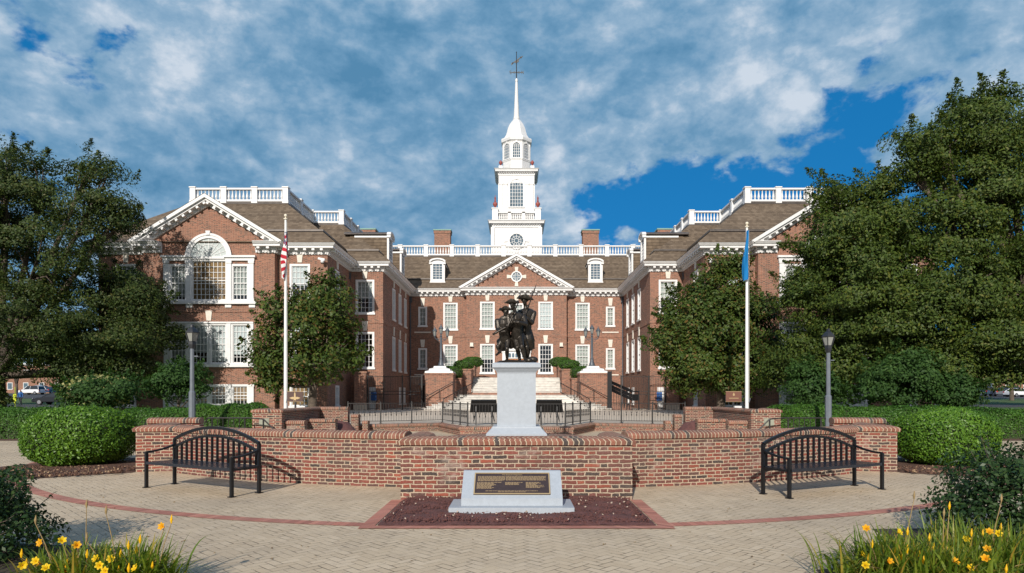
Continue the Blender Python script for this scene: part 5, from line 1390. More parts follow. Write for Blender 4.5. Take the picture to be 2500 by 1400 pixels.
for s in (-1, 1):
    sd = 'left' if s < 0 else 'right'
    bp = thing('brick_pier', 'square brick pier with stepped white cap carrying the lamp %s of the stairs' % sd, 'pier', (s * 6.31, 54.4, PLZ))
    m = MB(); cx = s * 6.31
    m.box(cx - 1.15, cx + 1.15, 53.3, 55.6, PLZ - .1, 3.36); m.box(cx - 1.21, cx + 1.21, 53.24, 55.66, 3.36, 3.50)
    m.box(cx - .80, cx + .80, 53.26, 53.31, 1.5, 3.1)
    m.build('brick_body', M['brick'], bp)
    m = MB(); m.lathe([(1.15 * 1.414, 0), (1.13 * 1.414, .14), (.86 * 1.414, .22), (.84 * 1.414, .34), (.52 * 1.414, .44), (.48 * 1.414, .58)], (cx, 54.4, 3.502), 4, rot=math.pi / 4); m.build('stone_cap', M['white'], bp)
    for j, (x0, x1, y0, y1, zb, zt, wd) in enumerate(((3.96, 5.5, 61.8, 64.6, 2.5, 4.45, 'upper'), (3.98, 5.3, 57.5, 60.8, 1.6, 4.0, 'middle'), (4.70, 5.14, 55.7, 57.4, 1.6, 3.15, 'lower'))):
        X0, X1 = (s * x0, s * x1) if s > 0 else (s * x1, s * x0)
        pt = thing('brick_planter', '%s brick planter wall on the %s side of the stairs' % (wd, sd), 'planter', ((X0 + X1) / 2, (y0 + y1) / 2, zb))
        m = MB(); m.box(X0, X1, y0, y1, zb, zt - .12); m.build('planter_wall', M['brick'], pt); m = MB(); m.box(X0 - .05, X1 + .05, y0 - .05, y1 + .05, zt - .12, zt); m.build('planter_cap', M['capbrick'], pt)
    bush_spots += [(s * 4.22, 63.0, 4.40, 1.02, .85, .82, 'rounded dark clipped bush on the upper planter %s of the stairs' % sd, 'box'),
                   (s * 4.72, 58.6, 3.95, .90, .95, .74, 'rounded clipped bush on the middle planter %s of the stairs' % sd, 'box'),
                   (s * 5.75, 56.6, 3.05, 1.15, .75, .98, 'loose clipped bush beside the brick lamp pier %s of the stairs' % sd, 'box')]
    # stair handrails
    for nm, X0, X1, wd in (('a', 7.0, 5.1, 'outer'), ('b', 5.75, 3.65, 'inner')):
        hr = thing('stair_railing', '%s black iron stair railing %s of the pedestal' % (wd, sd), 'railing', (s * X0, 51.8, PLZ))
        y0, y1 = (52.6, 53.0) if nm == 'a' else (51.3, 55.2)
        if nm == 'a': a, b = Vector((s * 7.35, 52.9, 1.55)), Vector((s * 5.15, 53.1, 2.75))
        else: a, b = Vector((s * 5.75, 51.6, 1.40)), Vector((s * 3.70, 55.3, 2.72))
        m = MB(); m.tube([a, b, b + Vector((-s * .35, .2, 0))], .035, 6)
        if nm == 'b': m.tube([a - Vector((0, 0, .75)), b - Vector((0, 0, .75))], .022, 6)
        m.build('handrail', M['iron'], hr)
        kk_ = 2 if nm == 'a' else 20
        for q in range(kk_ + 1):
            t = q / kk_; p = a.lerp(b, t); m = MB(); big = q in (0, kk_, kk_ // 2)
            low = p.z - .88
            m.tube([(p.x, p.y, low), (p.x, p.y, p.z)], .028 if big else .012, 5); m.build('baluster', M['iron'], hr)
# three-lantern lamps on the piers
def lantern_mesh(m, c, k=1.0, glass=False):
    if glass: m.lathe([(.085 * k, .02 * k), (.155 * k, .40 * k)], c, 6)
    else:
        m.lathe([(.03 * k, -.12 * k), (.07 * k, -.06 * k), (.10 * k, .0), (.10 * k, .02 * k)], c, 6)
        m.lathe([(.20 * k, .40 * k), (.205 * k, .43 * k), (.12 * k, .58 * k), (.09 * k, .60 * k), (.05 * k, .70 * k), (.02 * k, .72 * k), (.03 * k, .77 * k), (.0, .84 * k)], c, 6)
        for i in range(6):
            t = 2 * math.pi * i / 6; m.bar((c[0] + .09 * k * math.cos(t), c[1] + .09 * k * math.sin(t), c[2] + .02 * k), (c[0] + .16 * k * math.cos(t), c[1] + .16 * k * math.sin(t), c[2] + .41 * k), .022 * k, .022 * k)
def triple_lamp(loc, label):
    o = thing('street_lamp', label, 'lamp post', loc, 'three-lantern lamps on the stair piers'); WL[o.name] = Vector((0, 0, 0))
    m = MB(); m.lathe([(.30, 0), (.30, .06), (.24, .10), (.22, .24), (.15, .42), (.13, .60), (.15, .64), (.11, .72), (.105, 1.55), (.075, 2.45), (.11, 2.5), (.08, 2.56), (.05, 2.62)], (0, 0, 0), 12); soften(m.build('post', M['lampgrey'], o, local=True))
    m = MB()
    for s in (-1, 1): m.tube([(0, 0, 2.30), (s * .25, 0, 2.26), (s * .46, 0, 2.28), (s * .52, 0, 2.42)], .035, 6); m.tube([(s * .08, 0, 2.05), (s * .25, 0, 2.12), (s * .38, 0, 2.26)], .018, 5)
    m.build('arm', M['lampgrey'], o, local=True)
    for x, z in ((-.52, 2.52), (0, 2.72), (.52, 2.52)):
        m = MB(); lantern_mesh(m, (x, 0, z)); l = m.build('lantern', M['lampgrey'], o, local=True)
        m = MB(); lantern_mesh(m, (x, 0, z), glass=True); m.build('lantern_glass', M['lampglass'], l, local=True)
    return o
t0 = triple_lamp((-6.25, 54.3, 4.07), 'blue-grey lamp with three lanterns on the left stair pier')
place_copy(t0, (6.25, 54.3, 4.07), 0, 'blue-grey lamp with three lanterns on the right stair pier')
# plain lamp posts in the hedges
def path_lamp(loc, label):
    o = thing('path_lamp', label, 'lamp post', loc, 'grey lamp posts behind the hedges'); WL[o.name] = Vector((0, 0, 0))
    m = MB(); m.lathe([(.115, 0), (.115, 1.75), (.085, 1.80)], (0, 0, 0), 8, rot=math.pi / 8); m.build('post_base', M['greymetal'], o, local=True)
    m = MB(); m.lathe([(.078, 1.78), (.068, 3.35), (.06, 3.42)], (0, 0, 0), 8, rot=math.pi / 8); m.box(.08, .22, -.012, .012, 3.06, 3.09); m.build('post', M['greymetal'], o, local=True)
    m = MB(); m.lathe([(.10, 3.36), (.13, 3.50), (.13, 3.62)], (0, 0, 0), 6); m.lathe([(.25, 3.92), (.25, 3.95), (.15, 4.08), (.07, 4.13), (.06, 4.22), (.0, 4.24)], (0, 0, 0), 6)
    for i in range(6): t = 2 * math.pi * i / 6; m.bar((.13 * math.cos(t), .13 * math.sin(t), 3.6), (.235 * math.cos(t), .235 * math.sin(t), 3.93), .024, .024)
    l = m.build('lantern', M['darkcap'], o, local=True)
    m = MB(); m.lathe([(.120, 3.6), (.222, 3.93)], (0, 0, 0), 6); m.build('lantern_glass', M['lampglass'], l, local=True)
    return o
p0 = path_lamp((-11.88, 24.0, .05), 'grey lamp post with a dark lantern behind the left hedge')
place_copy(p0, (11.42, 24.0, -.10), 0, 'grey lamp post with a dark lantern behind the right hedge')

# ------------------------------------------------------------------ flagpoles and flags
def flagpole(x, y, top, label):
    o = thing('flagpole', label, 'flagpole', (x, y, .35)); m = MB()
    m.tube([(x, y, .3), (x, y, 2.5), (x, y, top - .15)], [.088, .084, .052], 12); soften(m.build('pole', M['pole'], o))
    m = MB(); m.lathe([(.05, 0), (.10, .02), (.10, .06), (.03, .08), (.03, .14)], (x, y, top - .16), 10); m.ball((x, y, top + .04), .075); soften(m.build('finial', mat('finial_paint', (.72, .66, .52), .35), o))
    m = MB(); m.tube([(x + .10, y - .05, 1.4), (x + .075, y - .05, top - .3)], .006, 4); m.build('halyard', M['frost'], o)
    m = MB(); m.bar((x + .06, y - .09, 1.35), (x + .12, y - .09, 1.55), .03, .04); m.build('cleat', M['greymetal'], o)
flagpole(-10.92, 31, 10.15, 'white flagpole carrying the striped flag behind the left terrace wall')
flagpole(10.90, 31, 9.78, 'white flagpole carrying the blue flag behind the right terrace wall')
def drape(name, label, x, y, ztop, zbot, prof, mats, nfold, seed, mi=None):
    """a limp flag: rows from the hoist down, each row a pleated band hanging beside the pole"""
    rr = random.Random(seed); m = MB(); nr, nc = 26, 34; vs = []; uv = []
    for j in range(nr + 1):
        t = j / nr; z = ztop + (zbot - ztop) * t
        a, b = prof(t)
        for i in range(nc + 1):
            u = i / nc
            fx = a + (b - a) * (.5 - .5 * math.cos(u * math.pi * nfold + .9 * math.sin(3 * t + seed)))
            fy = -.10 - .10 * u + .06 * math.sin(u * 9 + t * 5 + seed) + .03 * math.sin(u * 23)
            vs.append((x + fx, y + fy, z - .35 * u * t * .4 + .05 * math.sin(u * 6 + seed))); 
    fs = []; uvs = []
    for j in range(nr):
        for i in range(nc):
            k = j * (nc + 1) + i; fs.append((k + nc + 1, k + nc + 2, k + 1, k))
            U_ = lambda i_, j_: (i_ / nc, 1 - j_ / nr); uvs.append([U_(i, j + 1), U_(i + 1, j + 1), U_(i + 1, j), U_(i, j)])
    m.add(vs, fs, uvs); o = m.build(name, mats, smooth=True); return tag(o, label, 'flag')
def flag_mat(us):
    m = bpy.data.materials.new('flag_cloth'); m.use_nodes = True; b = NB(m.node_tree); p = m.node_tree.nodes['Principled BSDF']; p.inputs['Roughness'].default_value = .85
    s = b.sep(b.new('ShaderNodeUVMap').outputs[0])
    if us:
        v = b.m('ADD', s[1], b.m('MULTIPLY', s[0], .30)); st_ = b.m('GREATER_THAN', b.m('FLOORED_MODULO', b.m('MULTIPLY', v, 13.0), 2.0), 1.0)
        col = b.mix(st_, (.70, .69, .68, 1), (.44, .012, .03, 1))
        can = b.m('MULTIPLY', b.m('GREATER_THAN', s[1], .54), b.m('LESS_THAN', s[0], .42))
        vo = b.new('ShaderNodeTexVoronoi', feature='F1'); b.put(vo.inputs['Vector'], b.vm('MULTIPLY', b.new('ShaderNodeUVMap').outputs[0], (26, 30, 1))); vo.inputs['Scale'].default_value = 1; vo.inputs['Randomness'].default_value = .2
        blue = b.mix(b.m('LESS_THAN', vo.outputs['Distance'], .22), (.015, .03, .12, 1), (.6, .6, .62, 1))
        b.put(p.inputs['Base Color'], b.mix(can, col, blue))
    else:
        d = b.m('ADD', b.m('ABSOLUTE', b.m('SUBTRACT', s[0], .12)), b.m('ABSOLUTE', b.m('SUBTRACT', s[1], .60)))
        b.put(p.inputs['Base Color'], b.mix(b.m('LESS_THAN', d, .10), (.0, .16, .42, 1), (.55, .47, .22, 1)))
    return m
drape('striped_flag', 'limp red and white striped flag with a blue corner hanging on the left flagpole', -10.92, 31, 9.35, 7.30, lambda t: (-.02 - .16 * smooth01(t * 2.2 - .3) * (1 - .4 * t), .11 + .03 * math.sin(t * 5) - .10 * smooth01(t * 2 - 1.1)), flag_mat(True), 5, 1)
drape('blue_flag', 'limp plain blue flag with a pale emblem hanging on the right flagpole', 10.90, 31, 9.40, 7.20, lambda t: (-.07 - .18 * smooth01(t * 1.3), .0 + .01 * math.sin(t * 4)), flag_mat(False), 4, 4)

# ------------------------------------------------------------------ side gates, ramp, signs
for s in (-1, 1):
    sd = 'left' if s < 0 else 'right'
    gp = thing('gate_pier', 'dark brick gate pier on a pale base beside the %s wing' % sd, 'pier', (s * 12.5, 52.9, PLZ - .05)); cx = s * 12.5
    m = MB(); m.box(cx - .48, cx + .48, 52.4, 53.4, .95, 3.45); m.build('pier_shaft', M['brick'], gp)
    m = MB(); m.box(cx - .54, cx + .54, 52.34, 53.46, .3, .95); m.build('pier_base', M['concrete'], gp); m = MB(); m.box(cx - .54, cx + .54, 52.34, 53.46, 3.452, 3.6); m.build('pier_cap', M['capbrick'], gp)
    x0, x1 = (7.6, 11.95) if s < 0 else (8.4, 11.95)
    gt = thing('iron_gate', 'tall black iron gate between the %s wing and the stair pier' % sd, 'gate', (s * (x0 + x1) / 2, 52.6, PLZ))
    posts = [x0, x0 + (x1 - x0) * .36, x0 + (x1 - x0) * .70, x1] if s < 0 else [x0, x0 + (x1 - x0) * .62, x1]
    for px_ in posts:
        m = MB(); m.box(s * px_ - .05, s * px_ + .05, 52.55, 52.65, PLZ - .02, 3.28); m.build('gate_post', M['iron'], gt)
    for a, b in zip(posts[:-1], posts[1:]):
        m = MB()
        for z in (PLZ + .12, 1.75, 2.0, 3.18): m.bar((s * a, 52.6, z), (s * b, 52.6, z), .05, .045)
        k = int((b - a) / .13)
        for j in range(1, k): x = a + (b - a) * j / k; m.bar((s * x, 52.6, PLZ + .12), (s * x, 52.6, 3.18), .018, .018)
        if s > 0:
            n = 10; pts = [(s * (a + (b - a) * i / n), 52.6, 3.18 + .16 * math.sin(math.pi * i / n)) for i in range(n + 1)]; m.tube(pts, .018, 5)
        m.build('gate_leaf', M['iron'], gt)
    # blue notice on the wall behind the gate
    sg_ = MB(); sx0 = s * 11.17 - s * .0; yy = 53.8
    sg_.box(s * 11.7 - .22, s * 11.7 + .22, 53.70, 53.76, 1.25, 1.95)
    sg_.lathe([(.0, 0), (.16, .0), (.16, .02), (0, .02)], (0, 0, 0), 12) if False else None
    tag(sg_.build('blue_notice', mat('blue_sign', (.02, .10, .32), .5)), 'small blue notice panel on the brick wall behind the %s gate' % sd, 'sign')
rmp = thing('ramp_railing', 'black solid ramp railing beside the right stair pier', 'railing', (8.0, 54, PLZ))
m = MB(); m.box(7.36, 7.72, 53.0, 53.12, PLZ, 3.62); m.build('end_post', M['black'], rmp)
m = MB()
for z in (0, .34, .62): m.bar((7.75, 53.6, 2.75 - z), (9.15, 51.8, 1.98 - z), .05, .24)
m.build('sloping_rail', M['black'], rmp)
m = MB()
for i in range(9): t = i / 8; m.bar((7.75 + 1.4 * t, 53.6 - 1.8 * t, PLZ), (7.75 + 1.4 * t, 53.6 - 1.8 * t, 2.75 - .77 * t), .035, .05)
m.bar((9.15, 51.8, 1.98), (9.7, 51.9, 1.98), .05, .10); m.bar((9.15, 51.8, 1.5), (9.7, 51.9, 1.5), .05, .5); m.bar((9.68, 51.9, PLZ), (9.68, 51.9, 2.05), .08, .08); m.build('ramp_bars', M['black'], rmp)
m = MB(); m.prism([(53.4, PLZ - .02), (52.0, PLZ - .02), (53.4, PLZ + .5)], 'x', 7.7, 9.2); m.build('ramp_curb', M['brick'], rmp)

def marker_sign(p, label, face, emblem):
    x, y = p; o = thing('marker_sign', label, 'sign', (x, y, .3))
    m = MB(); m.box(x - .035, x + .035, y, y + .07, .3, 1.55); m.build('post', M['darkcap'], o)
    m = MB(); m.box(x - .36, x + .36, y - .03, y + .0, 1.40, 1.86); b = m.build('sign_board', face, o)
    m = MB(); m.box(x - .37, x + .37, y - .022, y - .008, 1.385, 1.40); m.box(x - .37, x + .37, y - .022, y - .008, 1.86, 1.875); m.build('sign_edge', M['gold'], o)
    m = MB()
    if emblem == 'bird':   # gold eagle with spread wings
        m.prism([(x - .26, 1.57), (x - .10, 1.62), (x - .04, 1.60), (x - .03, 1.78), (x, 1.84), (x + .03, 1.78), (x + .04, 1.60), (x + .10, 1.62), (x + .26, 1.57), (x + .12, 1.50), (x + .05, 1.52), (x + .06, 1.44), (x, 1.47), (x - .06, 1.44), (x - .05, 1.52), (x - .12, 1.50)], 'y', y - .05, y - .03)
    else:
        m.lathe([(.0, 0), (.05, .0), (.05, .01), (0, .01)], (0, 0, 0), 8) if False else None
        m.prism([(x - .05, 1.72), (x, 1.82), (x + .05, 1.72), (x + .03, 1.66), (x - .03, 1.66)], 'y', y - .045, y - .03); m.box(x - .22, x + .22, y - .04, y - .03, 1.54, 1.57)
    m.build('emblem', M['gold'], b)
marker_sign((-10.2, 30.2), 'brown marker sign with a gold bird emblem beside the left flagpole', mat('brown_sign', (.085, .045, .035), .6), 'bird')
marker_sign((10.0, 30.2), 'rust brown marker sign with a small emblem beside the right flagpole', mat('rust_sign', (.17, .070, .045), .6), 'small')
for s, x in ((-1, -9.85), (1, 10.15)):
    m = MB(); m.box(x - .16, x + .16, 30.0, 30.16, .9, 1.20); m.bar((x, 30.1, .3), (x, 30.1, .95), .05, .05)
    tag(m.build('notice_box', M['white']), 'small white box on a stake below the %s marker sign' % ('left' if s < 0 else 'right'), 'box')

# ------------------------------------------------------------------ leaves
def leaf_object(name, C, A, B, L, Wd, mats, parent=None, core=None, loc=None, mids=None):
    """one mesh of folded leaf quads: centres C, long axes A, cross axes B (n x 3), lengths L, widths Wd; core: extra MB drawn with material 1"""
    n = len(C); a = A * (L * .5)[:, None]; b = B * (Wd * .5)[:, None]
    nn = np.cross(A, B) * (Wd * .18)[:, None]
    V = np.stack([C - a, C + b * .95 + nn - a * .05, C + a, C - b * .95 + nn - a * .05], axis=1).reshape(-1, 3)
    off = np.array(wloc(parent)) if parent is not None else np.array(loc if loc is not None else (0, 0, 0), dtype=float)
    nv = n * 4; faces = np.arange(nv, dtype=np.int32)
    starts = np.arange(0, nv, 4, dtype=np.int32); totals = np.full(n, 4, dtype=np.int32); mi = np.zeros(n, dtype=np.int32)
    if mids is not None: mi = np.asarray(mids, dtype=np.int32)
    if core is not None:
        cv = np.array(core.v, dtype=float); cl = [len(f) for f in core.f]
        faces = np.concatenate([faces, np.array([i + nv for f in core.f for i in f], dtype=np.int32)])
        starts = np.concatenate([starts, nv + np.concatenate([[0], np.cumsum(cl)[:-1]])]).astype(np.int32); totals = np.concatenate([totals, cl]).astype(np.int32)
        mi = np.concatenate([mi, np.full(len(cl), len(mats) - 1)]).astype(np.int32); V = np.concatenate([V, cv])
    me = bpy.data.meshes.new(name); me.vertices.add(len(V)); me.vertices.foreach_set('co', (V - off).astype(np.float32).ravel())
    me.loops.add(len(faces)); me.loops.foreach_set('vertex_index', faces)
    me.polygons.add(len(starts)); me.polygons.foreach_set('loop_start', starts); me.polygons.foreach_set('loop_total', totals)
    for m in mats: me.materials.append(m)
    me.polygons.foreach_set('material_index', mi); me.update(calc_edges=True); me.validate()
    o = bpy.data.objects.new(name, me); COL.objects.link(o)
    if parent is not None: o.parent = parent; WL[o.name] = wloc(parent).copy()
    else: o.location = tuple(off); WL[o.name] = Vector(off)
    return o
def unit(v): return v / np.maximum(np.linalg.norm(v, axis=-1, keepdims=True), 1e-9)
def axes_norm(N, noise):
    """leaf axes for leaves whose faces look along N"""
    n = unit(N + rng.normal(0, noise, N.shape)); A = unit(np.cross(n, rng.normal(0, 1, N.shape))); return A, np.cross(n, A)
def axes_from(D, spread):
    """leaf axes scattered about directions D"""
    A = unit(D + rng.normal(0, spread, D.shape)); B = unit(np.cross(A, rng.normal(0, 1, D.shape))); return A, B

M['oakleaf'] = leaf_mat('oak_leaves', (0.026, 0.048, 0.013), (0.055, 0.084, 0.019), (0.085, 0.085, 0.022), .55, .25, .2)
M['oakleaf2'] = leaf_mat('oak_leaves_bright', (0.030, 0.056, 0.012), (0.072, 0.112, 0.019), (0.110, 0.120, 0.022), .55, .25, .2)
M['magleaf'] = leaf_mat('magnolia_leaves', (0.034, 0.066, 0.014), (0.070, 0.106, 0.020), (0.130, 0.075, 0.022), .52, .22, .15)
M['box'] = leaf_mat('box_leaves', (0.030, 0.085, 0.013), (0.065, 0.150, 0.020), None, .55, .25, .22)
M['hedge'] = leaf_mat('holly_leaves', (0.045, 0.120, 0.013), (0.140, 0.275, 0.026), None, .45, .35, .22)
M['hedgeleaf'] = leaf_mat('hedge_leaves', (0.029, 0.086, 0.013), (0.074, 0.172, 0.022), None, .5, .3, .2)
M['darkleaf'] = leaf_mat('dark_shrub_leaves', (0.016, 0.042, 0.014), (0.042, 0.082, 0.022), None, .45, .3, .15)
M['mapleleaf'] = leaf_mat('maple_leaves', (0.026, 0.066, 0.018), (0.055, 0.115, 0.028), None, .6, .2, .28)
M['flowerleaf'] = leaf_mat('cream_blossom', (0.40, 0.40, 0.16), (0.55, 0.52, 0.28), None, .7, .2, .3)
M['blade'] = leaf_mat('lily_blades', (0.085, 0.150, 0.018), (0.190, 0.250, 0.030), (0.40, 0.27, 0.05), .4, .4, .35)
M['petal'] = leaf_mat('yellow_petals', (0.80, 0.50, 0.010), (0.85, 0.60, 0.02), None, .5, .3, .35)
M['petal2'] = leaf_mat('orange_petals', (0.80, 0.36, 0.010), (0.82, 0.44, 0.02), None, .5, .3, .35)
M['stalk'] = mat('dry_stalk', (0.30, 0.21, 0.09), .8, var=.2)

# ------------------------------------------------------------------ clipped shrubs and hedges
def sbox(d, a, b, c, p): return 1.0 / (np.abs(d[:, 0] / a) ** p + np.abs(d[:, 1] / b) ** p + np.abs(d[:, 2] / c) ** p) ** (1.0 / p)
def clipped(name, label, c, a, b, h, n, leaf, material, p=3.0, cat='bush', group=None, lump=.05):
    """rounded clipped bush standing on c"""
    c = np.array(c, dtype=float); cz = h / 2
    d = unit(rng.normal(0, 1, (n, 3)))
    r = sbox(d, a, b, cz, p)
    ph = rng.uniform(0, 6, 6); lumpf = lambda q: 1 + lump * (np.sin(q[:, 0] * 3.1 / a + ph[0]) * np.sin(q[:, 1] * 3.3 / b + ph[1]) + .7 * np.sin(q[:, 0] * 6.3 / a + ph[2]) * np.sin(q[:, 2] * 6.7 / h + ph[3]))
    P_ = d * r[:, None]; P_ = P_ * lumpf(P_)[:, None] * (1 - np.abs(rng.normal(0, .045, n)) + rng.normal(0, .012, n))[:, None]
    P_ += d * (np.where(rng.uniform(0, 1, n) < .06, rng.uniform(.0, .09, n), 0))[:, None]
    P_[:, 2] = np.maximum(P_[:, 2], -cz + .04)
    C = P_ + c + np.array([0, 0, cz])
    A, B = axes_norm(d, .55)
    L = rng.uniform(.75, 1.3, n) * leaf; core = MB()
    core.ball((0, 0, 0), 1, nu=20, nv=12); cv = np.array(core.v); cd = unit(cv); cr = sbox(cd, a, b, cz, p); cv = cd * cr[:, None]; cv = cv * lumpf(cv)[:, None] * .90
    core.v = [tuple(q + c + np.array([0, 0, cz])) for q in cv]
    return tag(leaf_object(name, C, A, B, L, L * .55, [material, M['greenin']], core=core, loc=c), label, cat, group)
clipped('clipped_bush', 'big rounded clipped holly bush at the left end of the curved garden wall', (-10.47, 15.75, .0), 1.14, 1.1, 1.40, 28000, .060, M['hedge'], 2.45, group='rounded bushes at the ends of the curved wall')
clipped('clipped_bush', 'big rounded clipped holly bush at the right end of the curved garden wall', (10.28, 15.75, .0), 1.08, 1.1, 1.36, 28000, .060, M['hedge'], 2.45, group='rounded bushes at the ends of the curved wall')
for (x, y, z, a, b, h, lab, mt) in bush_spots: clipped('clipped_bush', lab, (x, y, z), a, b, h * 1.15, 2600, .12, M[mt], 2.6, group='clipped bushes on the stair planters')

def hedge(name, label, path, w, hfun, n, leaf, material, group=None):
    P_ = np.array([(p[0], p[1]) for p in path], dtype=float); seg = np.linalg.norm(np.diff(P_, axis=0), axis=1); cum = np.concatenate([[0], np.cumsum(seg)]); T = cum[-1]
    def at_s(s):
        i = np.clip(np.searchsorted(cum, s, side='right') - 1, 0, len(seg) - 1); t = ((s - cum[i]) / seg[i])[:, None]
        d = (P_[i + 1] - P_[i]) / seg[i][:, None]; return P_[i] * (1 - t) + P_[i + 1] * t, d
    pex = 3.2
    def surf(s, phi, shrink=1.0):
        c, d = at_s(s); nrm = np.stack([d[:, 1], -d[:, 0]], axis=1)
        e = np.minimum(s, T - s) / (w * .55); cap = np.clip(e, 0, 1); cap = np.sqrt(1 - (1 - cap) ** 2) ** .8
        H = np.array([hfun(q) for q in s]) * (.72 + .28 * cap); rr = w / 2 * np.maximum(cap, .03)
        co, si = np.cos(phi), np.sin(phi)
        ox = np.sign(co) * np.abs(co) ** (2 / pex); oz = np.abs(si) ** (2 / pex)
        lm = 1 + .05 * np.sin(s * 2.1 + 1) * np.sin(phi * 3 + s) + .035 * np.sin(s * 5.3 + phi * 4)
        z0 = np.array([ground_z(0, q) for q in c[:, 1]])
        P3 = np.concatenate([c + nrm * (ox * rr * lm * shrink)[:, None], (z0 + .05 + oz * H * lm * shrink)[:, None]], axis=1)
        N3 = np.concatenate([nrm * co[:, None], np.maximum(si, .1)[:, None]], axis=1); return P3, N3
    s = rng.uniform(.02, T - .02, n); phi = rng.uniform(0, math.pi, n)
    C, D = surf(s, phi); C = C - unit(D) * np.abs(rng.normal(0, .045, n))[:, None]
    C += unit(D) * (np.where(rng.uniform(0, 1, n) < .05, rng.uniform(.0, .12, n), 0))[:, None]; C[:, 2] = np.maximum(C[:, 2], .03)
    A, B = axes_norm(unit(D), .55); L = rng.uniform(.75, 1.3, n) * leaf
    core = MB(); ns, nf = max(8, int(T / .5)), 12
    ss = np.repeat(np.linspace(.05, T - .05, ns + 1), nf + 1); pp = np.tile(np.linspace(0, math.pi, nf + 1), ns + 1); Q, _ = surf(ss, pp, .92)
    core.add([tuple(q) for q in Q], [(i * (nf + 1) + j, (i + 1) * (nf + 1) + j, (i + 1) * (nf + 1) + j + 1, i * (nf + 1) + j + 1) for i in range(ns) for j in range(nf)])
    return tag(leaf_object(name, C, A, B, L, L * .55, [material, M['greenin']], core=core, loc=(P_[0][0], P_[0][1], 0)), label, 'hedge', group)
hedge('clipped_hedge', 'long low clipped hedge behind the bench on the left', [(-26, 25.9), (-20, 25.9), (-15.5, 25.9), (-12.6, 26.4), (-9.9, 26.6)], 1.7, lambda s: 1.25 + .10 * math.sin(s * .5) , 48000, .080, M['hedgeleaf'])
hedge('clipped_hedge', 'long low clipped hedge behind the bench on the right', [(26, 26.0), (20, 26.0), (15.5, 26.0), (12.6, 26.3), (10.0, 26.4)], 1.7, lambda s: 1.22 + .12 * smooth01((s - 12.5) / 1.5) + .05 * math.sin(s * .7), 48000, .080, M['hedgeleaf'])

# ------------------------------------------------------------------ trees
def tree(name, label, base, lobes, nclump, per, leaf, material, limbs=True, trunk_r=.35, spread=(.55, .55, .30), cat='tree', group=None, droop=.25, inner=.5, fork=None, up=.2):
    base = Vector(base); o = thing(name, label, cat, base, group)
    tr = MB(); fork = Vector(fork) if fork else base + Vector((0, 0, 2.4))
    if limbs: tr.tube([base - Vector((0, 0, .2)), base + Vector((0, 0, .15)), base.lerp(fork, .5), fork], [trunk_r * 1.35, trunk_r * 1.1, trunk_r, trunk_r * .85], 10)
    Cs = []; Ds = []; tot = sum(l[3] * l[4] * l[5] for l in lobes) ** 1.0
    wts = np.array([(l[3] * l[4] * l[5]) ** .72 for l in lobes]); wts = wts / wts.sum()
    for li, (lx, ly, lz, rx, ry, rz) in enumerate(lobes):
        c = np.array([lx, ly, lz]); k = max(5, int(nclump * wts[li]))
        d = unit(rng.normal(0, 1, (k, 3))); fr = rng.uniform(inner ** 3, 1, k) ** (1 / 3) * .92
        cc = c + d * fr[:, None] * np.array([rx, ry, rz])
        ks = max(4, int(k * .55)); ds = unit(rng.normal(0, 1, (ks, 3)) + np.array([0, 0, .25]))
        for e in ds:
            p0 = c + e * np.array([rx, ry, rz]) * rng.uniform(.85, 1.02); tip = unit(e + np.array([0, 0, .55]) + rng.normal(0, .3, 3)); ln = rng.uniform(.5, 1.25) * spread[0] / .6; n = int(per * .38)
            t = rng.uniform(0, 1, n) ** .8; Cs.append(p0 + tip * (t * ln)[:, None] + rng.normal(0, 1, (n, 3)) * (.20 * (1.15 - t))[:, None] * spread[0] / .6); Ds.append(np.tile(tip, (n, 1)) + rng.normal(0, .5, (n, 3)))
        if limbs:
            r0 = trunk_r * .5; mid = fork.lerp(Vector(c), .5) + Vector((0, 0, -.3))
            tr.tube([fork - Vector((0, 0, .3)), mid, Vector(c)], [r0 * 1.2, r0 * .8, r0 * .42], 7)
            for q in range(0, k, max(1, k // 9)):
                tip = Vector(cc[q]); m_ = Vector(c).lerp(tip, .5) + Vector((0, 0, -.12)); tr.tube([Vector(c).lerp(mid, .3), m_, tip], [r0 * .36, r0 * .2, r0 * .06], 5)
        for q in range(k):
            sc_ = rng.uniform(.55, 1.35); n = int(per * sc_ ** 1.5)
            g = rng.normal(0, 1, (n, 3)); g = g / np.maximum(1, np.linalg.norm(g, axis=1, keepdims=True) / 1.7)
            od = d[q] * np.array([1, 1, .6]); p = g * np.array(spread) * sc_
            p[:, 2] -= droop * (p[:, 0] ** 2 + p[:, 1] ** 2) * .6
            Cs.append(cc[q] + p); Ds.append(unit(p * .8 + od + np.array([0, 0, up])))
    C = np.concatenate(Cs); D = np.concatenate(Ds); A, B = axes_norm(unit(D) + np.array([0, 0, .25]), .42)
    L = rng.uniform(.65, 1.35, len(C)) * leaf
    leaf_object('crown', C, A, B, L, L * .55, [material], parent=o)
    if limbs: tr.build('trunk', M['bark'], o, smooth=True)
    return o
def lob(px, py, D, rpx, rpy, rd=None):
    c = at(px, py, D); k = D / F_PX; return (c.x, c.y, c.z, rpx * k, (rd if rd else rpx * k), rpy * k)
D1 = 40.0
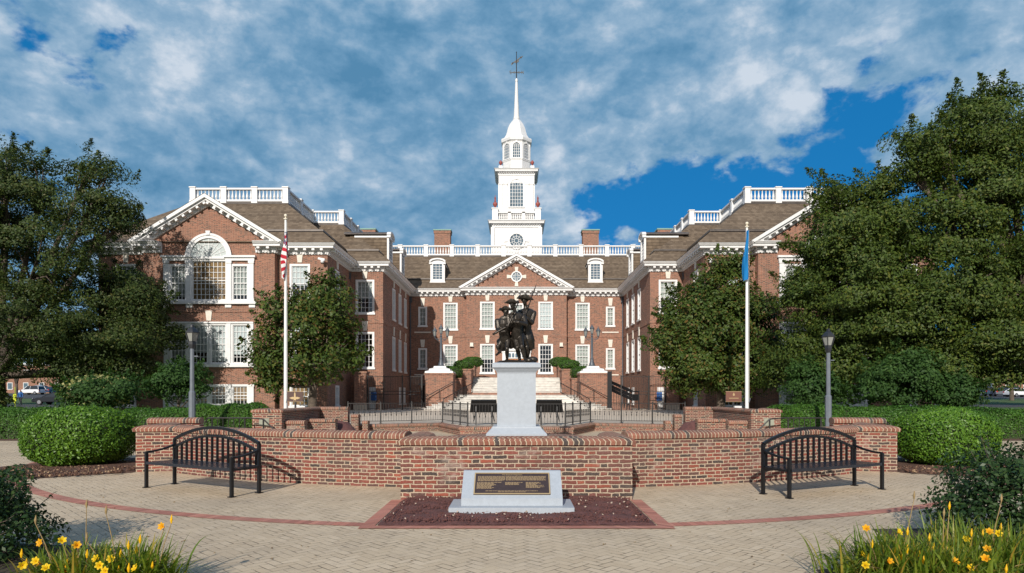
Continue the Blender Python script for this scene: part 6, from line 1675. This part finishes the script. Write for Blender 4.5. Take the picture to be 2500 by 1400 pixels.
tree('oak_tree', 'large dark oak tree covering the left end of the left wing', at(-5, 1000, D1 + .5), [
    lob(20, 520, D1, 150, 150), lob(105, 455, D1, 75, 80), lob(15, 420, D1 + 1, 60, 70), lob(240, 475, D1 - .5, 75, 85), lob(262, 560, D1 + .5, 75, 70), lob(215, 420, D1, 45, 40),
    lob(90, 640, D1 - 1, 140, 130), lob(-90, 620, D1, 170, 240), lob(60, 800, D1 - 1.5, 150, 90), lob(-30, 900, D1 - 1, 70, 50), lob(190, 890, D1, 80, 50), lob(330, 900, D1 + 2, 60, 44), lob(-20, 960, D1 - 1.5, 40, 26), lob(305, 505, D1, 36, 30)],
    250, 430, .155, M['oakleaf'], trunk_r=.42, spread=(.68, .68, .27), group='big oak trees in front of the wings')
tree('oak_tree', 'broad lower oak tree standing against the tall window of the left wing', at(230, 1000, 43), [
    lob(285, 730, 42, 105, 66), lob(245, 820, 41.5, 150, 66), lob(360, 770, 43, 50, 68), lob(320, 690, 42.5, 55, 38), lob(180, 880, 41.5, 66, 36), lob(330, 880, 42.5, 44, 36), lob(418, 822, 43.2, 24, 18)],
    150, 330, .165, M['oakleaf'], trunk_r=.30, spread=(.66, .66, .25), group='big oak trees in front of the wings')
D2 = 33.5
tree('oak_tree', 'tallest oak tree with its dense crown filling the right edge of the picture', at(2560, 1010, D2 + 1), [
    lob(2400, 330, D2, 88, 70), lob(2425, 248, D2, 30, 40), lob(2348, 272, D2 + .5, 26, 34), lob(2510, 310, D2, 62, 70), lob(2290, 365, D2 - .5, 66, 50), lob(2245, 345, D2, 44, 32), lob(2228, 410, D2, 40, 40),
    lob(2400, 470, D2 + .5, 120, 110), lob(2540, 530, D2, 110, 180), lob(2310, 570, D2 - .8, 100, 90), lob(2480, 720, D2 - .5, 130, 120), lob(2330, 700, D2 - 1, 120, 100), lob(2420, 850, D2 - 1.2, 130, 65), lob(2560, 850, D2, 100, 80), lob(2300, 900, D2 - 1, 90, 40), lob(2440, 915, D2 - 1, 70, 26)],
    330, 470, .155, M['oakleaf2'], trunk_r=.50, spread=(.68, .68, .28), group='big oak trees in front of the wings')
tree('oak_tree', 'leaning lower oak tree hiding the gable of the right wing', at(2200, 1005, 35), [
    lob(2090, 500, 35, 66, 44), lob(2035, 470, 35.5, 36, 28), lob(2140, 460, 35, 26, 26), lob(2190, 560, 34.5, 88, 76), lob(2060, 580, 34.5, 100, 80), lob(1985, 640, 35, 55, 50), lob(2100, 700, 34, 140, 100),
    lob(2200, 780, 33.5, 140, 95), lob(1985, 740, 35, 60, 55), lob(2080, 820, 34.5, 90, 60), lob(2260, 870, 33.5, 100, 55), lob(1945, 700, 36, 34, 28), lob(1960, 840, 36, 60, 50), lob(2040, 900, 35, 90, 40), lob(1925, 905, 37, 50, 36), lob(2150, 900, 34, 90, 40)],
    330, 450, .155, M['oakleaf2'], trunk_r=.38, spread=(.68, .68, .27), group='big oak trees in front of the wings')
D3 = 41.5
tree('magnolia_tree', 'open leaved magnolia tree standing behind the left flagpole', at(762, 1004, D3), [
    lob(745, 800, D3, 110, 95), lob(770, 720, D3, 60, 42), lob(700, 760, D3 - .5, 70, 55), lob(820, 760, D3, 55, 65), lob(670, 860, D3 - .8, 72, 60), lob(830, 850, D3 - .5, 62, 62), lob(745, 880, D3 - 1, 110, 55), lob(855, 885, D3, 38, 28), lob(672, 935, D3 - .6, 40, 22), lob(665, 905, D3 - .6, 42, 30), lob(800, 690, D3, 34, 20)],
    165, 110, .23, M['magleaf'], trunk_r=.25, spread=(.45, .45, .34), droop=.0, group='magnolia trees beside the plaza', fork=at(765, 930, D3), inner=.45)
tree('magnolia_tree', 'dense glossy magnolia tree standing behind the right flagpole', at(1760, 1004, D3), [
    lob(1740, 800, D3, 130, 130), lob(1755, 690, D3, 70, 66), lob(1690, 780, D3 - .5, 90, 70), lob(1640, 850, D3 - .8, 66, 56), lob(1830, 790, D3 - .5, 80, 90), lob(1800, 880, D3 - 1, 105, 62), lob(1700, 890, D3 - 1, 90, 56), lob(1775, 650, D3, 46, 34), lob(1870, 880, D3 - .5, 50, 50), lob(1690, 925, D3 - 1, 66, 32), lob(1800, 930, D3 - 1.2, 80, 34)],
    380, 170, .20, M['magleaf'], trunk_r=.25, spread=(.42, .42, .34), droop=.0, group='magnolia trees beside the plaza', fork=at(1760, 940, D3), inner=.35)
# smaller trees and shrubs under the oaks
def small(px, py, D, rx, ry, label, m_, name='small_tree', n=60, per=120, leaf=.15, cat='tree', extra=()):
    lobes = [lob(px, py, D, rx, ry)] + [lob(px + dx, py + dy, D, rx * k, ry * k) for dx, dy, k in extra]
    b = at(px, 990, D); b.z = ground_z(0, D)
    return tree(name, label, b, lobes, n, per, leaf, m_, trunk_r=.07, spread=(.34, .34, .18), cat=cat, fork=b + Vector((0, 0, .9)), droop=.5)
small(435, 930, 33, 62, 38, 'small bright green tree behind the left lamp post', M['mapleleaf'], extra=((20, -25, .6), (-45, 15, .5), (48, 12, .5)))
small(1985, 945, 32, 62, 45, 'small bluish green maple left of the right lamp post', M['mapleleaf'], extra=((-20, -35, .55), (45, 10, .6)))
small(2200, 930, 31, 100, 55, 'spreading bluish green maple with layered leaves right of the lamp post', M['mapleleaf'], n=110, extra=((-60, 20, .5), (70, 10, .6), (10, -45, .6)))
small(2330, 955, 30, 50, 38, 'low round maple at the end of the right hedge', M['mapleleaf'], extra=((-20, 10, .7),))
sh = small(245, 960, 31, 80, 34, 'wide cream flowering shrub behind the left hedge', M['mapleleaf'], name='flowering_shrub', n=80, cat='shrub', extra=((50, -12, .6), (-45, 10, .6)))
k = 900; d = unit(rng.normal(0, 1, (k, 3))); c = np.array(at(245, 955, 31)); C = c + d * np.array([1.6, 1.2, .72]) * rng.uniform(.85, 1.1, (k, 1)); cl = rng.uniform(0, 1, k) < .8
A, B = axes_from(d, .6); leaf_object('blossoms', C[cl], A[cl], B[cl], np.full(cl.sum(), .11), np.full(cl.sum(), .16), [M['flowerleaf']], parent=sh)
# distant trees beyond the wings
for i, (px, py, D, rx, ry, lab) in enumerate(((-40, 850, 75, 90, 80, 'far tree at the left edge beyond the street'), (150, 830, 90, 80, 85, 'far tree over the parked cars on the left'), (40, 780, 120, 70, 90, 'farthest tree behind the white parked car'),
                                              (2330, 860, 80, 90, 75, 'far tree behind the lawn on the right'), (2470, 850, 95, 90, 80, 'far tree over the parked cars on the right'), (2580, 840, 70, 90, 90, 'far tree at the right edge beyond the lawn'))):
    b = at(px, 980, D); b.z = ground_z(0, D)
    tree('distant_tree', lab, b, [lob(px, py, D, rx, ry), lob(px - rx * .5, py + 20, D, rx * .6, ry * .6), lob(px + rx * .5, py + 10, D, rx * .6, ry * .6)], 70, 90, .40, M['oakleaf2'], trunk_r=.28, spread=(1.0, 1.0, .6), group='distant trees beyond the grounds', fork=b + Vector((0, 0, 2.2)))

# ------------------------------------------------------------------ foreground planting
def loose_shrub(label, c, a, b, h, n, leaf, sprigs, cat='shrub'):
    c = np.array(c, dtype=float); d = unit(rng.normal(0, 1, (n, 3))); d[:, 2] = np.abs(d[:, 2]) * np.where(rng.uniform(0, 1, n) < .8, 1, -.4)
    ph = rng.uniform(0, 6, 4); r = rng.uniform(.45, 1.0, n) ** .6 * (1 + .16 * np.sin(d[:, 0] * 5 + ph[0]) * np.sin(d[:, 2] * 6 + ph[1]) + .10 * np.sin(d[:, 1] * 9 + d[:, 0] * 8 + ph[2]))
    C = [c + d * r[:, None] * np.array([a, b, h])]; D = [d + np.array([0, 0, .3])]; tw = MB()
    for _ in range(sprigs):
        e = unit(rng.normal(0, 1, 3) + np.array([0, -.2, .5])); e[2] = abs(e[2])
        p0 = c + e * np.array([a, b, h]) * .8; ln = rng.uniform(.18, .42); e2 = unit(e + rng.normal(0, .35, 3) + np.array([0, 0, .25])); p1 = p0 + e2 * ln
        tw.tube([tuple(p0), tuple((p0 + p1) / 2 + rng.normal(0, .015, 3)), tuple(p1)], [.005, .004, .0025], 4)
        k = int(ln / .022); t = np.linspace(.1, 1.05, k)[:, None]; C.append(p0 + (p1 - p0) * t + rng.normal(0, .012, (k, 3))); D.append(np.tile(e2, (k, 1)) + rng.normal(0, .7, (k, 3)))
    C = np.concatenate(C); D = np.concatenate(D); C[:, 2] = np.maximum(C[:, 2], .02); A, B = axes_norm(unit(D), .6); L = rng.uniform(.7, 1.3, len(C)) * leaf
    o = thing('dark_shrub', label, cat, (c[0], c[1], 0))
    leaf_object('foliage', C, A, B, L, L * .55, [M['darkleaf']], parent=o)
    for q in range(26):
        e = unit(rng.normal(0, 1, 3)); e[2] = abs(e[2]); tw.tube([(c[0] + e[0] * .05, c[1] + e[1] * .05, 0), tuple(c + e * np.array([a, b, h]) * .5), tuple(c + e * np.array([a, b, h]) * .9)], [.014, .009, .003], 5)
    tw.build('twigs', M['bark'], o)
loose_shrub('dark loose shrub with upright sprigs in the lower left corner', (-5.85, 6.75, .25), 1.0, .80, .80, 14000, .052, 34)
loose_shrub('dark glossy holly shrub in the lower right corner', (5.92, 7.5, .25), 1.08, .85, .88, 16000, .055, 26)

def lily(label, c, r, h, nb, flowers, seed):
    rr = np.random.default_rng(seed); o = thing('daylily_clump', label, 'flowers', (c[0], c[1], 0), 'daylily clumps along the front of the paving'); V = []; Fc = []
    for i in range(nb):
        th = rr.uniform(0, 2 * math.pi); lean = rr.uniform(.12, 1.6); ln = h * rr.uniform(.75, 1.45); w = rr.uniform(.007, .014)
        p = np.array([c[0], c[1], 0.0]) + np.array([math.cos(th), math.sin(th), 0]) * rr.uniform(0, .16) + np.append(rr.normal(0, r * .42, 2), 0)
        e = np.array([math.cos(th), math.sin(th), 0]); sd = np.array([-e[1], e[0], 0]); n = 7; k0 = len(V); ang = math.pi / 2 - .12 - lean * .25; tw = rr.normal(0, .3)
        for j in range(n + 1):
            t = j / n; wd = w * (1 - t ** 2.2) + .0008
            V += [tuple(p + (sd + e * tw) * wd), tuple(p - (sd + e * tw) * wd)]
            ang -= lean * 2.1 * t / n * 1.5; p = p + (e * math.cos(ang) + np.array([0, 0, math.sin(ang)])) * ln / n; p[2] = max(p[2], .01)
        Fc += [(k0 + 2 * j, k0 + 2 * j + 1, k0 + 2 * j + 3, k0 + 2 * j + 2) for j in range(n)]
    m = MB(); m.add(V, Fc); m.build('leaves', M['blade'], o)
    flowers = list(flowers) + [(rr.normal(0, r * .62), rr.uniform(-.4, .15), h * rr.uniform(.55, 1.05), 'yybbo'[int(rr.integers(0, 5))]) for _ in range(nb // 110 if nb > 600 else 0)]
    for (dx, dy, z, kind) in flowers:
        m = MB(); top = Vector((c[0] + dx, c[1] + dy, z)); b0 = Vector((c[0] + dx * .5, c[1] + dy * .5 + .05, .02))
        m.mi = 2; m.tube([b0, b0.lerp(top, .6) + Vector((0, 0, .05)), top], [.005, .004, .003], 5)
        ax = Vector((rr.uniform(-.6, .6), -.8, rr.uniform(.1, .7))).normalized()
        if kind in 'yo':
            m.mi = 0 if kind == 'y' else 1
            x = ax.orthogonal().normalized(); y = ax.cross(x); L = rr.uniform(.028, .042); off = rr.uniform(0, 1)
            for q in range(6):
                t = 2 * math.pi * q / 6 + off; e = x * math.cos(t) + y * math.sin(t); s2 = ax.cross(e); vs = []
                prof_ = [(0, .004, .004), (.45, .009, .007), (.8, .020, .012), (1.0, .034, .010), (1.02, .044, .002)]
                for a_, r_, w_ in prof_: vs += [top + ax * L * a_ + e * r_ * .8 + s2 * w_, top + ax * L * a_ + e * r_ * .8 - s2 * w_]
                m.add(vs, [(2 * j, 2 * j + 1, 2 * j + 3, 2 * j + 2) for j in range(4)])
        else:
            m.mi = 0 if kind == 'b' else 2
            m.tube([top, top + Vector((0, 0, .03)), top + Vector((.004, 0, .075))], [.005, .011, .002], 6)
        m.build('flower', [M['petal'], M['petal2'], M['stalk']], o)
lily('left daylily clump with orange and yellow blooms', (-3.76, 5.60), .32, .35, 900, [(-.22, -.1, .46, 'o'), (-.05, -.1, .47, 'y'), (.09, -.12, .44, 'o'), (-.02, -.32, .30, 'y'), (.02, .1, .72, 'd'), (-.35, .0, .60, 'd'), (-.32, -.2, .36, 'b'), (-.28, -.2, .28, 'b')], 1)
lily('middle daylily clump with a tall orange bloom at its right', (-3.32, 5.62), .30, .35, 900, [(-.05, -.15, .33, 'y'), (.30, .0, .57, 'o'), (.36, .0, .60, 'b'), (.22, -.25, .27, 'y'), (.05, -.1, .40, 'b'), (-.20, .0, .68, 'd'), (.12, -.05, .44, 'b'), (-.30, -.1, .47, 'd')], 2)
lily('low grassy daylily clump without blooms at the left corner', (-4.85, 5.40), .30, .32, 380, [(-.05, 0, .42, 'd')], 3)
lily('right daylily clump leaning over the paving with two yellow blooms', (3.42, 5.95), .44, .38, 850, [(-.30, -.1, .50, 'o'), (-.02, -.1, .47, 'y'), (.10, -.05, .44, 'b'), (-.30, -.2, .36, 'b'), (-.22, -.3, .26, 'o'), (-.36, -.25, .25, 'b'), (.25, .1, .74, 'd')], 4)
lily('daylily clump with a single low bloom in front on the right', (3.78, 5.75), .50, .37, 800, [(.02, -.25, .24, 'y'), (.15, .2, .66, 'b'), (.10, .2, .60, 'd')], 5)
lily('far right daylily clump with tall upright blades', (4.35, 6.15), .50, .42, 850, [(.05, -.15, .43, 'y'), (.38, -.1, .42, 'o'), (.52, -.1, .44, 'b'), (.2, 0, .70, 'd')], 6)
lily('corner daylily clump under the dark holly shrub', (4.80, 5.75), .46, .38, 700, [(.0, -.1, .37, 'o'), (.12, -.1, .40, 'b'), (.05, -.3, .22, 'o'), (.3, 0, .6, 'd')], 7)
# soil under the front planting
mb = MB()
for s, pts in ((-1, [(-6.5, 4.2), (-2.75, 4.2), (-2.75, 5.85), (-4.3, 6.1), (-4.35, 7.3), (-6.5, 7.6)]), (1, [(2.75, 4.2), (6.8, 4.2), (6.8, 8.4), (4.5, 8.3), (4.3, 6.8), (2.9, 6.35)])):
    mb.add([(x, y, .006) for x, y in pts], [tuple(range(len(pts)))])
tag(mb.build('planting_soil', M['soil'], origin=(0, 0, 0)), kind='structure')
# scattered litter on the paving
k = 420; C = np.stack([rng.uniform(-8, 8, k), rng.uniform(6.5, 13.5, k), np.full(k, .008)], axis=1); A = unit(np.stack([rng.normal(0, 1, k), rng.normal(0, 1, k), rng.normal(0, .1, k)], axis=1)); B = unit(np.cross(A, np.array([0, 0, 1.0]) + rng.normal(0, .2, (k, 3))))
tag(leaf_object('fallen_leaves', C, A, B, rng.uniform(.02, .05, k), rng.uniform(.01, .03, k), [leaf_mat('dry_leaves', (.16, .09, .04), (.30, .20, .09), None, .8, .2, .1)]), kind='stuff')

# ------------------------------------------------------------------ street, cars and buildings far off
mb = MB()
for s in (-1, 1):
    for D0, D1_ in ((66, 78), (104, 140)):
        ys = np.linspace(D0, D1_, 8); 
        for a, b in zip(ys[:-1], ys[1:]):
            mb.add([(s * 34, a, ground_z(0, a) + .02), (s * 180, a, ground_z(0, a) + .02), (s * 180, b, ground_z(0, b) + .02), (s * 34, b, ground_z(0, b) + .02)], [(0, 1, 2, 3) if s > 0 else (3, 2, 1, 0)])
tag(mb.build('street', M['asphalt'], origin=(0, 0, 0)), kind='structure')
M['carglass'] = mat('car_glass', (.02, .025, .03), .08, spec=.9); M['tyre'] = mat('tyre', (.015, .015, .016), .9); M['rim'] = mat('alloy', (.45, .45, .47), .3, metal=.8)
M['red'] = mat('tail_light', (.35, .01, .01), .3); M['headlamp'] = mat('headlamp', (.7, .72, .74), .1)
def car(label, loc, rz, paint, suv):
    o = thing('parked_car', label, 'car', loc, 'cars parked on the street', rz); WL[o.name] = Vector((0, 0, 0))
    L, Wd, H = 4.7, 1.85, 1.70 if suv else 1.45; hl = L / 2
    body = [(-hl, .45), (-hl + .05, .32), (hl - .05, .32), (hl, .5), (hl - .08, .78 if suv else .72), (hl - .95, .95 if suv else .88), (.55, 1.0 if suv else .93), (-hl + .55, 1.02 if suv else .96), (-hl + .02, .95)]
    cab = [(-hl + .10, 1.0), (-hl + .38, H - .08), (-hl + .8, H), (.05, H - .01), (.45, H - .12), (1.15, .98)] if suv else [(-hl + .45, .94), (-hl + 1.2, H - .04), (-.3, H), (.15, H - .05), (1.15, .92)]
    m = MB(); m.prism(body, 'y', -Wd / 2, Wd / 2); b = m.build('body', paint, o, local=True)
    bv = b.modifiers.new('bevel', 'BEVEL'); bv.width = .08; bv.segments = 3; soften(b)
    m = MB(); vs = [(x, -Wd / 2 + .06, z) for x, z in cab] + [(x, Wd / 2 - .06, z) for x, z in cab]
    for i, (x, z) in enumerate(cab):
        if z > 1.1: vs[i] = (x, -Wd / 2 + .26, z); vs[i + len(cab)] = (x, Wd / 2 - .26, z)
    n = len(cab); m.add(vs, [tuple(range(n)), tuple(range(2 * n - 1, n - 1, -1))] + [(i, n + i, n + (i + 1) % n, (i + 1) % n) for i in range(n)]); m.build('windows', M['carglass'], o, local=True)
    m = MB(); rf_ = [p for p in cab if p[1] > 1.1]; m.add([(x, y, z + .012) for x, z in rf_ for y in (-Wd / 2 + .24, Wd / 2 - .24)], [(2 * i, 2 * i + 1, 2 * i + 3, 2 * i + 2) for i in range(len(rf_) - 1)])
    for s in (-1, 1):
        m.bar((cab[0][0], s * (Wd / 2 - .05), cab[0][1]), (rf_[0][0], s * (Wd / 2 - .25), rf_[0][1]), .07, .10); m.bar((cab[-1][0], s * (Wd / 2 - .05), cab[-1][1]), (rf_[-1][0], s * (Wd / 2 - .25), rf_[-1][1]), .06, .08); m.bar((-.35, s * (Wd / 2 - .05), 1.0), (-.4, s * (Wd / 2 - .25), H - .03), .05, .07)
    m.build('roof', paint, o, local=True)
    for x in (-hl + .85, hl - .9):
        for s in (-1, 1):
            m = MB(); m.tube([(x, s * (Wd / 2 - .22), .33), (x, s * (Wd / 2 + .01), .33)], .33, 16); w_ = m.build('wheel', M['tyre'], o, local=True)
            m = MB(); m.tube([(x, s * (Wd / 2 - .1), .33), (x, s * (Wd / 2 + .022), .33)], .21, 12); m.build('rim', M['rim'], w_, local=True)
    for s in (-1, 1):
        m = MB(); m.box(hl - .12, hl - .015, s * .62 - .2, s * .62 + .2, .62, .76); m.build('headlight', M['headlamp'], o, local=True)
        m = MB(); m.box(-hl - .012, -hl + .06, s * .72 - .13, s * .72 + .13, .72, .95); m.build('taillight', M['red'], o, local=True)
    return o
paints = {'white': mat('white_car_paint', (.75, .76, .78), .25), 'silver': mat('silver_car_paint', (.34, .37, .40), .25, metal=.3), 'dark': mat('black_car_paint', (.02, .022, .028), .2), 'blue': mat('navy_car_paint', (.04, .07, .13), .22), 'grey': mat('grey_car_paint', (.14, .15, .17), .25)}
def gp(px, D): x = (px - CX) * D / F_PX; return (x, D, ground_z(x, D) + .03)
car('white estate car parked far left beyond the hedge', gp(78, 128), R(172), paints['white'], True)
car('silver car parked behind the white car on the far left', gp(104, 140), R(100), paints['silver'], True)
car('dark blue car parked right of the silver one on the far left', gp(126, 136), R(95), paints['blue'], False)
car('black car nosing out from behind the flowering shrub', gp(140, 76), R(182), paints['dark'], False)
car('silver car parked beside the tree trunk on the far right', gp(2358, 110), R(15), paints['silver'], True)
car('blue car parked second from the tree trunk on the far right', gp(2392, 118), R(95), paints['blue'], True)
car('grey car parked in the middle of the far right row', gp(2428, 116), R(80), paints['grey'], False)
car('white car parked near the right edge of the picture', gp(2488, 112), R(10), paints['white'], False)
car('dark car parked between the grey and the white ones on the far right', gp(2458, 122), R(90), paints['dark'], True)
def block(label, x0, x1, y, h, cols, rows):
    z = ground_z(0, y); o = thing('brick_house', label, 'building', ((x0 + x1) / 2, y, z)); m = MB(); m.box(x0, x1, y, y + 14, z - 1, z + h); m.build('wall', M['brick'], o)
    m = MB(); m.box(x0 - .4, x1 + .4, y - .4, y + 14.4, z + h, z + h + .5); m.build('cornice', M['white'], o)
    for i in range(cols):
        for j in range(rows):
            x = x0 + (x1 - x0) * (i + .5) / cols; zz = z + 1 + j * 3.4; m = MB(); m.box(x - .7, x + .7, y - .08, y + .05, zz, zz + 1.9); w_ = m.build('window', M['white'], o)
            m = MB(); m.box(x - .55, x + .55, y - .10, y - .02, zz + .15, zz + 1.75); m.build('pane', M['darkglass'], w_)
block('red brick building beyond the parked cars on the far left', -150, -112, 175, 7.5, 9, 2)
block('low brick building beyond the parked cars on the far right', 108, 150, 172, 7.5, 9, 2)
# pedestrian and bright marker by the street
f = Fig(); px_, py_ = (50 - CX) * 74 / F_PX, 74.0; z0 = ground_z(0, 74)
G = lambda x, z, y=0: Vector((px_ + x, py_ + y, z0 + z))
f.chain([G(0, .95), G(0, 1.2), G(0, 1.38)], [.15, .15, .17]); f.ell(G(0, 1.42), .21, .12, .10); f.cap(G(0, 1.45), G(0, 1.58), .06, .055); f.head(G(0, 1.64), (.3, -1, 0))
for s in (-1, 1):
    f.leg(G(s * .09, .92), G(s * .10, .50, -.05 * s), G(s * .10, .09, .05 * s), G(s * .11, .05, -.15), .95)
    f.chain([G(s * .22, 1.42), G(s * .27, 1.15), G(s * .25, .90, -.08)], [.06, .05, .036]); f.hand(G(s * .25, .90, -.08), (0, -.1, -1), (0, -1, 0))
pm = bpy.data.materials.new('person_look'); pm.use_nodes = True; nb = NB(pm.node_tree); pz = nb.sep(nb.new('ShaderNodeTexCoord').outputs['Object'])[2]
pc = nb.ramp(nb.m('DIVIDE', pz, 1.8), [(0, (.02, .02, .025)), (.52, (.02, .10, .30)), (.86, (.42, .24, .17)), (.95, (.04, .025, .02))], 'CONSTANT'); nb.put(pm.node_tree.nodes['Principled BSDF'].inputs['Base Color'], pc)
tag(f.bake('person', pm, None, voxel=.025, iters=1, loc=(px_, py_, z0)), 'standing person in a blue shirt and dark trousers by the far left street', 'person')
m = MB(); bx = (37 - CX) * 60 / F_PX; bz = ground_z(0, 60); m.tube([(bx, 60, bz), (bx, 60, bz + 2.0)], .03, 6); m.box(bx - .15, bx + .15, 59.93, 59.96, bz + .75, bz + 1.35); m.prism([(bx - .15, bz + .75), (bx + .15, bz + .75), (bx, bz + .5)], 'y', 59.93, 59.96)
tag(m.build('road_sign', mat('fluorescent_sign', (.46, .52, .02), .6)), 'bright yellow green road sign by the far left street', 'sign')
